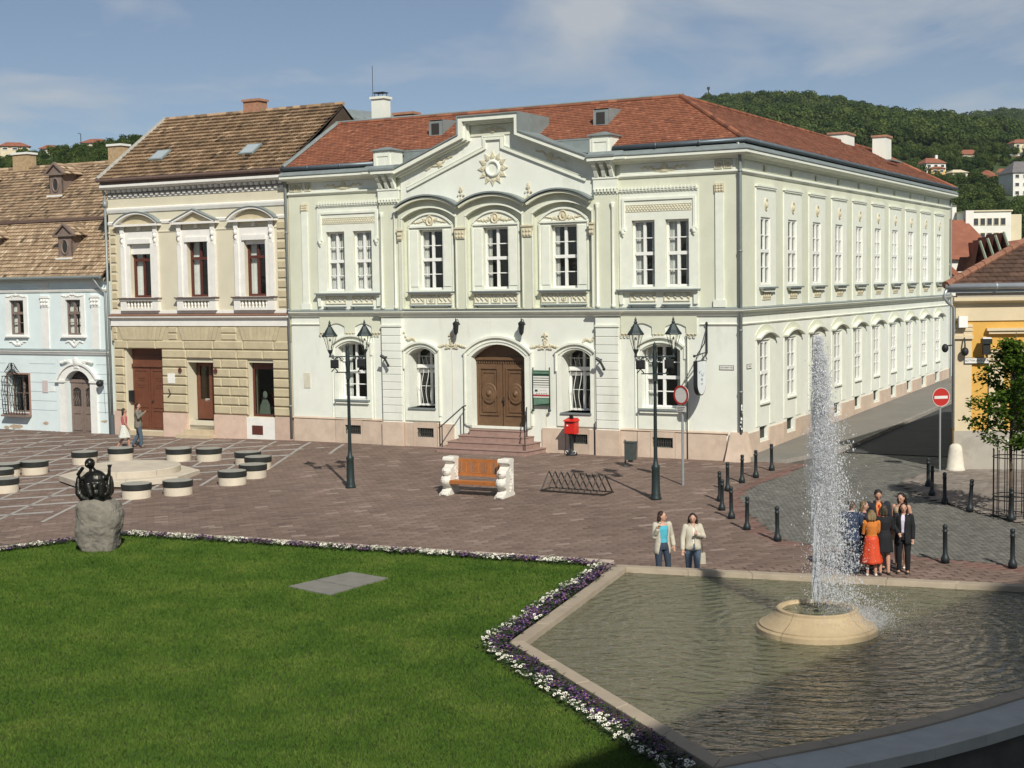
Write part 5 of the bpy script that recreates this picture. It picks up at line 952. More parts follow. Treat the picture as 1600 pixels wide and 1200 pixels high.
for nm, lb, px, py, Y, w_, d_, h_, rh, mw, mr, rz, nw, fl in [
    ('hillside_house', 'white cottage with red and grey roof high among the hillside trees', 1455, 266, 350, 5.2, 4.5, 1.5, 1.4, m_fw, m_fr, .2, 3, 1),
    ('hillside_house', 'small bright orange yellow house on the hillside', 1463, 273, 340, 3.2, 3, 1.3, .6, m_fy, m_fr, 0, 2, 1),
    ('hillside_house', 'white gabled house with red roof on the slope left of the yellow villa', 1543, 292, 335, 4, 5, 2.0, 1.8, m_fw, m_fr, .9, 2, 1),
    ('hillside_house', 'cream yellow two storey villa with red roof on the hillside', 1569, 290, 345, 4.6, 4.5, 2.6, 1.4, m_fc, m_fr, -.2, 3, 2),
    ('hillside_house', 'tall house with grey mansard roof and white balconies at the right edge', 1596, 310, 310, 7, 7, 5.2, 2.6, m_fw, m_fg, .1, 4, 3),
    ('hillside_house', 'brown roofed cottage half hidden by trees above the orange house', 1512, 252, 370, 5, 5, 1.5, 1.4, m_fc, m_fr, 0, 2, 1),
    ('hillside_house', 'small red roof among trees above the cream villa', 1563, 262, 370, 4.5, 5, 1.4, 1.2, m_fc, m_fr, .1, 2, 1),
    ('hillside_house', 'red roofed house beside the small white shed on the upper slope', 1587, 264, 366, 6, 5, 1.6, 1.6, m_fc, m_fr, -.1, 2, 1),
    ('hillside_house', 'pale brick house with red roof highest on the right slope', 1595, 234, 395, 6, 5, 1.6, 1.2, m_fc, m_fr, .1, 3, 1),
    ('hillside_shed', 'tiny white shed on the right slope', 1583, 254, 372, 2.6, 2.5, 1.6, .6, m_fw, m_fw, .1, 1, 1),
    ('hillside_house', 'low pale cottage between the orange house and the white gabled house', 1495, 280, 340, 3.6, 4, 1.4, .8, m_fc, m_fc, .1, 2, 1),
    ('hilltop_house', 'red hipped roof house on the left skyline', 151, 231, 262, 4.4, 4, .7, .9, m_fc, m_fr, 0, 2, 1),
    ('hilltop_house', 'small white house with pointed red roof on the left skyline', 78, 239, 258, 2.4, 3, .6, .8, m_fw, m_fr, 0, 2, 1),
    ('hilltop_house', 'red brown house partly behind the round tree on the left skyline', 22, 239, 262, 5, 4, 1.0, .9, m_fc, m_fr, .4, 3, 1)]:
    x_, z_ = at(px, py, Y); far_house(nm, lb, x_, Y, z_, w_, d_, h_, rh, mw, mr, rz, nw, fl, chim=(w_ > 5), grp='houses on the hills')
# round tree and pole on the left skyline
x_, z_ = at(34, 240, 256); tt = thing('round_tree', 'round crowned tree on the left skyline beside a red brown house', 'tree', (x_, 256, z_-1.0)); MB().tube([(0, 0, -1), (0, 0, 1.5)], [.18, .1], 7).build('trunk', mat('bark', (.09, .065, .045), .95, .3, 8, .4, 20), tt); co = link(crown_mesh(77, 900), 'crown', tt); co.scale = (.36, .36, .36)
x_, z_ = at(127, 236, 258); MB0 = MB().tube([(0, 0, -1), (0, 0, 3.6)], .07, 5).tube([(0, 0, 3.6), (-.5, 0, 3.75)], .05, 5); tag(MB0.build('street_lamp', m_iron, loc=(x_, 258, z_-.6)), 'thin lamp post standing on the left skyline', 'street lamp')
x_, z_ = at(1107, 158, 690); tag(MB().tube([(0, 0, -12), (0, 0, 6)], .25, 5).box(-.6, .6, -.6, .6, 5.4, 6.6).build('mast', m_iron, loc=(x_, 690, z_)), 'thin mast on the wooded hilltop beside the roof ridge', 'mast')
# white block and red roofed row
x0_, zt = at(1512, 331, 160); x1_, _z = at(1580, 331, 160); zl = 4.0
wb = thing('apartment_block', 'plain white four storey block with flat roof behind the red roofs', 'building', ((x0_+x1_)/2, 160, zl)); hw_ = (x1_-x0_)/2; hh = zt-zl
MB().box(-hw_, hw_, 0, 9, -3, hh).build('wall', m_fw, wb); MB().box(-hw_-3.6, -hw_-.01, 4, 12, -3, hh+.8).build('rear_wing', m_fw, wb); MB().box(-hw_-.15, hw_+.15, -.15, 9.1, hh, hh+.15).build('roof_edge', m_fc, wb); MB().box(-hw_-3.7, -hw_, 3.9, 12, hh+.8, hh+.95).build('roof_edge', m_fg, wb); MB().box(hw_, hw_+1.5, 1, 8, -3, hh-.3).build('stair_tower', m_fc, wb)
for f in range(3):
    for i in range(5):
        wn = MB().box(-.3, .3, -.05, 0, 0, .8).build('window', m_fc, wb, loc=(-hw_+.9+(2*hw_-1.8)*i/4, -.02, hh-1.5-1.6*f)); MB().box(-.24, .24, -.07, -.045, .05, .75).build('pane', m_fwin, wn)
rr = thing('red_roof_row', 'row of houses with steep red roofs and green framed gables beyond the side street', 'house', (30, 92, 0)); 
MB().box(-3.5, 10, 4.2, 12, -2, 6.5).build('wall', m_fc, rr)
mb = MB(); mb.add([(-4, 3, 7.5), (1.2, 3, 7.5), (.4, 8, 10.2), (-4, 8, 10.6)], [(0, 1, 2, 3)]); mb.build('roof', m_fr, rr); mb = MB(); mb.add([(1.2, 4, 6.6), (12, 4, 7.0), (12, 10, 9.5), (1.2, 10, 8.2)], [(0, 1, 2, 3)]).build('roof', m_fr, rr)
for i, (px, zt_) in enumerate(((1533, 392), (1545, 388), (1557, 383), (1570, 378))):
    xx, zz2 = at(px, zt_, 94); xx -= 30
    mb = MB(); mb.add([(xx-.12, 2, zz2+.6), (xx+.55, 2, zz2-1.3), (xx+.1, 6, zz2+.6), (xx+.75, 6, zz2-1.3), (xx-.5, 2, zz2-1.3), (xx-.4, 6, zz2-1.3)], [(0, 1, 3, 2), (0, 2, 5, 4)]); g_ = mb.build('gable_roof', m_fr, rr); mb = MB(); mb.bar((xx-.12, 1.9, zz2+.65), (xx+.55, 1.9, zz2-1.3), .14); mb.box(xx+.35, xx+.5, 1.9, 2.1, zz2-4, zz2-1.2); mb.build('gable_board', mat('pale_green_timber', (.30, .36, .27), .8), g_)
mb = MB(); mb.box(1.2, 10, 3.2, 4, 4.5, 7.3); mb.build('green_dormer_wall', MATS['pale_green_timber'], rr)
x_, z_ = at(1487, 405, 86); wg = thing('white_gable_house', 'white gable with a green roof edge just beyond the corner building', 'house', (x_-.3, 86, 0)); MB().prism([(-1.5, 0), (1.4, 0), (1.4, z_-1.8), (-1.5, z_+.7)], 0, 4).build('wall', m_fw, wg); mb = MB(); mb.band([(-1.5, z_+.9), (1.8, z_-2.0)], .3, -.2, 4.2); mb.build('roof', m_fr, wg)
mb = MB(); mb.add([(-2, 3.6, z_-1), (.6, 3.6, z_-1), (.2, 6, z_+1.8), (-2, 6, z_+1.8)], [(0, 1, 2, 3)])
x_, z_ = at(1503, 380, 108); far_house('red_roof_house', 'taller house with plain red hipped roof between the white block and the gable', x_, 110, 0, 4.5, 6, 7.5, 3.0, m_fw, m_fr, 0, 2, 2, .3)
LZ = -.075                                       # level of the lawn
# ================================================================== paving, road, lawn, pool
cob = [(6.7, 42.4), (6.54, 40.87), (6.52, 39.32), (6.64, 37.53), (6.78, 36.04), (7.75, 34.97), (9.42, 33.94), (11.52, 32.36), (16, 29.2), (24, 24), (24, 31), (16.5, 34.2), (13.16, 37.0), (12.48, 38.89), (11.82, 40.97), (11.63, 43.17), (12.44, 44.86), (13.52, 45.81), (14.0, 46.2), (17.0, 51.2), (15.6, 52.6), (11.6, 51.7), (8.85, 46.13), (7.49, 44.17), (7.02, 43.23)]
lawn = [(-14.6, 33.3), (-9.97, 36.95), (2.0, 31.95), (1.95, 31.3), (-.36, 24.75), (2.2, 18.05), (3.2, 15.5), (3.2, 12), (-12, 12), (-16, 24)]
kerb = [(-15.2, 33.1), (-9.97, 37.3), (2.24, 32.18)]
pool_out = [(2.26, 31.52), (13.2, 27.85), (12.6, 26.5), (11.3, 24.7), (9.6, 22.75), (7.5, 21.02), (5.18, 19.42), (2.5, 18.1), (-.12, 24.75)]
def inside(P, x, y):
    x = np.asarray(x); y = np.asarray(y); r = np.zeros(x.shape, bool); n = len(P)
    for i in range(n):
        (x0, y0), (x1, y1) = P[i], P[(i+1) % n]
        c = ((y0 > y) != (y1 > y)); r ^= c & (x < (x1-x0)*(y-y0)/((y1-y0) if y1 != y0 else 1e-9)+x0)
    return r
def flat_poly(name, poly, z, m, grid=1.2):       # polygon sheet that follows the slope of the square
    bm = bmesh.new(); vs = [bm.verts.new((x, y, 0)) for x, y in poly]; bm.faces.new(vs); bmesh.ops.triangulate(bm, faces=bm.faces[:])
    xs_ = [p[0] for p in poly]; ys_ = [p[1] for p in poly]
    for ax_, lo, hi in ((0, min(xs_), max(xs_)), (1, min(ys_), max(ys_))):
        v = lo+grid
        while v < hi:
            co = (v, 0, 0) if ax_ == 0 else (0, v, 0); no = (1, 0, 0) if ax_ == 0 else (0, 1, 0)
            bmesh.ops.bisect_plane(bm, geom=bm.verts[:]+bm.edges[:]+bm.faces[:], plane_co=co, plane_no=no); v += grid
    for v in bm.verts: v.co.z = gz(v.co.x, v.co.y)+z
    me = bpy.data.meshes.new(name); bm.to_mesh(me); bm.free(); me.materials.append(m); return me
m_joint = mat('paving_joint', (.10, .085, .072), .95, .2, 3)
m_paver = mat('brown_paver', None, .82, .13, 1.3, .2, 50, ramp=[(0, (.115, .078, .062)), (.35, (.162, .112, .089)), (.65, (.196, .138, .11)), (.9, (.23, .168, .137)), (1, (.28, .215, .18))], rand=.5, stain=((.10, .078, .066), .22, .56, .5))
m_paver2 = mat('brown_paver_joined', None, .82, .13, 1.3, .2, 50, ramp=[(0, (.115, .078, .062)), (.35, (.162, .112, .089)), (.65, (.196, .138, .11)), (.9, (.23, .168, .137)), (1, (.28, .215, .18))], stain=((.10, .078, .066), .22, .56, .5))
m_redpav = mat('red_paver', None, .82, .13, 1.3, .2, 50, ramp=[(0, (.13, .072, .058)), (.5, (.17, .096, .077)), (1, (.21, .13, .106))])
m_cobble = mat('grey_cobble', None, .8, .15, 2, .25, 40, ramp=[(0, (.085, .085, .075)), (.5, (.125, .122, .105)), (1, (.18, .17, .15))])
m_stripe = mat('light_paving_strip', (.34, .32, .29), .85, .12, 4, .2, 40, rand=.06)
plaza_poly = [tuple(Lw(-26, .3)[:2]), tuple(Lw(19.6, .3)[:2]), (11.8, 52.0), (17, 51.3), (20, 46.5), (26, 40), (26, 22), (-20, 22), (-34, 50)]
PL = link(flat_poly('plaza', plaza_poly, -.018, m_joint, 2.0), 'plaza'); tag(PL, kind='structure')
def pavers(region_fn, x0, x1, y0, y1, ang, pw, ph, gap, mfac, jit=.004, seed=1):
    q = np.random.RandomState(seed); ca, sa = math.cos(ang), math.sin(ang); R_ = math.hypot(x1-x0, y1-y0)/2+1; cx, cy = (x0+x1)/2, (y0+y1)/2
    nu = int(2*R_/pw); nv = int(2*R_/ph); iu, iv = np.meshgrid(np.arange(nu), np.arange(nv)); u = (iu+.5*(iv % 2))*pw-R_; v = iv*ph-R_; u = u.ravel(); v = v.ravel()
    X = cx+u*ca-v*sa; Y = cy+u*sa+v*ca; k = region_fn(X, Y) & (X > x0) & (X < x1) & (Y > y0) & (Y < y1); return X[k], Y[k], q
def paver_mesh(X, Y, ang, pw, ph, gap, name, m, q, tone, inset=.012, dz=.0):
    n = len(X); ca, sa = math.cos(ang), math.sin(ang); hw, hh = pw/2-gap, ph/2-gap
    lo = np.array([[-hw, -hh], [hw, -hh], [hw, hh], [-hw, hh]]); li = np.array([[-hw+inset, -hh+inset], [hw-inset, -hh+inset], [hw-inset, hh-inset], [-hw+inset, hh-inset]])
    L_ = np.concatenate([lo, li]); px = X[:, None]+L_[:, 0]*ca-L_[:, 1]*sa; py = Y[:, None]+L_[:, 0]*sa+L_[:, 1]*ca; pz = gz_np(px, py)+np.array([-.012]*4+[0]*4)+dz+q.normal(0, .0016, (n, 1))
    V_ = np.stack([px, py, pz], 2).reshape(-1, 3); b = (np.arange(n)*8)[:, None, None]; Fl = np.array([[4, 5, 6, 7], [0, 1, 5, 4], [1, 2, 6, 5], [2, 3, 7, 6], [3, 0, 4, 7]])[None]+b
    return np_mesh(name, V_, Fl.reshape(-1, 4), m, np.repeat(tone, 5))
PA = R(14.0)
def cob_d(x, y):   # distance to the cobble edge (for the red border)
    d = np.full(np.shape(x), 99.0)
    E_ = cob[-5:]+cob[:9]
    for (x0, y0), (x1, y1) in zip(E_[:-1], E_[1:]):
        t = np.clip(((x-x0)*(x1-x0)+(y-y0)*(y1-y0))/((x1-x0)**2+(y1-y0)**2), 0, 1); d = np.minimum(d, np.hypot(x-x0-t*(x1-x0), y-y0-t*(y1-y0)))
    return d
def front(x, y):
    yl = SA*(x-OX)+CA*(y-OY); return yl
def reg(x, y): return (front(x, y) < .05) & ~inside(cob, x, y) & ~inside(lawn, x, y) & ~inside(pool_out, x, y) & (x > -2-1.05*(y-20)*.5-6) & ((y > 37.1+(x+9.97)*.69) | (x > -9.9)) & ((y > 32.0-(x-2.24)*.41) | (x < 2.24)) & ((y > 32.2-(x-2.24)*.4095) | (x > 2.24)) & (x < 17.5) & ~((x > 11) & (y > 45.8))
X, Y, q = pavers(reg, -27, 17.5, 25, 66, PA, .42, .21, .006, 1, seed=3)
fr_ = ((X/Y) > -.42) & ((X/Y) < .42); X, Y = X[fr_], Y[fr_]; tone = np.clip(.45+q.normal(0, .15, len(X))+.10*np.sin(X*.7+Y*.4), 0, 1); tone[q.rand(len(X)) < .025] = .97
isred = (cob_d(X, Y) < .45); vis = (Y < 60) & (X/Y > -.34) & (X/Y < .35)
cand = np.where(vis & ~isred & (Y < 40))[0]; cand = cand[np.argsort(Y[cand])][:300]; msk = np.zeros(len(X), bool); msk[cand] = True
r_ = ~msk & ~isred; o = link(paver_mesh(X[r_], Y[r_], PA, .42, .21, .006, 'paver_field', m_paver2, q, tone[r_]), 'paver_field', PL); tag(o, kind='stuff')
o = link(paver_mesh(X[isred], Y[isred], PA, .42, .21, .006, 'red_paver_border', m_redpav, q, tone[isred]), 'red_paver_border', PL); tag(o, kind='stuff')
pm_ = MB(); hw, hh = .204, .099; pm_.add([(-hw, -hh, -.012), (hw, -hh, -.012), (hw, hh, -.012), (-hw, hh, -.012), (-hw+.012, -hh+.012, 0), (hw-.012, -hh+.012, 0), (hw-.012, hh-.012, 0), (-hw+.012, hh-.012, 0)], [(4, 5, 6, 7), (0, 1, 5, 4), (1, 2, 6, 5), (2, 3, 7, 6), (3, 0, 4, 7)], 0, .2); pm_ = pm_.mesh('paver', m_paver)
for i in cand: link(pm_, 'paver', PL, (X[i], Y[i], gz(X[i], Y[i])), PA)
# light strips of the rhombic pattern
def stripe(p, d, L0, L1, w_=.11):
    d = Vector((math.cos(d), math.sin(d))); n_ = Vector((-d.y, d.x)); mb = MB(); k = 12
    for s_ in (-1, 1):
        for i in range(k+1):
            q_ = Vector(p)+d*(L0+(L1-L0)*i/k)+n_*s_*w_/2; mb.v.append((q_.x, q_.y, gz(q_.x, q_.y)+.005))
    for i in range(k): mb.f.append([i, i+1, k+2+i, k+1+i]); mb.m.append(0); mb.t.append(.5)
    return mb.build('paving_strip', m_stripe, PL)
ringc = Vector((-12.9, 49.2)); dB, dA = R(13), R(86)
def strip_len(p, d, lim):
    ok = [t for t in np.arange(-24, 24, .3) if lim(p[0]+d.x*t, p[1]+d.y*t)]
    return (min(ok), max(ok)) if ok else None
def limf(x, y):
    s, yl = to_local(x, y); return (yl < -.4) and (s < 3.2+.35*yl*0 + (1.2 if int(y*1.3) % 2 else 0)) and (y > 37.6+(x+9.97)*(.69 if x < -9.97 else -.4095)) and (x > -27) and (x < -3.2-.1*(y-40)) and math.hypot(x-ringc.x, y-ringc.y) > 2.6
for k in range(-9, 12):
    p = ringc+Vector((-math.sin(dB), math.cos(dB)))*(1.5*k+.5); d = Vector((math.cos(dB), math.sin(dB))); ts = [t for t in np.arange(-20, 20, .25) if limf(p.x+d.x*t, p.y+d.y*t)]
    if ts and max(ts)-min(ts) > 1.2: stripe(p, dB, min(ts), max(ts)-rnd.uniform(0, 1.6), .26)
for k in range(-7, 9):
    p = ringc+Vector((-math.sin(dA), math.cos(dA)))*(1.5*k+.3); d = Vector((math.cos(dA), math.sin(dA))); ts = [t for t in np.arange(-20, 20, .25) if limf(p.x+d.x*t, p.y+d.y*t)]
    if ts and max(ts)-min(ts) > 1.2: stripe(p, dA, min(ts)+rnd.uniform(0, .8), max(ts), .12)
# cobbled carriageway
CB = link(flat_poly('cobbled_road', cob, -.022, m_joint, 1.5), 'cobbled_road'); tag(CB, kind='structure'); CB.location.z = .006
X, Y, q = pavers(lambda x, y: inside(cob, x, y), 6, 24, 24, 53, R(-35), .15, .12, .006, 1, seed=5); k = (X/Y < .42); X, Y = X[k], Y[k]; tone = np.clip(.5+q.normal(0, .2, len(X)), 0, 1)
o = link(paver_mesh(X, Y, R(-35), .15, .12, .005, 'cobbles', m_cobble, q, tone, .018, .0), 'cobbles', CB); tag(o, kind='stuff')
# pavement on the far right and at the yellow house
rp = [(13.2, 37.05), (12.52, 38.94), (11.86, 41.0), (11.67, 43.17), (12.46, 44.84), (13.55, 45.78), (14.0, 46.18), (17, 45.9), (26, 45.2), (26, 30.5), (16.5, 34.25)]
RPV = link(flat_poly('right_pavement', rp, .02, m_joint, 1.5), 'right_pavement'); tag(RPV, kind='structure')
X, Y, q = pavers(lambda x, y: inside(rp, x, y), 11, 20, 33, 46.4, R(14), .32, .2, .006, 1, seed=8); o = link(paver_mesh(X, Y, R(14), .32, .2, .006, 'paver_field', mat('grey_brown_paver', None, .85, .12, 1.5, .2, 50, ramp=[(0, (.15, .125, .105)), (.5, (.2, .17, .145)), (1, (.26, .225, .195))]), q, np.clip(.5+q.normal(0, .2, len(X)), 0, 1), .012, .04), 'paver_field', RPV); tag(o, kind='stuff')
# side street and pavement with kerb, rising away from the square
def rise(y): return .021*max(0, y-2) if y < 60 else 1.2
def side_sheet(name, pts_l, pts_r, m, z):
    mb = MB(); n = len(pts_l)
    for (s, y) in pts_l: p = Lw(s, y); mb.v.append((p.x, p.y, z+rise(y)))
    for (s, y) in pts_r: p = Lw(s, y); mb.v.append((p.x, p.y, z+rise(y)))
    for i in range(n-1): mb.f.append([i, i+1, n+i+1, n+i]); mb.m.append(0); mb.t.append(.5)
    return mb.build(name, m)
m_asph = mat('asphalt', (.052, .052, .052), .9, .2, 1.5, .4, 80, stain=((.075, .073, .07), .5, .55, .6)); m_walk = mat('pavement_asphalt', (.19, .178, .155), .9, .1, .8, .3, 80, stain=((.14, .13, .11), .5, .56, .5)); m_kerb = mat('kerb_stone', (.27, .25, .22), .85, .15, 4, .3, 40, rand=.1)
yy = [3.6, 8, 14, 20, 26, 33, 45, 60]
tag(side_sheet('side_street', [(21.4+.012*y, y) for y in yy], [(34, y) for y in yy], m_asph, .0), kind='structure')
tag(side_sheet('side_pavement', [(19.0, y) for y in [.2, 2]+yy], [(20.6, .2), (21.0, 2)]+[(21.4+.012*y, y) for y in yy], m_walk, .13), kind='structure')
kb = thing('kerb_line', 'long grey kerb between the side street and the pavement along the corner building', 'kerb', Lw(21.4, 3.6, 0), ROT)
y = 3.6
while y < 45:
    mb = MB(); s0 = 21.4+.012*y-21.4; mb.box(s0-.02, s0+.12, y-3.6, y-3.6+.98, -.1, .135+.0); o = mb.build('kerb_stone', m_kerb, kb); o.location.z = rise(y+.5); y += 1.0
p0 = [(19.0, .2), (20.6, .2), (21.0, 2), (21.44, 3.6)]; mb = MB()
for (a, b) in zip(p0[1:-1], p0[2:]):
    A_, B_ = Lw(*a), Lw(*b); mb.add([(A_.x, A_.y, -.05), (B_.x, B_.y, -.05), (B_.x, B_.y, .13+rise(b[1])), (A_.x, A_.y, .13+rise(a[1]))], [(0, 1, 2, 3)])
A_, B_ = Lw(19.0, .2), Lw(20.6, .2); mb.add([(A_.x, A_.y, -.05), (B_.x, B_.y, -.05), (B_.x, B_.y, .13), (A_.x, A_.y, .13)], [(0, 1, 2, 3)]); tag(mb.build('pavement_edge', m_kerb), kind='structure')
# retaining kerb of the lawn
KB = thing('lawn_kerb', 'pale stone kerb along the far edge of the lawn', 'kerb', (-9.97, 37.3, 0))
m_rim = mat('pale_rim_stone', (.35, .29, .215), .8, .1, 2.5, .25, 40, rand=.08, stain=((.30, .25, .19), 1.2, .58, .5))
def stone_run(par, off, P0, P1, w_, z0, z1, name, m, step=1.3, inset=0.0):
    P0 = Vector(P0); P1 = Vector(P1); d = (P1-P0); L_ = d.length; d /= L_; n_ = Vector((-d.y, d.x)); n = max(1, round(L_/step))
    for i in range(n):
        a = P0+d*(L_*i/n+.004); b = P0+d*(L_*(i+1)/n-.004); c = .012
        q_ = [a, b, b+n_*w_, a+n_*w_]; qi = [a+d*c+n_*c, b-d*c+n_*c, b-d*c+n_*(w_-c), a+d*c+n_*(w_-c)]; mb = MB(); mb.add([(p.x-off[0], p.y-off[1], z0) for p in q_]+[(p.x-off[0], p.y-off[1], z1-c) for p in q_]+[(p.x-off[0], p.y-off[1], z1) for p in qi], [(0, 1, 5, 4), (1, 2, 6, 5), (2, 3, 7, 6), (3, 0, 4, 7), (4, 5, 9, 8), (5, 6, 10, 9), (6, 7, 11, 10), (7, 4, 8, 11), (8, 9, 10, 11)]); mb.build(name, m, par)
m_kerbpink = mat('pinkish_kerb_stone', (.46, .37, .31), .85, .1, 3, .2, 40, rand=.07)
stone_run(KB, (-9.97, 37.3), kerb[0], kerb[1], -.32, -1.2, -.03, 'kerb_stone', m_kerbpink); stone_run(KB, (-9.97, 37.3), kerb[1], kerb[2], -.32, -1.2, -.03, 'kerb_stone', m_kerbpink)
# lawn
m_soil = mat('lawn_soil', (.045, .06, .018), .95, .3, 2); me = flat_poly('lawn', lawn, 0, m_soil, 3.0)
for v in me.vertices: v.co.z = LZ
LW = link(me, 'lawn'); tag(LW, kind='structure')
def grass_material():
    m = bpy.data.materials.new('grass_blades'); m.use_nodes = True; t = m.node_tree; t.nodes.clear(); A = t.nodes.new; K = t.links.new
    o = A('ShaderNodeOutputMaterial'); d = A('ShaderNodeBsdfDiffuse'); tr = A('ShaderNodeBsdfTranslucent'); mi = A('ShaderNodeMixShader'); mi.inputs[0].default_value = .3; at = A('ShaderNodeAttribute'); at.attribute_name = 'tone'; g = A('ShaderNodeNewGeometry'); no = A('ShaderNodeTexNoise'); no.inputs['Scale'].default_value = .75; no.inputs['Detail'].default_value = 7; no.inputs['Roughness'].default_value = .65; K(g.outputs['Position'], no.inputs['Vector'])
    s = A('ShaderNodeMath'); s.operation = 'MULTIPLY_ADD'; s.inputs[1].default_value = .35; K(at.outputs['Fac'], s.inputs[0]); r = A('ShaderNodeMapRange'); r.inputs['From Min'].default_value = .32; r.inputs['From Max'].default_value = .72; r.inputs['To Max'].default_value = .68; K(no.outputs[0], r.inputs['Value']); K(r.outputs[0], s.inputs[2])
    rp_ = A('ShaderNodeValToRGB'); e = rp_.color_ramp.elements; e[0].position = 0; e[0].color = (.052, .112, .02, 1); e[1].position = 1; e[1].color = (.195, .245, .055, 1); x = e.new(.5); x.color = (.098, .175, .03, 1); K(s.outputs[0], rp_.inputs[0]); K(rp_.outputs[0], d.inputs[0]); K(rp_.outputs[0], tr.inputs[0]); K(d.outputs[0], mi.inputs[1]); K(tr.outputs[0], mi.inputs[2]); K(mi.outputs[0], o.inputs[0]); return m
q = np.random.RandomState(12); n = 900000; gx = q.uniform(-15, 3, n); gy = 17+(37-17)*q.rand(n)**1.35; hat = [(-4.77, 29.95), (-3.78, 29.01), (-2.7, 30.65), (-3.6, 31.4)]
k = inside(lawn, gx, gy) & ~inside(hat, gx, gy) & (gx/gy > -.40); gx, gy = gx[k], gy[k]; n = len(gx); hh = q.uniform(.025, .055, n); a = q.uniform(0, 6.28, n); w_ = q.uniform(.006, .012, n)*(gy/22); tx = q.normal(0, .022, n); ty = q.normal(0, .022, n); z0 = np.full(n, LZ)
V_ = np.stack([np.stack([gx-np.cos(a)*w_, gy-np.sin(a)*w_, z0], 1), np.stack([gx+np.cos(a)*w_, gy+np.sin(a)*w_, z0], 1), np.stack([gx+tx, gy+ty, z0+hh], 1)], 1).reshape(-1, 3)
go_ = link(np_mesh('grass', V_, np.arange(n*3).reshape(-1, 3), grass_material(), q.rand(n)), 'grass'); tag(go_, 'short green lawn grass in front of the square', 'grass', kind='stuff')
m_conc = mat('concrete_slab', (.19, .182, .158), .9, .12, 3, .4, 40, stain=((.17, .165, .14), 2.0, .55, .5))
HT = thing('lawn_hatch', 'concrete access hatch of two slabs set in the lawn', 'hatch', (-3.7, 30.2, LZ)); hv = [Vector((x+3.7, y-30.2)) for x, y in hat]; ctr = sum(hv, Vector((0, 0)))/4
m1 = (hv[1]*.55+hv[2]*.45); m2 = (hv[0]*.45+hv[3]*.55)
m1 = hv[1].lerp(hv[2], .42); m2 = hv[0].lerp(hv[3], .42)
for quad in ([hv[0], hv[1], m1, m2], [m2, m1, hv[2], hv[3]]):
    c = sum(quad, Vector((0, 0)))/4; qq = [c+(p-c)*.965 for p in quad]; mb = MB(); mb.add([(p.x, p.y, -.05) for p in qq]+[(p.x, p.y, .035) for p in qq], [(0, 1, 5, 4), (1, 2, 6, 5), (2, 3, 7, 6), (3, 0, 4, 7), (4, 5, 6, 7)]); mb.build('slab', m_conc, HT)
# ---- pool
PO = thing('fountain_pool', 'shallow stone rimmed pool with a fountain beside the lawn', 'pool', (5.4, 24.5, -.5))
off = (5.4, 24.5)
def catmull(P, k):
    r = []
    for i in range(len(P)-1):
        p0 = Vector(P[max(0, i-1)]); p1 = Vector(P[i]); p2 = Vector(P[i+1]); p3 = Vector(P[min(len(P)-1, i+2)])
        for j in range(k): t = j/k; r.append(tuple(.5*((2*p1)+(p2-p0)*t+(2*p0-5*p1+4*p2-p3)*t*t+(3*p1-p0-3*p2+p3)*t**3)))
    return r+[tuple(P[-1])]
arc_pts = catmull(pool_out[1:8], 3); pool_out = [pool_out[0]]+arc_pts+[pool_out[8]]; ARC0, ARC1 = 1, len(arc_pts)-1
n = len(pool_out); inn = []; outc = []; RW = .26
for i in range(n):
    a, b, c = Vector(pool_out[i-1]), Vector(pool_out[i]), Vector(pool_out[(i+1) % n]); d1 = (b-a).normalized(); d2 = (c-b).normalized(); n1_ = Vector((d1.y, -d1.x)); n2_ = Vector((d2.y, -d2.x)); m = (n1_+n2_).normalized(); inn.append(b+m*RW/max(.4, m.dot(n1_))); sw_ = 1/max(.6, m.dot(n1_)); outc.append((b-m*.012*sw_, b-m*.72*sw_, b-m*.60*sw_))
m_rimdk = m_rim
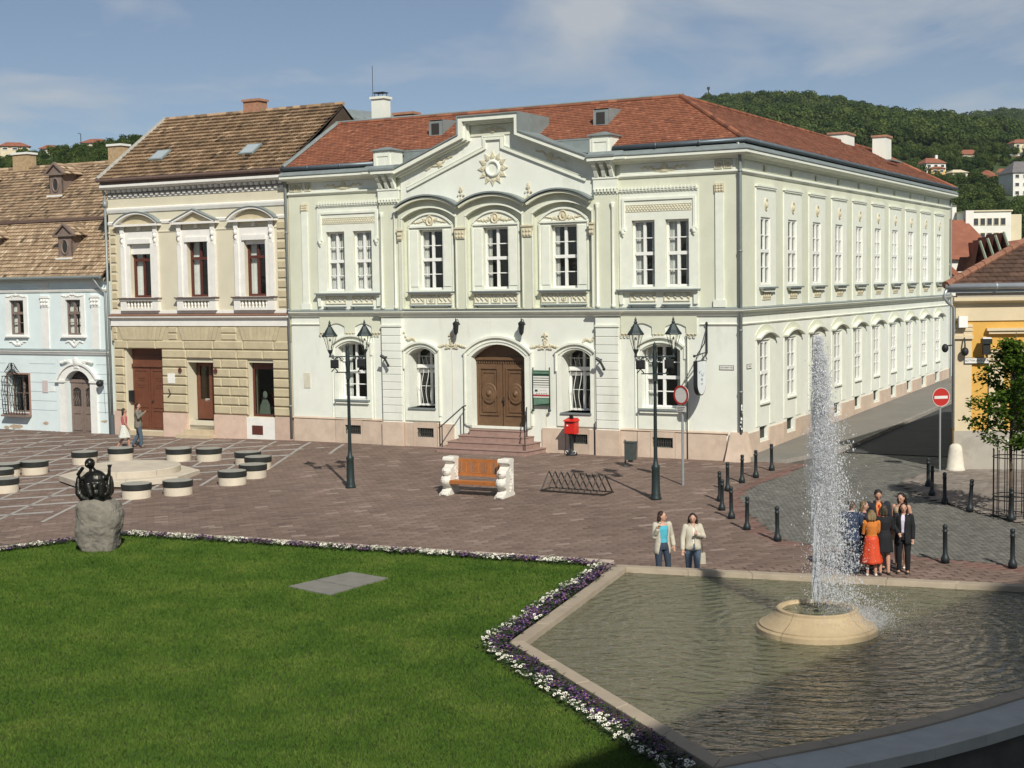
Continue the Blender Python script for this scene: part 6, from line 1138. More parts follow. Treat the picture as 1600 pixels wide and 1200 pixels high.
for i in range(n):
    A_, B_ = Vector(pool_out[i]), Vector(pool_out[(i+1) % n]); a2, b2 = inn[i], inn[(i+1) % n]; L_ = (B_-A_).length; k = max(1, round(L_/1.4)); arcside = ARC0 <= i <= ARC1
    for j in range(k):
        t0, t1 = j/k+.004/L_, (j+1)/k-.004/L_; q4 = [A_.lerp(B_, t0), A_.lerp(B_, t1), a2.lerp(b2, t1), a2.lerp(b2, t0)]; c = .012; cen = sum(q4, Vector((0, 0)))/4; qi = [p+(cen-p).normalized()*c*1.4 for p in q4]; mb = MB(); zt = .5
        mb.add([(p.x-off[0], p.y-off[1], -.3) for p in q4]+[(p.x-off[0], p.y-off[1], zt-c) for p in q4]+[(p.x-off[0], p.y-off[1], zt) for p in qi], [(0, 1, 5, 4), (1, 2, 6, 5), (2, 3, 7, 6), (3, 0, 4, 7), (4, 5, 9, 8), (5, 6, 10, 9), (6, 7, 11, 10), (7, 4, 8, 11), (8, 9, 10, 11)]); mb.build('rim_stone', m_rim, PO)
        if arcside:      # outer coping along the curved front
            (c0, c1, c2), (d0, d1_, d2_) = outc[i], outc[(i+1) % n]; e0, e1 = .003/L_, 1-.003/L_
            oo = [c0.lerp(d0, e0), c0.lerp(d0, e1), c1.lerp(d1_, e1), c1.lerp(d1_, e0)]; zz3 = .475; mb = MB(); mb.add([(p.x-off[0], p.y-off[1], zz3-.16) for p in oo]+[(p.x-off[0], p.y-off[1], zz3) for p in oo], [(0, 1, 5, 4), (1, 2, 6, 5), (2, 3, 7, 6), (3, 0, 4, 7), (4, 5, 6, 7), (0, 1, 2, 3)]); mb.build('coping_slab', mat('dark_coping_stone', (.42, .42, .385), .85, .12, 2, .3, 40, rand=.04), PO)
            oo = [c0, d0, d2_, c2]; mb = MB(); mb.add([(p.x-off[0], p.y-off[1], -.9) for p in oo]+[(p.x-off[0], p.y-off[1], zz3-.15) for p in oo], [(0, 1, 5, 4), (1, 2, 6, 5), (2, 3, 7, 6), (3, 0, 4, 7)]); mb.build('outer_wall', mat('dark_wall_stone', (.10, .095, .085), .9, .2, 2, .3, 40), PO)
m_pfloor = mat('pool_floor_algae', (.14, .138, .082), .9, .25, .7, .2, 20, stain=((.10, .10, .06), .6, .5, .6))
mb = MB(); pv = [(p.x-off[0], p.y-off[1]) for p in inn]; tri = tessellate_polygon([[Vector((x, y, 0)) for x, y in pv]]); mb.add([(x, y, .14) for x, y in pv], [tuple(t) for t in tri]); mb.build('floor', m_pfloor, PO)
mb = MB(); wv = [p for p in inn]; bm = bmesh.new(); vs = [bm.verts.new((p.x, p.y, -.115)) for p in wv]; bm.faces.new(vs); me = bpy.data.meshes.new('water'); bm.to_mesh(me); bm.free()
def water_mat():
    m = bpy.data.materials.new('pool_water'); m.use_nodes = True; t = m.node_tree; t.nodes.clear(); A = t.nodes.new; K = t.links.new
    o = A('ShaderNodeOutputMaterial'); tr = A('ShaderNodeBsdfTransparent'); tr.inputs[0].default_value = (.86, .88, .78, 1); gl = A('ShaderNodeBsdfGlossy'); gl.inputs['Roughness'].default_value = .06; fr = A('ShaderNodeFresnel'); fr.inputs[0].default_value = 1.2; mi = A('ShaderNodeMixShader')
    g = A('ShaderNodeNewGeometry'); mp_ = A('ShaderNodeMapping'); mp_.inputs['Location'].default_value = (-5.42, -25.7, 0); K(g.outputs['Position'], mp_.inputs[0])
    wv_ = A('ShaderNodeTexWave'); wv_.wave_type = 'RINGS'; wv_.rings_direction = 'Z'; wv_.inputs['Scale'].default_value = 1.1; wv_.inputs['Distortion'].default_value = 5.5; wv_.inputs['Detail'].default_value = 3; wv_.inputs['Detail Scale'].default_value = 1.3; K(mp_.outputs[0], wv_.inputs[0])
    no = A('ShaderNodeTexNoise'); no.inputs['Scale'].default_value = 3.6; no.inputs['Detail'].default_value = 4; no.inputs['Distortion'].default_value = 1.1; mp2 = A('ShaderNodeMapping'); mp2.inputs['Scale'].default_value = (.55, 1.15, 1); mp2.inputs['Rotation'].default_value = (0, 0, .25); K(g.outputs['Position'], mp2.inputs[0]); K(mp2.outputs[0], no.inputs[0])
    ad = A('ShaderNodeMath'); ad.operation = 'MULTIPLY_ADD'; ad.inputs[1].default_value = .26; n3 = A('ShaderNodeTexNoise'); n3.inputs['Scale'].default_value = 13; n3.inputs['Detail'].default_value = 3; n3.inputs['Distortion'].default_value = 1.2; K(mp2.outputs[0], n3.inputs[0]); ax2 = A('ShaderNodeMath'); ax2.operation = 'MULTIPLY_ADD'; ax2.inputs[1].default_value = .32; K(n3.outputs[0], ax2.inputs[0]); K(no.outputs[0], ax2.inputs[2]); K(wv_.outputs[1], ad.inputs[0]); K(ax2.outputs[0], ad.inputs[2]); bp = A('ShaderNodeBump'); bp.inputs['Strength'].default_value = 1.0; bp.inputs['Distance'].default_value = .32; K(ad.outputs[0], bp.inputs['Height']); K(bp.outputs[0], gl.inputs['Normal']); K(bp.outputs[0], fr.inputs['Normal'])
    fm_ = A('ShaderNodeMath'); fm_.operation = 'MULTIPLY'; fm_.inputs[1].default_value = .68; K(fr.outputs[0], fm_.inputs[0]); K(fm_.outputs[0], mi.inputs[0]); mu = A('ShaderNodeMixShader'); mu.inputs[0].default_value = .72; df = A('ShaderNodeBsdfDiffuse'); df.inputs[0].default_value = (.165, .172, .092, 1); K(bp.outputs[0], df.inputs['Normal']); K(tr.outputs[0], mu.inputs[1]); K(df.outputs[0], mu.inputs[2]); K(mu.outputs[0], mi.inputs[1]); K(gl.outputs[0], mi.inputs[2]); K(mi.outputs[0], o.inputs[0]); return m
me.materials.append(water_mat()); tag(link(me, 'water'), kind='structure')
# ---- fountain base and jet
FB = thing('fountain_bowl', 'round stepped sandstone fountain base standing in the pool', 'fountain', (5.42, 25.7, -.13))
m_fst = mat('wet_sandstone', (.41, .315, .19), .6, .12, 3, .2, 40, rand=.22, stain=((.28, .2, .12), 1.5, .56, .6))
prof = [(1.0, -.25), (1.05, -.1), (1.07, -.02), (1.07, .1), (1.02, .13), (1.02, .155), (.97, .18), (.86, .25), (.77, .325), (.72, .39), (.715, .43), (.69, .445), (.64, .435), (.61, .38), (.6, .34)]
for i in range(4): a0 = 2*math.pi*i/4+3.9; MB().lathe(prof, 0, 0, 14, 0, a0+.004, a0+math.pi/2-.004).build('stone_segment', m_fst, FB, smooth=False)
MB().lathe([(0, .385), (.62, .385)], 0, 0, 24, caps=False).build('bowl_water', MATS.get('x') or me.materials[0], FB); MB().lathe([(.0, .345), (.62, .345)], 0, 0, 24, caps=False).build('bowl_floor', m_fst, FB); MB().lathe([(.05, .33), (.05, .39), (.03, .4), (0, .4)], 0, 0, 12).build('nozzle', m_iron, FB)
def spray_mat():
    m = bpy.data.materials.new('water_spray'); m.use_nodes = True; t = m.node_tree; t.nodes.clear(); A = t.nodes.new; K = t.links.new
    o = A('ShaderNodeOutputMaterial'); d = A('ShaderNodeBsdfDiffuse'); d.inputs[0].default_value = (.92, .93, .94, 1); tl = A('ShaderNodeBsdfTranslucent'); tl.inputs[0].default_value = (.88, .9, .93, 1); g = A('ShaderNodeBsdfGlossy'); g.inputs['Roughness'].default_value = .15; tr = A('ShaderNodeBsdfTransparent'); m1_ = A('ShaderNodeMixShader'); m1_.inputs[0].default_value = .4; m2_ = A('ShaderNodeMixShader'); m2_.inputs[0].default_value = .08; m3_ = A('ShaderNodeMixShader'); m3_.inputs[0].default_value = .38
    K(d.outputs[0], m1_.inputs[1]); K(tl.outputs[0], m1_.inputs[2]); K(m1_.outputs[0], m2_.inputs[1]); K(g.outputs[0], m2_.inputs[2]); K(m2_.outputs[0], m3_.inputs[1]); K(tr.outputs[0], m3_.inputs[2]); K(m3_.outputs[0], o.inputs[0]); return m
q = np.random.RandomState(21); n = 82000; apex = 5.2-np.abs(q.normal(0, 1.25, n)); apex = np.clip(apex, 1.0, 5.2); v0 = np.sqrt(2*9.81*(apex-.4)); T_ = v0/9.81; tau = q.rand(n)**.85; t = tau*2*T_; z = .4+v0*t-4.905*t*t
ph = q.uniform(0, 6.28, n); sp = np.abs(q.normal(0, .042, n))+.002; fall = np.maximum(0, t-T_*.8); lat = sp*t*(.7+2.0*fall)+.012; wind = .03*t*t+.46*fall*fall*q.uniform(.0, 1.2, n); x = 5.43+np.cos(ph)*lat+wind-.03*fall; y = 25.8+np.sin(ph)*lat-.05*t
clump = .05*np.sin(z*6+ph)*fall; x = x+clump; k = (z > -.06); x, y, z = x[k], y[k], z[k]; n = len(x); r = np.clip(q.lognormal(math.log(.0041), .58, n), .0016, .018)
nm = 6000; xm = 5.85+q.normal(.2, .42, nm); ym = 25.7+q.normal(0, .42, nm); zm_ = np.abs(q.normal(0, .26, nm))-.05; x = np.concatenate([x, xm]); y = np.concatenate([y, ym]); z = np.concatenate([z, zm_]); r = np.concatenate([r, q.uniform(.0025, .007, nm)]); n = len(x)
oc = np.array([[1, 0, 0], [0, 1, 0], [-1, 0, 0], [0, -1, 0], [0, 0, 1.9], [0, 0, -1.7]], float); of = np.array([[0, 1, 4], [1, 2, 4], [2, 3, 4], [3, 0, 4], [1, 0, 5], [2, 1, 5], [3, 2, 5], [0, 3, 5]]); V_ = (oc[None]*r[:, None, None]*q.uniform(.6, 1.4, (n, 6, 1)))+np.stack([x, y, z], 1)[:, None, :]; F_ = of[None]+(np.arange(n)*6)[:, None, None]
jt = link(np_mesh('water_jet', V_.reshape(-1, 3), F_.reshape(-1, 3), spray_mat(), smooth=True), 'water_jet'); tag(jt, 'tall white jet of spraying water rising from the fountain base', 'water jet', kind='stuff')
mb = MB(); qj = random.Random(4)
for s_ in range(46):                                   # broken ribbons of water that make the solid core
    a = qj.uniform(0, 6.28); z0 = .38 if s_ < 14 else qj.uniform(.4, 4.0); L_ = qj.uniform(.5, 1.7) if s_ >= 14 else qj.uniform(1.2, 3.4); rr_ = qj.uniform(.0, .06); w0 = qj.uniform(.008, .022); zs_ = np.linspace(z0, min(5.0, z0+L_), 16)
    mb.tube([(5.43+.012*z+(rr_+.012*z*(s_ % 3))*math.cos(a+z*1.3)+.02*math.sin(z*5+a), 25.8+(rr_+.012*z*(s_ % 3))*math.sin(a+z*1.3), z) for z in zs_], [w0*(.25+math.sin(math.pi*(i+.6)/16.6))*(1+.5*math.sin(i*2.1+a)) for i in range(16)], 6)
core = mb.mesh('core_stream', None, True); core.materials.clear()
mc = spray_mat(); mc.name = 'water_core'
for nd in mc.node_tree.nodes:
    if nd.type == 'MIX_SHADER' and abs(nd.inputs[0].default_value-.38) < .01: nd.inputs[0].default_value = .5
pl_ = MB(); prf = [(.05, .38), (.08, 1.0), (.17, 1.9), (.21, 2.8), (.17, 3.7), (.10, 4.5), (.04, 5.0), (0, 5.15)]; n_ = 16; vs = []
for (r_, z_) in prf:
    sh = .03*z_+(.16*max(0, 1-abs(z_-1.8)/1.8)); vs += [(5.43+sh*.6+r_*1.5*math.cos(2*math.pi*i/n_), 25.8+r_*1.3*math.sin(2*math.pi*i/n_), z_) for i in range(n_)]
pl_.add(vs, [(j*n_+i, j*n_+(i+1) % n_, (j+1)*n_+(i+1) % n_, (j+1)*n_+i) for j in range(len(prf)-1) for i in range(n_)]+[tuple(range(n_-1, -1, -1))]); pm = bpy.data.materials.new('mist_air'); pm.use_nodes = True; tn = pm.node_tree; tn.nodes.clear(); po = tn.nodes.new('ShaderNodeOutputMaterial'); pv_ = tn.nodes.new('ShaderNodeVolumePrincipled'); pv_.inputs['Color'].default_value = (.97, .98, 1, 1); pv_.inputs['Density'].default_value = .95; tn.links.new(pv_.outputs[0], po.inputs['Volume']); link(pl_.mesh('mist_plume', pm), 'mist_plume', jt)
pb_ = MB().ell((6.0, 25.65, .08), (.8, .5, .26), 16, 10); pm2 = pm.copy(); pm2.name = 'mist_low'; [setattr(nd.inputs['Density'], 'default_value', .5) for nd in pm2.node_tree.nodes if nd.type == 'PRINCIPLED_VOLUME']; link(pb_.mesh('low_mist', pm2), 'low_mist', jt)
core.materials.append(mc); co_ = link(core, 'core_stream', jt)
# ---- pansy border
m_pwhite = mat('white_petal', (.74, .72, .60), .7, .06, 20); m_ppurple = mat('purple_petal', (.055, .018, .115), .7, .25, 20); m_pleaf = mat('pansy_leaf', (.035, .065, .018), .8, .3, 15); m_peye = mat('pansy_eye', (.35, .22, .02), .7); m_pdark = mat('pansy_dark_eye', (.02, .008, .03), .7)
def pansy(seed, purple):
    q = random.Random(seed); mb = MB()
    for i in range(30):
        a = q.uniform(0, 6.28); r = q.uniform(.03, .15); z = q.uniform(.02, .10); c = Vector((r*math.cos(a), r*math.sin(a), z)); d = Vector((math.cos(a), math.sin(a), q.uniform(-.2, .5))); s = Vector((-d.y, d.x, 0))*.018; mb.add([c-s, c+d*.035-s*.2, c+d*.055, c+s], [(0, 1, 2, 3)], 0)
    for i in range(8 if purple else 6):
        a = q.uniform(0, 6.28); r = .12*math.sqrt(q.random()); c = Vector((r*math.cos(a), r*math.sin(a), q.uniform(.075, .12))); nrm = Vector((q.uniform(-.5, .5), q.uniform(-.9, .1), 1)).normalized(); u = nrm.orthogonal().normalized(); v = nrm.cross(u); R0 = q.uniform(.026, .038); ring = []
        for k in range(10): t = 2*math.pi*k/10; rr_ = R0*(1.0 if k % 2 == 0 else .78); ring.append(c+(u*math.cos(t)+v*math.sin(t))*rr_+nrm*.004*(k % 3))
        mb.add([c-nrm*.004]+ring, [(0, 1+k, 1+(k+1) % 10) for k in range(10)], 1); e = [c+nrm*.004+(u*math.cos(t)+v*math.sin(t))*R0*.34 for t in np.linspace(0, 5.2, 6)]; mb.add(e, [tuple(range(6))], 2)
    return mb.mesh('pansy_plant', [m_pleaf, m_ppurple if purple else m_pwhite, m_peye if purple else m_pdark])
PW = [pansy(i, False) for i in range(5)]; PP = [pansy(20+i, True) for i in range(5)]
plants = []; q = random.Random(8)
def border(P0, P1, rows_, side, step, pattern, where):
    P0 = Vector(P0); P1 = Vector(P1); d = (P1-P0); L_ = d.length; d /= L_; n_ = Vector((-d.y, d.x))*side; k = int(L_/step); run = None
    for i in range(k):
        for j, o_ in enumerate(rows_):
            p = P0+d*(step*(i+.5+.3*(j % 2)))+n_*(o_+q.uniform(-.035, .035))+d*q.uniform(-.03, .03)
            if pattern == 'rows': pur = (j < len(rows_)/2) if q.random() > .1 else q.random() < .5
            else: pur = math.sin(i*step*4.4+j*.5)+.5*math.sin(i*step*9.7+2) > -.15 if q.random() > .12 else q.random() < .5
            if q.random() < .04: continue
            plants.append((p.x, p.y, pur, where))
border((2.1, 31.5), (-.3, 24.75), (-.03, .11, .25), -1, .165, 'rows', 'beside the left pool rim'); border((-.3, 24.7), (2.3, 17.9), (-.03, .11, .25), -1, .165, 'rows', 'beside the near pool rim'); border((1.9, 31.95), (-9.95, 36.9), (.05, .2, .35), 1, .17, 'mix', 'along the far lawn edge'); border((-9.95, 36.9), (-14, 33.7), (.05, .2, .35), 1, .17, 'mix', 'by the boulder at the left lawn corner')
plants.sort(key=lambda p: p[1]+abs(p[0])*.1); lim = {}; rest = []
for (x, y, pur, where) in plants:
    if y < 18.0 or x/y < -.37: continue
    key = pur
    if lim.get(key, 0) < 150:
        lim[key] = lim.get(key, 0)+1; me = (PP if pur else PW)[q.randrange(5)]; o = link(me, 'pansy_plant', None, (x, y, LZ), q.uniform(0, 6.28)); s = q.uniform(.9, 1.25); o.scale = (s, s, s*.95)
        tag(o, ('deep purple' if pur else 'white')+' pansy plant in the flower border '+where, 'flower', ('purple' if pur else 'white')+' pansies '+where)
    else: rest.append((x, y, pur))
for pur in (True, False):
    rs_ = [r for r in rest if r[2] == pur]
    if not rs_: continue
    mb = MB(); src = (PP if pur else PW)[0]; vv = [tuple(v.co) for v in src.vertices]; ff = [tuple(p.vertices) for p in src.polygons]; mi_ = [p.material_index for p in src.polygons]
    for (x, y, _) in rs_:
        a = q.uniform(0, 6.28); ca, sa = math.cos(a), math.sin(a); b = len(mb.v); mb.v += [(x+v[0]*ca-v[1]*sa, y+v[0]*sa+v[1]*ca, v[2]+LZ) for v in vv]; mb.f += [[b+i for i in f] for f in ff]; mb.m += mi_; mb.t += [.5]*len(ff)
    tag(mb.build('pansy_bed', [m_pleaf, m_ppurple if pur else m_pwhite, m_peye if pur else m_pdark]), ('purple' if pur else 'white')+' pansies massed at the far end of the flower border', 'flowers', kind='stuff')
mb = MB()
for kz, (A_, B_, w_, s_) in enumerate((((2.12, 31.5), (-.28, 24.75), .40, -1), ((-.28, 24.72), (2.3, 17.9), .40, -1), ((1.9, 31.95), (-9.95, 36.93), .46, 1), ((-9.95, 36.93), (-14, 33.7), .46, 1))):
    zb_ = LZ+.013-.003*kz; A_ = Vector(A_); B_ = Vector(B_); d = (B_-A_).normalized(); n_ = Vector((-d.y, d.x))*s_*w_; mb.add([(A_.x, A_.y, zb_), (B_.x, B_.y, zb_), (B_.x+n_.x, B_.y+n_.y, zb_), (A_.x+n_.x, A_.y+n_.y, zb_)], [(0, 1, 2, 3)])
tag(mb.build('flower_bed_soil', mat('bed_soil', (.045, .035, .022), .95, .3, 8, .5, 30)), kind='structure')
# ================================================================== street furniture
ORD = ['first', 'second', 'third', 'fourth', 'fifth', 'sixth', 'seventh', 'eighth', 'ninth', 'tenth', 'eleventh', 'twelfth', 'thirteenth', 'fourteenth']
m_green_iron = mat('dark_green_iron', (.022, .034, .034), .5, .15, 6, metal=.2); m_lampglass = glass_mat('lamp_glass', (.96, .96, .93), ior=1.3)
m_blackbox = mat('black_plastic', (.012, .012, .014), .45)
def lamp(x, y, label, rz):
    z = gz(x, y); t = thing('street_lamp', label, 'street lamp', (x, y, z-.01), rz, 'twin lantern street lamps')
    MB().lathe([(.17, 0), (.17, .06), (.14, .1), (.15, .16), (.13, .2), (.115, .9), (.13, .95), (.12, 1.0), (.075, 1.06), (.06, 1.2)], 0, 0, 16).build('base', m_green_iron, t, True)
    MB().lathe([(.058, 1.2), (.045, 3.6), (.06, 3.65), (.07, 3.9), (.085, 4.0), (.06, 4.1), (.07, 4.3), (.05, 4.38), (.035, 4.45), (.06, 4.52), (.04, 4.6), (0, 4.66)], 0, 0, 14, caps=False).build('pole', m_green_iron, t, True)
    mb = MB(); mb.tube([(-.56, 0, 4.22), (.56, 0, 4.22)], .022, 6)
    for sg in (-1, 1):
        mb.tube([(sg*(.06+.42*u), 0, 4.2-.14*(1-u)**1.5-.05*math.sin(u*9)) for u in np.linspace(0, 1, 14)], .016, 5)
        for cx_, cz_, rr_ in ((.2, 4.12, .07), (.36, 4.15, .05), (.47, 4.18, .035)): mb.tube([(sg*cx_+rr_*math.cos(a)*(1-.09*a/1), 0, cz_+rr_*math.sin(a)*(1-.09*a)) for a in np.linspace(0, 6.5, 14)], .012, 5)
    mb.build('cross_arm', m_green_iron, t)
    for sg in (-1, 1):
        lx = sg*.55; mb = MB(); mb.lathe([(.045, 4.2), (.03, 4.3), (.06, 4.36), (.085, 4.42), (.085, 4.44)], lx, 0, 6); mb.lathe([(.235, 4.86), (.25, 4.88), (.235, 4.91), (.17, 5.0), (.11, 5.1), (.07, 5.17), (.045, 5.19), (.055, 5.23), (.03, 5.27), (.035, 5.31), (0, 5.4)], lx, 0, 6)
        for k in range(6): a = 2*math.pi*k/6; mb.tube([(lx+.08*math.cos(a), .08*math.sin(a), 4.43), (lx+.205*math.cos(a), .205*math.sin(a), 4.87)], .007, 4)
        ln = mb.build('lantern', m_green_iron, t); MB().lathe([(.075, 4.44), (.195, 4.86)], lx, 0, 6, caps=False).build('lantern_glass', m_lampglass, ln); MB().lathe([(.02, 4.45), (.03, 4.6), (.035, 4.75), (0, 4.82)], lx, 0, 8).build('bulb', mat('white_bulb', (.8, .8, .75), .4), ln)
    mb = MB(); mb.tube([(-.4, 0, 3.72), (.4, 0, 3.72)], .018, 5); mb.box(-.07, .07, -.12, -.04, 3.5, 3.72); mb.build('lower_bar', m_green_iron, t)
    for sg in (-1, 1):
        mb = MB(); mb.box(sg*.42-.13, sg*.42+.13, -.1, .12, 3.86, 4.12); mb.prism([(sg*.42-.1, 3.9), (sg*.42+.1, 3.9), (sg*.42+.1, 4.08), (sg*.42-.1, 4.08)], -.14, -.1); mb.tube([(sg*.42-.1, 0, 3.74), (sg*.42, 0, 3.86), (sg*.42+.1, 0, 3.74)], .02, 5); mb.build('floodlight', m_blackbox, t)
    return t
lamp(-5.22, 46.05, 'dark green twin lantern street lamp left of the entrance', .12); lamp(4.19, 42.31, 'dark green twin lantern street lamp right of the bicycle rack', -.02)
# bollards
bm_ = MB().lathe([(.1, 0), (.1, .1), (.085, .13), (.075, .16), (.055, .2), (.05, .7), (.062, .71), (.062, .74), (.05, .75), (.05, .8), (.06, .82), (.05, .87), (.0, .89)], 0, 0, 14).mesh('bollard', mat('bollard_iron', (.016, .022, .024), .5, .15, 8), True)
row1 = [(8.43, 46.89), (7.69, 45.59), (7.11, 44.72), (6.46, 43.33), (5.99, 41.68), (5.84, 40.29), (5.92, 39.05), (6.08, 37.45), (6.61, 35.98)]
for i, (x, y) in enumerate(row1): o = link(bm_, 'bollard', None, (x, y, gz(x, y)-.005), 0, (rnd.uniform(-.025, .025), rnd.uniform(-.025, .025), 0)); tag(o, f'dark iron bollard, {ORD[i]} from the corner building on the curved edge', 'bollard', 'bollards along the cobbled road')
for i, (x, y, lb) in enumerate([(12.36, 42.81, 'farthest of the dark bollards on the right pavement below the no entry sign'), (12.04, 41.34, 'second dark bollard on the right pavement below the no entry sign'), (12.05, 40.12, 'third dark bollard on the right pavement near the guard stone'), (12.36, 38.91, 'leaning dark bollard on the right pavement left of the tree guard'), (9.92, 32.97, 'dark bollard standing right of the group of people'), (11.23, 32.27, 'dark bollard nearest the right edge behind the pool'), (12.99, 37.46, 'dark bollard standing in front of the tree guard')]):
    o = link(bm_, 'bollard', None, (x, y, gz(x, y)+.02), 0, (0, .07 if 'leaning' in lb else rnd.uniform(-.02, .02), 0)); tag(o, lb, 'bollard', 'bollards along the cobbled road')
# round seats and platform
m_seatw = mat('seat_base_stone', (.60, .53, .42), .85, .08, 3, .2, 40, rand=.06); m_seatd = mat('seat_dark_band', (.022, .024, .022), .5, .15, 5); m_seatt = mat('seat_top_granite', (.30, .29, .25), .7, .25, 14, .1, 60, rand=.1)
s1 = MB().lathe([(.45, 0), (.46, .27)], 0, 0, 28).mesh('base', m_seatw); s2 = MB().lathe([(.47, .27), (.48, .29), (.48, .45), (.46, .46)], 0, 0, 28).mesh('band', m_seatd); s3 = MB().lathe([(.455, .44), (.45, .465), (0, .475)], 0, 0, 28, caps=False).mesh('top', m_seatt)
seats = [(-16.79, 46.94), (-17.7, 49.1), (-17.9, 50.35), (-17.05, 50.8), (-15.91, 52.98), (-14.76, 53.69), (-12.41, 52.96), (-11.23, 52.7), (-9.57, 51.45), (-8.98, 50.17), (-8.84, 48.37), (-9.29, 47.05), (-10.71, 45.39), (-11.94, 45.03)]
for i, (x, y) in enumerate(seats):
    y += .45; t = thing('stone_stool', f'round pale stone stool with black band, {ORD[i]} clockwise from the left edge', 'seat', (x, y, gz(x, y)-.01), 0, 'round seats around the platform'); link(s1, 'base', t); link(s2, 'band', t); link(s3, 'top', t)
pc = (-13.2, 49.5); pf = thing('round_platform', 'two tier pale stone platform inside the ring of round seats', 'platform', (pc[0], pc[1], gz(*pc)-.12)); m_plat = mat('platform_stone', (.50, .44, .35), .85, .1, 2, .2, 40, rand=.06)
for k in range(8): a = 2*math.pi*k/8+.2; MB().lathe([(0, .12), (2.35, .12), (2.35, .3), (2.3, .32), (0, .32)], 0, 0, 1, 0, a+.002, a+math.pi/4-.002, caps=False).build('lower_tier_slab', m_plat, pf)
for k in range(8): a = 2*math.pi*k/8; MB().lathe([(0, .32), (1.72, .32), (1.72, .52), (1.69, .54), (0, .54)], 0, 0, 6, 0, a+.002, a+math.pi/4-.002, caps=False).build('upper_tier_slab', m_plat, pf)
# bench
m_wood = mat('orange_bench_wood', (.36, .13, .035), .45, .15, 7, .15, 30, rand=.12); m_bstone = mat('white_cast_stone', (.66, .63, .56), .85, .08, 4, .3, 40)
bx, by = -1.11, 43.95; bang = math.atan2(-.86, 1.72); bt = thing('park_bench', 'wooden slatted bench with carved white stone ends', 'bench', (bx, by, gz(bx, by)-.01), bang)
for sg in (-1, 1):
    mb = MB(); pts = [(-.42, 0), (.38, 0), (.38, .1), (.3, .14), (.3, 1.02), (.34, 1.1), (.28, 1.16), (.0, 1.16), (-.1, 1.13), (-.12, 1.05), (-.05, .98), (0, .93), (-.08, .85), (-.2, .8), (-.26, .7), (-.2, .6), (-.28, .52), (-.34, .42), (-.3, .32), (-.2, .28), (-.18, .2), (-.26, .12), (-.4, .07)]
    mb.prism(pts, sg*.95-.15, sg*.95+.15, axis='x')
    mb.tube([(sg*.95-.19, -.03, 1.08), (sg*.95+.19, -.03, 1.08)], .085, 10); mb.ell((sg*.95, -.2, .72), (.16, .14, .14), 10, 7); mb.ell((sg*.95, -.26, .44), (.17, .16, .15), 10, 7); mb.ell((sg*.95, -.3, .76), (.06, .08, .05), 8, 5); mb.ell((sg*.95, -.3, .05), (.18, .18, .07), 10, 5)
    for k in range(7): mb.tube([(sg*.95+.155, .12+.1*math.cos(a+k), .2+.1*k+.05*math.sin(a*1.3+k)) for a in np.linspace(0, 4, 8)], .018, 4)
    mb.build('stone_end', m_bstone, bt)
for k in range(4): MB().box(-.8, .8, -.3+.125*k, -.3+.125*k+.11, .43+.012*k*(-1), .47-.012*k).build('seat_slat', m_wood, bt)
MB().box(-.8, .8, -.32, -.29, .36, .45).build('seat_rail', m_wood, bt)
for z in (.55, .98): MB().add([(-.8, .2+z*.08, z), (.8, .2+z*.08, z), (.8, .24+z*.08, z), (-.8, .24+z*.08, z), (-.8, .21+z*.08, z+.1), (.8, .21+z*.08, z+.1), (.8, .25+z*.08, z+.1), (-.8, .25+z*.08, z+.1)], [(3, 2, 1, 0), (4, 5, 6, 7), (0, 1, 5, 4), (1, 2, 6, 5), (2, 3, 7, 6), (3, 0, 4, 7)]).build('back_rail', m_wood, bt)
for k in range(19): x = -.76+1.52*k/18; MB().add([(x-.028, .245, .64), (x+.028, .245, .64), (x+.028, .265, .64), (x-.028, .265, .64), (x-.028, .275, .99), (x+.028, .275, .99), (x+.028, .295, .99), (x-.028, .295, .99)], [(0, 1, 5, 4), (1, 2, 6, 5), (2, 3, 7, 6), (3, 0, 4, 7)]).build('back_slat', m_wood, bt)
# bicycle rack
ra = Vector((1.0, 44.3)); rb = Vector((2.86, 43.15)); rc = (ra+rb)/2; rk = thing('bicycle_rack', 'dark iron bicycle rack of slanted triangular hoops', 'bicycle rack', (rc.x, rc.y+.25, gz(rc.x, rc.y)), math.atan2(rb.y-ra.y, rb.x-ra.x)); m_rk = mat('rack_iron', (.028, .022, .018), .6, .2, 10); hl = (rb-ra).length/2
mb = MB(); [mb.box(-hl, hl, y-.025, y+.025, .01, .05) for y in (-.32, .32)]; [mb.box(x-.025, x+.025, -.32, .32, .012, .048) for x in (-hl, hl)]; mb.build('base_frame', m_rk, rk)
hoop = MB(); hoop.bar((-.1, -.31, .04), (0, 0, .6), .045); hoop.bar((.1, .31, .04), (0, 0, .6), .045); hoop = hoop.mesh('hoop', m_rk)
for k in range(10): link(hoop, 'hoop', rk, (-hl+.12+(2*hl-.24)*k/9, 0, 0))
MB().tube([(-hl+.1, 0, .585), (hl-.1, 0, .585)], .014, 5).build('top_rail', m_rk, rk) if 0 else None
# litter bin
x, y = 3.79, 48.61; t = thing('litter_bin', 'small dark grey litter bin on a post near the wall', 'bin', (x, y, gz(x, y)-.01), ROT); m_bin = mat('bin_grey', (.06, .07, .065), .6, .15, 6)
MB().box(-.02, .02, -.02, .02, 0, .92).build('post', m_bin, t); mb = MB(); mb.plate([(.03, .25), (.36, .25), (.38, .85), (.03, .85)], [], -.14, .14, back=True); mb.box(.0, .4, -.16, .16, .84, .87); mb.build('bucket', m_bin, t); MB().box(.12, .26, -.05, .05, .18, .25).build('hinge_plate', m_bin, t); MB().lathe([(.09, 0), (.09, .03), (.03, .06)], 0, 0, 10).build('foot', m_bin, t)
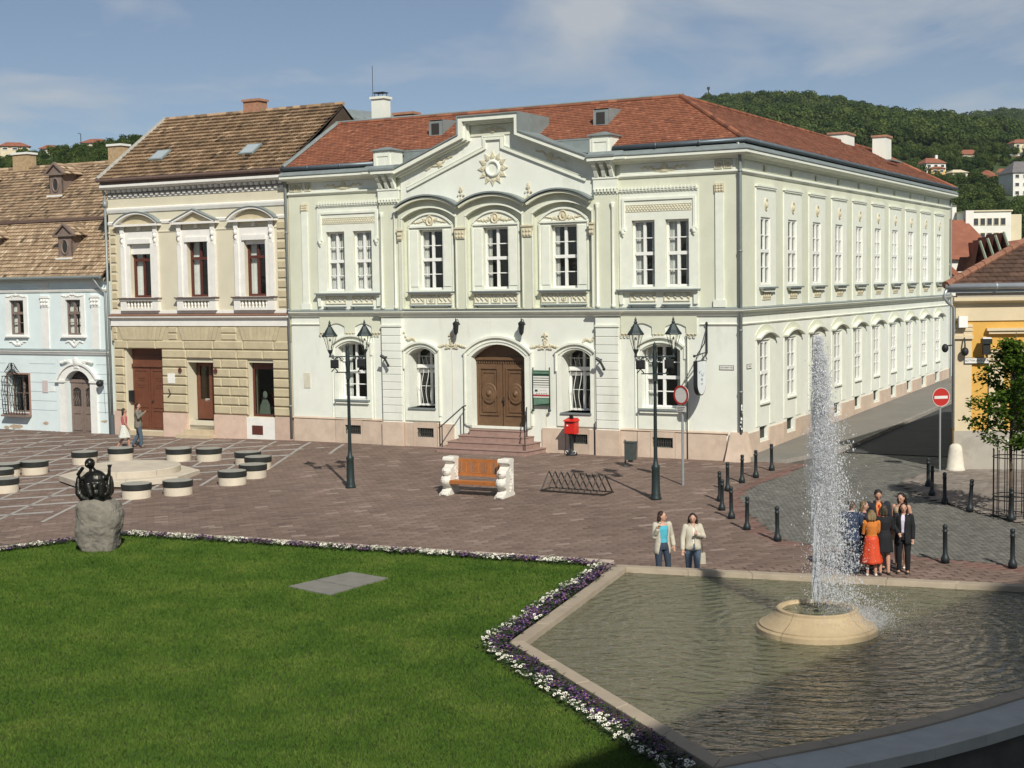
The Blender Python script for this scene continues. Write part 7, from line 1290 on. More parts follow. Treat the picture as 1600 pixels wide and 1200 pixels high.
# mail box
x, y = Lw(12.82, -.5)[:2]; t = thing('letter_box', 'red metal letter box on a black pedestal below the grilled window', 'letter box', (x, y, gz(x, y)-.01), ROT); m_red = mat('red_paint', (.55, .02, .012), .4, .06, 5)
mb = MB(); mb.pillow(-.24, .24, -.19, .19, .82, 1.3, .02); mb.build('box', m_red, t); mb = MB(); mb.add([(-.29, -.25, 1.3), (.29, -.25, 1.3), (.29, .22, 1.3), (-.29, .22, 1.3), (-.27, -.23, 1.33), (.27, -.23, 1.33), (.22, .15, 1.42), (-.22, .15, 1.42)], [(3, 2, 1, 0), (4, 5, 6, 7), (0, 1, 5, 4), (1, 2, 6, 5), (2, 3, 7, 6), (3, 0, 4, 7)]); mb.build('lid', m_red, t); MB().box(-.12, -.06, -.215, -.19, 1.12, 1.17).build('lock_plate', m_frame, t); MB().box(-.16, .16, -.2, -.188, 1.22, 1.25).build('slot', m_blackbox, t)
mb = MB(); mb.lathe([(.24, 0), (.24, .05), (.2, .12), (.1, .18), (.085, .25), (.085, .7), (.16, .82)], 0, 0, 16); mb.build('pedestal', m_iron, t, True); mb = MB(); [mb.tube([(.17*math.cos(a)+.06*math.cos(u), -.12+.05*math.sin(a), .13+.06*math.sin(u)) for u in np.linspace(0, 6.28, 9)], .012, 4) for a in (0, 3.14)]; mb.build('foot_ring', m_frame, t); MB().box(-.07, .07, -.05, .05, 1.4, 1.54).build('top_sign', m_blackbox, t); t.scale = (.88, .88, .96)
# round restriction sign
m_post = mat('galvanised_post', (.33, .35, .35), .5, .12, 4, metal=.4); m_signred = mat('sign_red', (.42, .025, .02), .45, .06, 4); m_signwhite = mat('sign_white', (.62, .60, .56), .5, .06, 4)
def disc(r, d, n=30): return MB().lathe([(r, -d/2), (r, d/2)], 0, 0, n)
x, y = 5.26, 44.59; t = thing('round_road_sign', 'round white road sign with red rim on a grey post', 'road sign', (x, y, gz(x, y)-.01), R(-48)); MB().tube([(0, 0, 0), (0, 0, 3.0)], .04, 10).build('post', m_post, t)
mb = disc(.3, .02); mb.v = [(p[0], p[2]-.05, p[1]+2.82) for p in mb.v]; mb.build('sign_plate', m_signwhite, t); mb = MB(); mb.lathe([(.245, 0), (.3, 0), (.3, .012), (.245, .012)], 0, 0, 32, caps=False); mb.v = [(p[0], -.062-p[2], p[1]+2.82) for p in mb.v]; mb.build('red_rim', m_signred, t)
pl = MB().box(-.19, .19, -.06, -.045, 2.3, 2.48).build('supplementary_plate', m_signwhite, t); mb = MB(); [mb.box(-.15+.0, .15-.04*k, -.064, -.06, 2.43-.05*k, 2.445-.05*k) for k in range(3)]; mb.build('plate_text', m_blackbox, pl)
# no entry sign
x, y = 13.76, 46.26; x, y = 13.62, 45.9; t = thing('no_entry_sign', 'red no entry sign with white bar on a thin post', 'road sign', (x, y, gz(x, y)), R(12)); MB().tube([(0, 0, 0), (0, 0, 2.62)], .03, 8).build('post', m_post, t); mb = disc(.3, .02); mb.v = [(p[0], p[2]-.045, p[1]+2.4) for p in mb.v]; mb.build('sign_plate', m_signred, t); MB().box(-.23, .23, -.062, -.056, 2.35, 2.44).build('white_bar', m_signwhite, t); mb = MB(); mb.lathe([(.285, 0), (.3, 0), (.3, .006), (.285, .006)], 0, 0, 32, caps=False); mb.v = [(p[0], -.056-p[2], p[1]+2.4) for p in mb.v]; mb.build('white_edge', m_signwhite, t)
# guard stone
x, y = 14.15, 46.0; tag(MB().lathe([(.3, 0), (.3, .08), (.27, .12), (.2, .75), (.17, .83), (.1, .88), (0, .9)], 0, 0, 18).build('guard_stone', mat('whitewashed_stone', (.62, .58, .48), .9, .12, 4, .3, 30, stain=((.35, .31, .25), 2.5, .56, .6)), None, True, (x, y, gz(x, y))), 'whitewashed conical guard stone at the foot of the yellow house corner', 'guard stone')
# sculpture on boulder
m_rock = mat('grey_boulder', (.185, .17, .14), .95, .28, 3.5, 1.0, 9, stain=((.085, .08, .068), 2.6, .53, .7)); bmr = bmesh.new(); bmesh.ops.create_icosphere(bmr, subdivisions=5, radius=1.0); qn = random.Random(3)
from mathutils import noise
for v in bmr.verts:
    d = v.co.copy(); x, y, z = d; p = 4.0; k = (abs(x)**p+abs(y)**p+abs(z)**p)**(-1/p); d *= k; d.x *= .47*(1.06+.1*d.z); d.y *= .45; d.z = d.z*.72+.64
    d.x *= 1-.10*max(0, -(d.z-.35))*1.5; f = 1+.13*(noise.noise(d*1.7)+.5*noise.noise(d*4.1))+.05*abs(noise.noise(d*6.3))+.03*noise.noise(d*14); d.x *= f; d.y *= f; d.z += .05*noise.noise(d*5)
    if d.z > 1.1: d.z -= max(0, d.x)*.12
    v.co = d
rme = bpy.data.meshes.new('boulder'); bmr.to_mesh(rme); bmr.free(); rme.materials.append(m_rock); rk_ = link(rme, 'boulder', None, (-10.05, 34.75, -.16)); tag(rk_, 'upright grey boulder carrying a bronze figure at the lawn corner', 'boulder')
m_bronze = mat('dark_bronze', (.028, .027, .023), .32, .35, 5, .3, 20, metal=.75, stain=((.05, .075, .06), 5, .6, .5))
mb = MB(); E_ = mb.ell
E_((0, 0, .18), (.38, .3, .21), 16, 10); E_((.02, .02, .42), (.3, .24, .3), 16, 10); E_((.05, -.05, .3), (.28, .22, .2), 14, 9); mb.tube([(-.02, 0, .5), (-.03, 0, .68), (-.06, -.01, .78)], [.17, .1, .06], 10); E_((-.09, -.03, .88), (.125, .135, .13), 14, 10); E_((-.14, -.13, .85), (.05, .06, .05), 8, 6)
mb.tube([(-.12, 0, .62), (-.3, -.08, .5), (-.36, -.12, .62), (-.22, -.14, .8)], [.075, .055, .05, .045], 8); mb.tube([(.12, 0, .62), (.27, -.05, .52), (.37, -.05, .6), (.38, -.05, .74)], [.085, .065, .05, .04], 8)
for a in (-.3, 0, .3, .6): mb.tube([(.38, -.05, .72), (.38+.12*a, -.06, .85)], [.026, .014], 6)
for sg in (-1, 1):
    for oo in (-.16, -.06, .04, .14): mb.tube([(sg*.05, oo, .03), (sg*.24, oo*1.1, .05), (sg*.35, oo*.9, .18), (sg*.37, oo*.7, .38), (sg*.38, oo*.35, .56)], [.11, .10, .09, .07, .035], 8)
mb.tube([(-.15, -.1, .3), (-.05, -.32, .38), (.02, -.36, .12)], [.11, .1, .07], 8); mb.tube([(.16, -.1, .3), (.25, -.3, .36), (.24, -.34, .12)], [.11, .1, .07], 8)
fg = mb.build('bronze_figure', m_bronze, None, True, (-10.12, 34.72, 1.16)); rm = fg.modifiers.new('join', 'REMESH'); rm.mode = 'VOXEL'; rm.voxel_size = .018; rm.use_smooth_shade = True; tag(fg, 'dark bronze seated figure with raised arms on the boulder', 'sculpture')
# wall lanterns beside the entrance, spotlights, notice board, hanging sign, plaques
def wl(s):
    o = thing('wall_lantern', ('left' if s < 9 else 'right')+' black iron wall lantern above the entrance door', 'lantern', Lw(s, -.3, 4.3), ROT, 'entrance wall lanterns'); MB().lathe([(.02, 0), (.05, .05), (.09, .1), (.13, .42), (.15, .44), (.1, .5), (.03, .54), (.03, .6), (0, .66)], 0, 0, 6).build('cage', m_iron, o); MB().tube([(0, 0, .55), (0, .12, .6), (0, .3, .4)], .015, 5).build('bracket', m_iron, o); MB().lathe([(.085, .12), (.125, .4)], 0, 0, 6, caps=False).build('glass', m_lampglass, o)
wl(7.92); wl(10.72)
for s, w_ in ((4.75, 'left'), (13.95, 'right')):
    o = thing('wall_spotlight', f'small black spotlight on the {w_} rusticated pier', 'spotlight', Lw(s, -.18, 3.3), ROT); mb = MB(); mb.tube([(-.06, 0, .15), (-.06, -.25, .15)], .03, 6); mb.tube([(-.14, -.3, .22), (.02, -.25, .12)], .06, 8); mb.build('arm', m_blackbox, o); mb = MB(); mb.tube([(-.02, -.2, .1), (.12, -.18, -.16)], .045, 8); mb.ell((.12, -.18, -.18), (.06, .06, .06), 8, 6); mb.build('lamp_head', m_blackbox, o)
nb = thing('notice_board', 'green framed notice board with white slats beside the entrance', 'notice board', Lw(11.42, -.12, 1.62), ROT); m_ng = mat('board_green', (.03, .07, .045), .5, .1, 6); m_ngl = mat('board_light_green', (.12, .22, .15), .6, .2, 8); m_wsl = mat('board_white', (.72, .71, .66), .6, .05, 6); m_rst = mat('board_red', (.4, .06, .05), .6)
for sx_ in (-.34, .34): MB().tube([(sx_, 0, -.05), (sx_, 0, 1.46)], .025, 6).ell((sx_+(.0), -.03, -.06), (.06, .06, .06), 8, 6).ell((sx_, 0, 1.48), (.03, .03, .04), 6, 5).build('frame_post', m_ng, nb, True)
MB().box(-.33, .33, .0, .02, .1, 1.4).build('backing', m_ng, nb); MB().box(-.33, .33, -.03, 0, 1.28, 1.36).build('top_panel', m_ngl, nb)
for k in range(5): MB().box(-.32, .32, -.03, 0, 1.19-.085*k-.055, 1.19-.085*k).build('slat', m_wsl, nb)
MB().box(-.32, .32, -.035, 0, .5, .78).build('poster', m_wsl, nb); MB().box(-.25, -.14, -.04, -.035, .62, .7).build('poster_mark', m_ng, nb); MB().box(-.32, .32, -.042, -.035, .46, .52).build('red_strip', m_rst, nb); MB().box(-.32, .32, -.03, 0, .4, .45).build('slat', m_wsl, nb); MB().prism([(-.31, .12), (.31, .2), (.31, .38), (-.31, .38)], -.03, 0).build('lower_panel', m_ngl, nb)
mb = MB(); [mb.box(-.05+.07*k, -.01+.07*k, -.039, -.035, .66, .672) for k in range(4)]; [mb.box(-.2+.1*k, -.15+.1*k, -.039, -.035, .54, .57) for k in range(5)]; mb.build('poster_text', mat('print_grey', (.2, .2, .2), .7), nb)
hs = thing('hanging_sign', 'white round ended shop sign hanging from an iron bracket near the building corner', 'shop sign', Lw(17.85, -.05, 2.45), ROT); mb = MB()
mb.tube([(0, 0, 1.25), (0, 0, 2.25)], .03, 6); mb.ell((0, -.02, 2.28), (.05, .05, .07), 8, 6); mb.tube([(0, -.0, 1.3), (0, -1.15, 1.22)], .022, 6); mb.tube([(0, -.02, 2.1), (0, -.25, 1.6), (0, -.9, 1.26)], .02, 6); mb.tube([(0, -.05, 1.32), (0, -.12, 1.15), (0, .0, 1.05)], .02, 6); mb.ell((0, -1.18, 1.22), (.05, .05, .05), 8, 6); [mb.tube([(0, y, 1.24), (0, y, 1.04)], .012, 5) for y in (-.4, -1.0)]; mb.build('bracket', m_iron, hs)
pts = [(-1.1, 1.04), (-.3, 1.04), (-.3, .3)]+[(-.7+.4*math.cos(a), .25+.4*math.sin(a)) for a in np.linspace(0, -math.pi, 14)]+[(-1.1, .3)]
MB().prism(pts, -.07, .07, axis='x').build('board_rim', m_iron, hs); pin = [(-.7+(a+.7)*.93, .62+(z-.62)*.95) for a, z in pts]; bd = MB().prism(pin, .071, .078, axis='x').build('sign_face', mat('sign_face_white', (.66, .70, .70), .5, .05, 4), hs); mb = MB(); mb.tube([(.08, -.62+.1*math.cos(a), .62+.1*math.sin(a)) for a in np.linspace(3.3, 6.4, 9)], .018, 5); mb.tube([(.08, -.9+.08*math.cos(a), .72+.08*math.sin(a)) for a in np.linspace(3.3, 6.4, 9)], .014, 5); mb.box(.078, .082, -.78, -.6, .36, .44); mb.box(.078, .082, -.74, -.62, .22, .28); mb.build('emblem', mat('emblem_blue_grey', (.25, .32, .36), .6), hs)
def sign_plate(label, words, w_, h_, M, back=True):
    o = thing('street_name_plate', label, 'street sign', (0, 0, 0)); o.matrix_world = M; mb = MB(); mb.box(-w_/2, w_/2, 0, .012, -h_/2, h_/2).build('rim', m_blackbox, o); MB().box(-w_/2+.015, w_/2-.015, -.004, 0, -h_/2+.015, h_/2-.015).build('plate', m_wsl, o)
    c = bpy.data.curves.new('lettering', 'FONT'); c.body = words; c.size = h_*.52; c.align_x = 'CENTER'; c.align_y = 'CENTER'; c.extrude = .001; tmp = bpy.data.objects.new('tmp', c); COL.objects.link(tmp); me = bpy.data.meshes.new_from_object(tmp); bpy.data.objects.remove(tmp); me.materials.clear(); me.materials.append(m_blackbox)
    xs_ = [v.co.x for v in me.vertices]; k = min(1.0, (w_-.06)/max(.01, max(xs_)-min(xs_)))
    for v in me.vertices: v.co = Vector((v.co.x*k, -.006-v.co.z, v.co.y))
    link(me, 'lettering', o); return o
sign_plate('white name plate on the front wall near the corner', 'SZÉCHENYI TÉR', .52, .16, Matrix.Translation(Lw(18.55, -.02, 3.22)) @ Matrix.Rotation(ROT, 4, 'Z'))
sign_plate('small white name plate on the side wall just past the drainpipe', 'UTCA', .5, .16, Matrix.Translation(Lw(19.05, .9, 3.22)) @ Matrix.Rotation(ROT+math.pi/2, 4, 'Z'))
sign_plate('white street name plate on the yellow house', 'BOTTYÁN JÁNOS UTCA', .78, .19, Matrix.Translation((14.84, 46.08, 3.53)) @ Matrix.Rotation(YR, 4, 'Z'))
tag(MB().box(-.16, .16, -.02, 0, -.3, .3).build('wall_plaque', mat('pale_stone_plaque', (.60, .57, .46), .8, .1, 6), None, False, Lw(.72, -.005, 2.45)), 'pale stone memorial plaque on the left part of the big building', 'plaque').rotation_euler = (0, 0, ROT)
mb = MB(); mb.prism([(-.2, 0), (.2, 0), (.14, .06), (0, .1), (-.14, .06)], -.02, 0)
# sapling in an iron guard
tx, ty = 13.13, 37.95; tz = gz(tx, ty)+.03
TR = thing('street_tree', 'young leafy street tree growing inside an iron guard', 'tree', (tx, ty, tz)); m_bark = MATS['bark']; q = random.Random(17); leaves = []; mb = MB(); mb.tube([(0, 0, -.1), (.02, 0, 1.0), (.0, .02, 2.0), (.06, 0, 3.2), (.1, 0, 4.3), (.12, 0, 4.9)], [.06, .05, .042, .03, .018, .008], 8); limbs = []
for k in range(26):
    z0 = 1.75+2.9*k/26; a = k*2.4+q.uniform(-.4, .4); L_ = (1.25-.30*abs(z0-2.6))*q.uniform(.6, 1.05)*(1 if z0 < 4 else .55); d = Vector((math.cos(a), math.sin(a), q.uniform(.15, .6))); p0 = Vector((.03, 0, z0)); pts_ = [p0, p0+d*L_*.5+Vector((0, 0, .03)), p0+d*L_]
    if k == 1: pts_ = [p0, p0+Vector((-.55, -.1, .25)), p0+Vector((-1.1, -.1, .75))]
    mb.tube(pts_, [.016, .011, .004], 5); limbs.append(pts_)
mb.build('trunk', m_bark, TR, True); m_leaf = leaf_mat('tree_leaf', (.055, .11, .016), (.19, .28, .04), trans=.45); Vv = []; Ff = []; tt_ = []
for pts_ in limbs:
    for i in range(190):
        u = q.uniform(.2, 1.08); p = pts_[0].lerp(pts_[1], min(1, u*2)) if u < .5 else pts_[1].lerp(pts_[2], (u-.5)*2); p = p+Vector((q.gauss(0, .12), q.gauss(0, .12), q.gauss(0, .09))); d = Vector((q.gauss(0, 1), q.gauss(0, 1), q.gauss(-.3, .5))).normalized(); s = d.cross(Vector((q.gauss(0, .4), q.gauss(0, .4), 1))).normalized(); L_ = q.uniform(.09, .16); n_ = s.cross(d)*L_*.12; k = len(Vv)
        Vv += [p, p+d*L_*.45+s*L_*.36+n_, p+d*L_, p+d*L_*.45-s*L_*.36+n_]; Ff.append([k, k+1, k+2, k+3]); tt_.append(q.uniform(.15, .85))
link(np_mesh('crown', np.array([tuple(v) for v in Vv]), np.array(Ff), m_leaf, tt_), 'crown', TR)
TG = thing('tree_guard', 'round black iron guard around the young tree', 'tree guard', (tx, ty, tz-.02))
for k in range(12): a = 2*math.pi*k/12; MB().tube([(.44*math.cos(a), .44*math.sin(a), 0), (.44*math.cos(a), .44*math.sin(a), 1.78)], .013, 5).ell((.44*math.cos(a), .44*math.sin(a), 1.8), (.02, .02, .035), 6, 5).build('upright_bar', m_iron, TG)
for z in (.1, .5, .6, 1.62): MB().tube([(.45*math.cos(a), .45*math.sin(a), z) for a in np.linspace(0, 2*math.pi, 25)], .014, 5, 0, False).build('hoop', m_iron, TG)
# church outside the frame, behind the viewer, whose gable throws the shadow over the pool
CH = thing('parish_church', 'tall gabled church behind the viewer shading the near corner of the pool', 'church', (22, -3, -.5)); m_ch = mat('church_stucco', (.55, .47, .32), .9, .06, 1); MB().plate([(-16, 0), (16, 0), (16, 17.9), (0, 29.9), (-16, 17.9)], [arch(-2, 2, 1, 5, 6), arch(-1.5, 1.5, 12, 15, 16.5)], 0, .8, back=True).build('front_gable', m_ch, CH); MB().box(-16, -15.2, -30, -.01, 0, 17.6).box(15.2, 16, -30, -.01, 0, 17.6).build('side_wall', m_ch, CH); MB().add([(-16.3, .3, 17.6), (0, .3, 29.95), (0, -30, 29.95), (-16.3, -30, 17.6), (16.3, .3, 17.6), (16.3, -30, 17.6)], [(0, 1, 2, 3), (1, 4, 5, 2)]).build('roof', m_fr, CH); MB().box(-1.9, 1.9, -.6, -.4, .5, 6).build('door', m_doorwood, CH); MB().box(-1.6, 1.6, -.6, -.4, 11.9, 16.6).build('window', m_dark, CH)
# ================================================================== people
m_skin = mat('skin', (.48, .27, .19), .55, .05, 6); m_skin2 = mat('skin_tan', (.42, .225, .15), .55, .05, 6); m_lip = mat('lip', (.36, .12, .1), .5); m_eye = mat('eye_dark', (.02, .015, .012), .3)
def cloth(name, c, rough=.85): return mat('cloth_'+name, c, rough, .12, 14, .2, 30)
def limb(mb, pts, rad, n=10): mb.tube(pts, rad, n); [mb.ell(p, (r, r, r), 8, 6) for p, r in zip(pts, rad)]
def person(label, x, y, face, h=1.68, skin=None, hair=(.02, .014, .01), hair_len=0.0, female=True, hair_up=False, arms=None, legs=None, head=(0, 0), top=None, bottom=None, shoes=(.02, .02, .02), extra=None, lean=0.0, grp=None):
    """face: heading of the body in degrees (90 = away from viewer, 270 = towards); arms/legs in units of a 1.7 m body, x to the person's right, y forwards."""
    z = gz(x, y); skin = skin or m_skin; t = thing('person', label, 'person', (x, y, z), R(face-90), grp); k = h/1.7; t.scale = (k, k, k)
    sw = .165 if female else .195; hw_ = .095 if female else .09; J = dict(neck=(0, 0, 1.44), head=(0, .015, 1.575))
    SH = {s: (s*sw, -.01, 1.385) for s in (-1, 1)}; arms = arms or {}; A_ = {}
    for s in (-1, 1):
        e, wv = arms.get(s, ((s*(sw+.06), -.02, 1.12), (s*(sw+.07), .05, .88))); A_[s] = (SH[s], e, wv)
    legs = legs or {}; Lg = {}
    for s in (-1, 1):
        kn, an = legs.get(s, ((s*.1, .02, .49), (s*.1, -.02, .075))); Lg[s] = ((s*hw_, 0, .9), kn, an)
    def torso(mb, g=0.0, z0=.84, z1=1.44):
        prof = [(.82, .15, .105), (.9, .165 if female else .155, .115), (1.0, .14 if female else .15, .1), (1.08, .125 if female else .15, .095), (1.2, .145 if female else .165, .11 if female else .11), (1.3, .155 if female else .18, .12), (1.38, .155 if female else .185, .095), (1.43, .09, .07), (1.48, .05, .05)]
        pr = [(zz3, a+g, b+g) for zz3, a, b in prof if z0-.03 <= zz3 <= z1+.03]; vs = []; n = 20
        for zz3, a, b in pr:
            for i in range(n): th = 2*math.pi*i/n; vs.append((a*math.cos(th), b*math.sin(th)+lean*(zz3-.9), zz3))
        fs = [(j*n+i, j*n+(i+1) % n, (j+1)*n+(i+1) % n, (j+1)*n+i) for j in range(len(pr)-1) for i in range(n)]+[tuple(range(n-1, -1, -1)), tuple((len(pr)-1)*n+i for i in range(n))]; mb.add(vs, fs)
    def arm(mb, s, g=0.0, upto=1.0, hand=False):
        S, E_, W_ = [Vector(p) for p in A_[s]]; pts = [S, S.lerp(E_, .5), E_]; rad = [.055+g, .046+g, .04+g]
        if upto > .5: W2_ = E_.lerp(W_, min(1, (upto-.5)*2)); pts += [E_.lerp(W2_, .5), W2_]; rad += [.036+g, .027+g*1.3]
        limb(mb, pts, rad)
        if hand:
            d = (W_-E_).normalized(); side = d.cross(Vector((0, 1, 0.3))).normalized(); up_ = side.cross(d); pc_ = W_+d*.05; limb(mb, [W_, pc_, W_+d*.085], [.026, .034, .03], 8)
            for i, (o_, L_) in enumerate(((-.026, .06), (-.009, .072), (.009, .068), (.026, .054))): b = W_+d*.085+side*o_; limb(mb, [b, b+d*L_*.55+up_*.008, b+d*L_*.85+up_*.028], [.0095, .009, .008], 6)
            b = W_+d*.03+side*(-.03*s); limb(mb, [b, b+d*.03-side*.03*s+up_*.012, b+d*.06-side*.035*s+up_*.02], [.012, .011, .009], 6)
    def leg(mb, s, g=0.0, z_to=0.0):
        H_, K_, N_ = [Vector(p) for p in Lg[s]]; pts = [H_, H_.lerp(K_, .5), K_, K_.lerp(N_, .35), N_]; rad = [.088+g, .075+g, .055+g, .056+g, .036+g*1.3]
        if z_to > N_.z+.02:
            if z_to >= K_.z: f = (H_.z-z_to)/(H_.z-K_.z); pts = [H_, H_.lerp(K_, f*.5), H_.lerp(K_, f)]; rad = [.088+g, .078+g, .06+g]
            else: f = (K_.z-z_to)/(K_.z-N_.z); pts = [H_, H_.lerp(K_, .5), K_, K_.lerp(N_, f)]; rad = rad[:3]+[.05+g]
        limb(mb, pts, rad)
    # body: one continuous surface
    mb = MB(); torso(mb)
    for s in (-1, 1): arm(mb, s, hand=True); leg(mb, s); N_ = Vector(Lg[s][2]); limb(mb, [N_, N_+Vector((s*.01, .07, -.045)), N_+Vector((s*.015, .14, -.058))], [.038, .036, .026], 8)
    lz = lean*.55; hd = Vector((0, .015+lz, 1.585)); mb.tube([(0, lz*.9, 1.4), (0, .005+lz, 1.52)], [.055, .048], 10); yaw, pit = R(head[0]), R(head[1]); RM = Matrix.Rotation(yaw, 3, 'Z') @ Matrix.Rotation(pit, 3, 'X')
    def HP(p): return hd+RM @ Vector(p)
    mb.ell(hd, (.072, .088, .105), 16, 12, M=RM); mb.ell(HP((0, .02, -.055)), (.052, .06, .055), 12, 8, M=RM); mb.ell(HP((0, .092, -.018)), (.012, .018, .022), 8, 6, M=RM); mb.ell(HP((0, .075, .02)), (.05, .015, .012), 8, 6, M=RM)
    for s in (-1, 1): mb.ell(HP((s*.074, -.005, -.005)), (.01, .02, .03), 8, 6, M=RM)
    body = mb.build('body', skin, t, True); rmm = body.modifiers.new('skin', 'REMESH'); rmm.mode = 'VOXEL'; rmm.voxel_size = .0095; rmm.use_smooth_shade = True
    mb = MB(); [mb.ell(HP((s*.028, .082, .008)), (.011, .006, .007), 8, 6) for s in (-1, 1)]; [mb.ell(HP((s*.029, .083, .027)), (.016, .006, .004), 8, 5) for s in (-1, 1)]; mb.build('eyes', m_eye, t, True); MB().ell(HP((0, .083, -.053)), (.021, .006, .007), 8, 5).build('mouth', m_lip, t, True)
    # hair
    hm = mat('hair_%0.3f_%0.3f' % hair[:2], hair, .55, .25, 30, .4, 60); mb = MB(); mb.ell(HP((0, -.03, .036)), (.083, .088, .09), 14, 10, M=RM); mb.ell(HP((0, -.055, -.01)), (.082, .06, .1), 12, 8, M=RM)
    if hair_len > 0:
        for s in (-1, 0, 1): mb.tube([HP((s*.06, -.055, .03)), HP((s*.078, -.065, -.08)), HP((s*.075, -.075, -.08-hair_len*.5)), HP((s*.055, -.085, -.08-hair_len))], [.045, .045, .04, .018], 8)
    if hair_up: mb.ell(HP((0, -.09, .05)), (.05, .045, .045), 10, 7)
    ho_ = mb.build('hair', hm, t, True); rmm = ho_.modifiers.new('join', 'REMESH'); rmm.mode = 'VOXEL'; rmm.voxel_size = .012; rmm.use_smooth_shade = True; bpy_cut = None
    # clip the face opening: hair sits behind the brow by construction (shifted back); trim forward part
    # clothes
    def garment(name, fn, m, vox=.013):
        mb = MB(); fn(mb); o = mb.build(name, m, t, True); r_ = o.modifiers.new('join', 'REMESH'); r_.mode = 'VOXEL'; r_.voxel_size = vox; r_.use_smooth_shade = True; return o
    for spec in (bottom, top) if isinstance(top, tuple) or top is None else ([bottom]+list(top)):
        if not spec: continue
        kind, col = spec[0], spec[1]; m = cloth('%.3f_%.3f_%.3f' % col, col, .5 if kind.endswith('satin') else .85)
        if kind == 'trousers':
            def fn(mb, zt=spec[2] if len(spec) > 2 else 0.0):
                torso(mb, .014, .82, 1.02); [leg(mb, s, .022 if not female else .016) for s in (-1, 1)]
            garment('trousers', fn, m)
        elif kind in ('skirt', 'skirt_satin', 'dress'):
            z_hi, z_lo, flare = spec[2:5]; n = 36; vs = []; rows_ = 14
            for j in range(rows_+1):
                u = j/rows_; zz3 = z_hi+(z_lo-z_hi)*u; a = .135+(.05 if zz3 < .95 else .05*max(0, (1.06-zz3)/.11))+flare*max(0, (.9-zz3)); b = a*.78
                for i in range(n): th = 2*math.pi*i/n; f = 1+.07*u*math.sin(th*7+label.__len__())+.03*u*math.sin(th*13); vs.append((a*f*math.cos(th), b*f*math.sin(th)-.01, zz3+.008*math.sin(th*5)))
            mb = MB(); mb.add(vs, [(j*n+i, j*n+(i+1) % n, (j+1)*n+(i+1) % n, (j+1)*n+i) for j in range(rows_) for i in range(n)]); o = mb.build('skirt', m, t, True); sm = o.modifiers.new('thick', 'SOLIDIFY'); sm.thickness = .006
        elif kind in ('shirt', 'vest'):
            z_lo = spec[2]; sl_ = spec[3]
            def fn(mb): torso(mb, .012, z_lo, 1.44 if kind == 'shirt' else 1.36); [arm(mb, s, .012, sl_) for s in (-1, 1)] if sl_ else [limb(mb, [Vector((s*.1, -.02, 1.3)), Vector((s*.1, 0, 1.42))], [.035, .025]) for s in (-1, 1)]
            garment('top', fn, m)
        elif kind == 'jacket':
            z_lo, openw = spec[2], spec[3]
            def fn(mb):
                n = 28; vs = []; zs = np.linspace(z_lo, 1.43, 12)
                for zz3 in zs:
                    a = np.interp(zz3, [.6, .85, 1.0, 1.08, 1.2, 1.32, 1.39, 1.44], [.195, .195, .172, .165, .18, .195 if female else .21, .18 if female else .205, .075]); b = np.interp(zz3, [.6, .9, 1.08, 1.25, 1.38, 1.44], [.145, .145, .125, .145, .12, .075])
                    g0 = math.pi/2+openw*np.interp(zz3, [z_lo, 1.0, 1.35, 1.44], [1.2, .8, 1.0, 1.5])
                    for i in range(n+1): th = g0+(2*math.pi-2*(g0-math.pi/2))*i/n; vs.append((a*math.cos(th), b*math.sin(th)+lean*(zz3-.9), zz3))
                nn = n+1; fs = [(j*nn+i, j*nn+i+1, (j+1)*nn+i+1, (j+1)*nn+i) for j in range(11) for i in range(n)]; mb.add(vs, fs)
            mb = MB(); fn(mb); o = mb.build('jacket', m, t, True); sm = o.modifiers.new('thick', 'SOLIDIFY'); sm.thickness = .016; sm.offset = 0
            def fs_(mb): [arm(mb, s, .022, .97) for s in (-1, 1)]
            garment('sleeves', fs_, m)
            mb = MB(); mb.tube([(.085*math.cos(a), .07*math.sin(a)+lz, 1.44+.012*math.sin(a+2)) for a in np.linspace(R(125), R(415), 14)], .018, 6); mb.build('collar', m, t, True)
        elif kind == 'tie':
            mb = MB(); mb.add([(-.018, .118, 1.4), (.018, .118, 1.4), (.03, .142, 1.1), (0, .142, 1.05), (-.03, .142, 1.1)], [(0, 1, 2, 3, 4)]); o = mb.build('tie', m, t); o.modifiers.new('thick', 'SOLIDIFY').thickness = .008
        elif kind == 'collar':
            mb = MB(); mb.tube([(.062*math.cos(a), .055*math.sin(a)+lz, 1.455) for a in np.linspace(0, 2*math.pi, 18)], .02, 6); mb.build('shirt_collar', m, t, True)
    sm_ = mat('shoe_%.2f_%.2f' % shoes[:2], shoes, .45, .1, 10)
    for s in (-1, 1):
        N_ = Vector(Lg[s][2]); mb = MB(); mb.ell(N_+Vector((s*.01, .0, -.045)), (.04, .05, .032), 10, 7); mb.ell(N_+Vector((s*.012, .09, -.05)), (.042, .085, .026), 10, 7); mb.box(N_.x+s*.01-.028, N_.x+s*.01+.028, N_.y-.045, N_.y+.0, N_.z-.078, N_.z-.04); mb.build('shoe', sm_, t, True)
    if extra: extra(t, A_)
    return t
JE = (.085, .12, .17); DJ = (.035, .05, .075); BEI = (.47, .43, .35); BLK = (.012, .012, .014)
def bag_right(t, A_): 
    mb = MB(); mb.prism([(.17, .42), (.31, .42), (.29, .68), (.19, .68)], -.08, .02); o = mb.build('shoulder_bag', cloth('bag', (.42, .38, .29)), t); MB().tube([(.23, -.03, .68), (.2, .03, 1.0), (.13, .1, 1.4)], .012, 5).build('bag_strap', cloth('strap', (.12, .1, .08)), t)
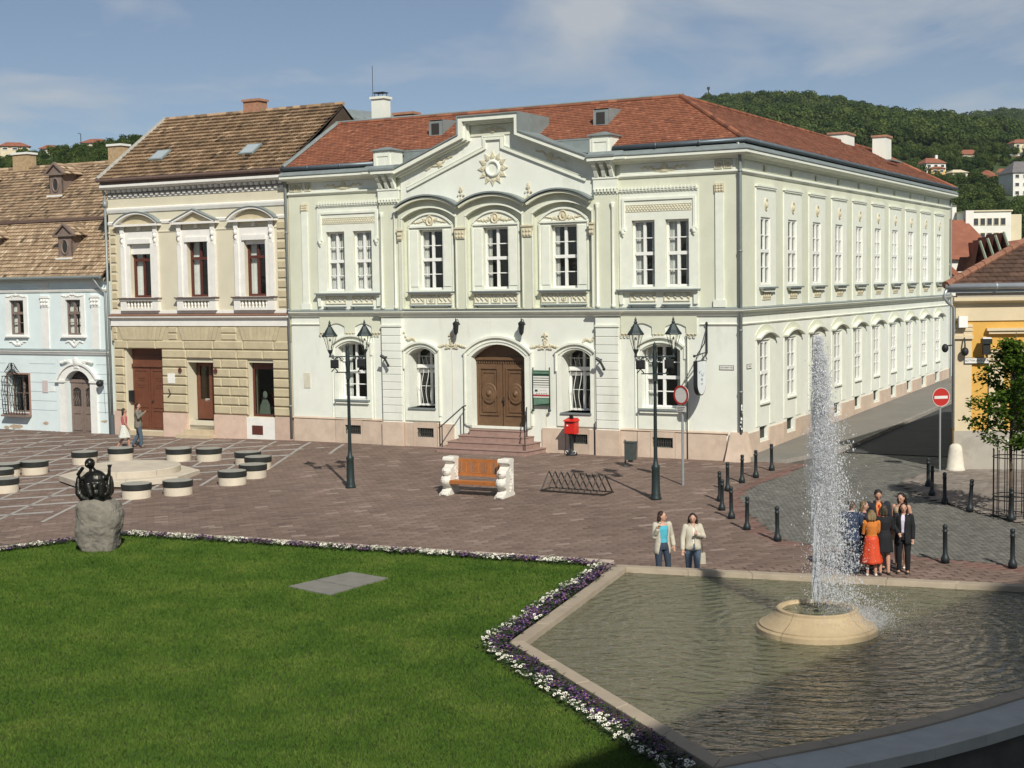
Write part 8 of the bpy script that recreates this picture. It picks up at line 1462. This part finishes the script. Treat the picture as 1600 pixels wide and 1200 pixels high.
person('woman in a bright blue top and open beige jacket behind the pool rim', 3.28, 31.78, 285, 1.64, m_skin, (.028, .013, .009), 0.02, arms={1: ((.2, .02, 1.12), (.17, .17, 1.32)), -1: ((-.25, -.05, 1.13), (-.27, .02, .9))}, head=(52, 0), top=[('vest', (.075, .37, .47), .9, 0), ('jacket', BEI, .72, .62)], bottom=('trousers', DJ), legs={1: ((.1, .03, .49), (.1, .0, .075)), -1: ((-.13, .02, .49), (-.16, 0, .075))})
person('long haired woman in a zipped beige jacket and jeans holding a bag strap', 3.93, 31.58, 275, 1.61, m_skin, (.02, .012, .009), .26, arms={1: ((.24, .02, 1.13), (.26, .1, .88)), -1: ((-.25, .04, 1.16), (-.07, .2, 1.24))}, head=(-12, -12), top=[('vest', (.7, .66, .6), .95, 0), ('jacket', (.49, .45, .36), .86, .12)], bottom=('trousers', JE), extra=lambda t, A_: (MB().prism([(-.31, .5), (-.16, .5), (-.18, .76), (-.3, .76)], -.1, .0).build('shoulder_bag', cloth('bag', (.42, .38, .29)), t), MB().tube([(-.24, -.05, .76), (-.2, .06, 1.1), (-.14, .02, 1.42)], .012, 5).build('bag_strap', cloth('strap', (.12, .1, .08)), t)))
person('dark haired woman in a pink top and pale skirt walking past the houses', -15.4, 57.15, 15, 1.64, m_skin2, (.02, .014, .012), .12, arms={1: ((.2, .02, 1.12), (.16, .14, .92)), -1: ((-.2, -.05, 1.12), (-.2, .02, .88))}, top=('vest', (.50, .13, .16), .95, 0), bottom=('skirt', (.55, .55, .49), 1.02, .5, .35), shoes=(.62, .58, .52), legs={1: ((.09, .14, .5), (.09, .18, .075)), -1: ((-.09, -.04, .49), (-.09, -.3, .12))})
person('man in a grey jacket, white shirt and jeans walking with the woman in pink', -15.0, 57.75, 5, 1.77, m_skin2, (.018, .012, .01), 0, False, arms={1: ((.27, .05, 1.15), (.18, .24, 1.33)), -1: ((-.27, -.06, 1.12), (-.26, .02, .88))}, head=(-15, 0), top=[('shirt', (.7, .69, .65), .95, 0), ('jacket', (.17, .155, .125), .74, .3)], bottom=('trousers', (.07, .10, .135)), legs={1: ((.1, .1, .49), (.1, .1, .075)), -1: ((-.1, -.02, .49), (-.1, -.24, .1))}, shoes=(.06, .045, .04))
G_ = 'people chatting beside the pool'
person('woman in a black trouser suit at the right of the group', 8.72, 32.11, 250, 1.59, m_skin, (.03, .015, .01), .14, arms={1: ((.2, .04, 1.13), (.1, .17, 1.0)), -1: ((-.22, -.02, 1.12), (-.22, .04, .87))}, head=(10, 0), top=[('shirt', (.62, .56, .68), .95, 0), ('jacket', BLK, .72, .25)], bottom=('trousers', BLK), grp=G_)
person('woman in a short black dress seen from behind mid group', 8.27, 32.04, 95, 1.57, m_skin, (.045, .035, .02), .05, arms={1: ((.22, .03, 1.12), (.2, .2, 1.02)), -1: ((-.21, .02, 1.12), (-.12, .18, 1.0))}, head=(-35, 0), top=('shirt', BLK, .9, .52), bottom=('dress', BLK, 1.1, .56, .05), grp=G_)
person('fair haired woman in orange top and long orange red satin skirt', 7.98, 32.01, 80, 1.47, m_skin, (.16, .11, .045), .1, arms={1: ((.2, .06, 1.1), (.13, .2, 1.05)), -1: ((-.2, .06, 1.1), (-.12, .2, 1.05))}, head=(0, -22), top=('shirt', (.52, .17, .03), .9, .9), bottom=('skirt_satin', (.55, .06, .018), 1.04, .33, .16), shoes=(.66, .63, .58), grp=G_)
person('man in a dark blue suit partly behind the fountain spray', 7.57, 32.2, 60, 1.66, m_skin, (.05, .035, .022), 0, False, arms={1: ((.25, .06, 1.12), (.18, .22, 1.0)), -1: ((-.25, .0, 1.12), (-.22, .1, .9))}, head=(-10, -25), top=[('jacket', (.03, .045, .085), .76, .1), ('collar', (.7, .7, .68))], bottom=('trousers', (.02, .03, .055)), grp=G_)
person('tall man in a dark suit with orange shirt and red tie', 8.27, 32.6, 268, 1.82, m_skin2, (.018, .012, .01), 0, False, head=(0, -28), top=[('shirt', (.62, .20, .06), .95, 0), ('jacket', (.02, .022, .03), .74, .3), ('tie', (.45, .03, .01))], bottom=('trousers', BLK), grp=G_)
person('woman with bare shoulders and long dark curly hair at the back right of the group', 8.82, 32.68, 235, 1.72, m_skin, (.014, .01, .009), .2, head=(0, -15), top=('vest', (.60, .46, .30), .9, 0), bottom=('dress', (.60, .46, .30), 1.1, .62, .05), shoes=(.66, .63, .58), arms={1: ((.2, 0, 1.12), (.2, .06, .88)), -1: ((-.22, -.06, 1.13), (-.24, -.06, .88))}, grp=G_)
person('fair brown haired woman in a dark dress beside the blue suited man', 7.92, 32.47, 330, 1.6, m_skin, (.13, .085, .04), .16, arms={1: ((.22, .04, 1.12), (.1, .2, 1.06)), -1: ((-.22, .02, 1.12), (-.14, .18, 1.0))}, head=(20, -8), top=('shirt', (.025, .02, .035), .9, .5), bottom=('dress', (.025, .02, .035), 1.1, .5, .06), grp=G_)
# ================================================================== thin air between the square and the hills
hzb = MB().box(-1200, 1400, -400, 1700, -2.6, 260).build('haze', []); tag(hzb, 'thin summer haze over the town', 'haze', kind='stuff')
mh = bpy.data.materials.new('haze_air'); mh.use_nodes = True; tt9 = mh.node_tree; tt9.nodes.clear(); o9 = tt9.nodes.new('ShaderNodeOutputMaterial'); v9 = tt9.nodes.new('ShaderNodeVolumePrincipled'); v9.inputs['Color'].default_value = (.80, .87, .95, 1); v9.inputs['Density'].default_value = .0001; v9.inputs['Anisotropy'].default_value = .1; tt9.links.new(v9.outputs[0], o9.inputs['Volume']); hzb.data.materials.append(mh)
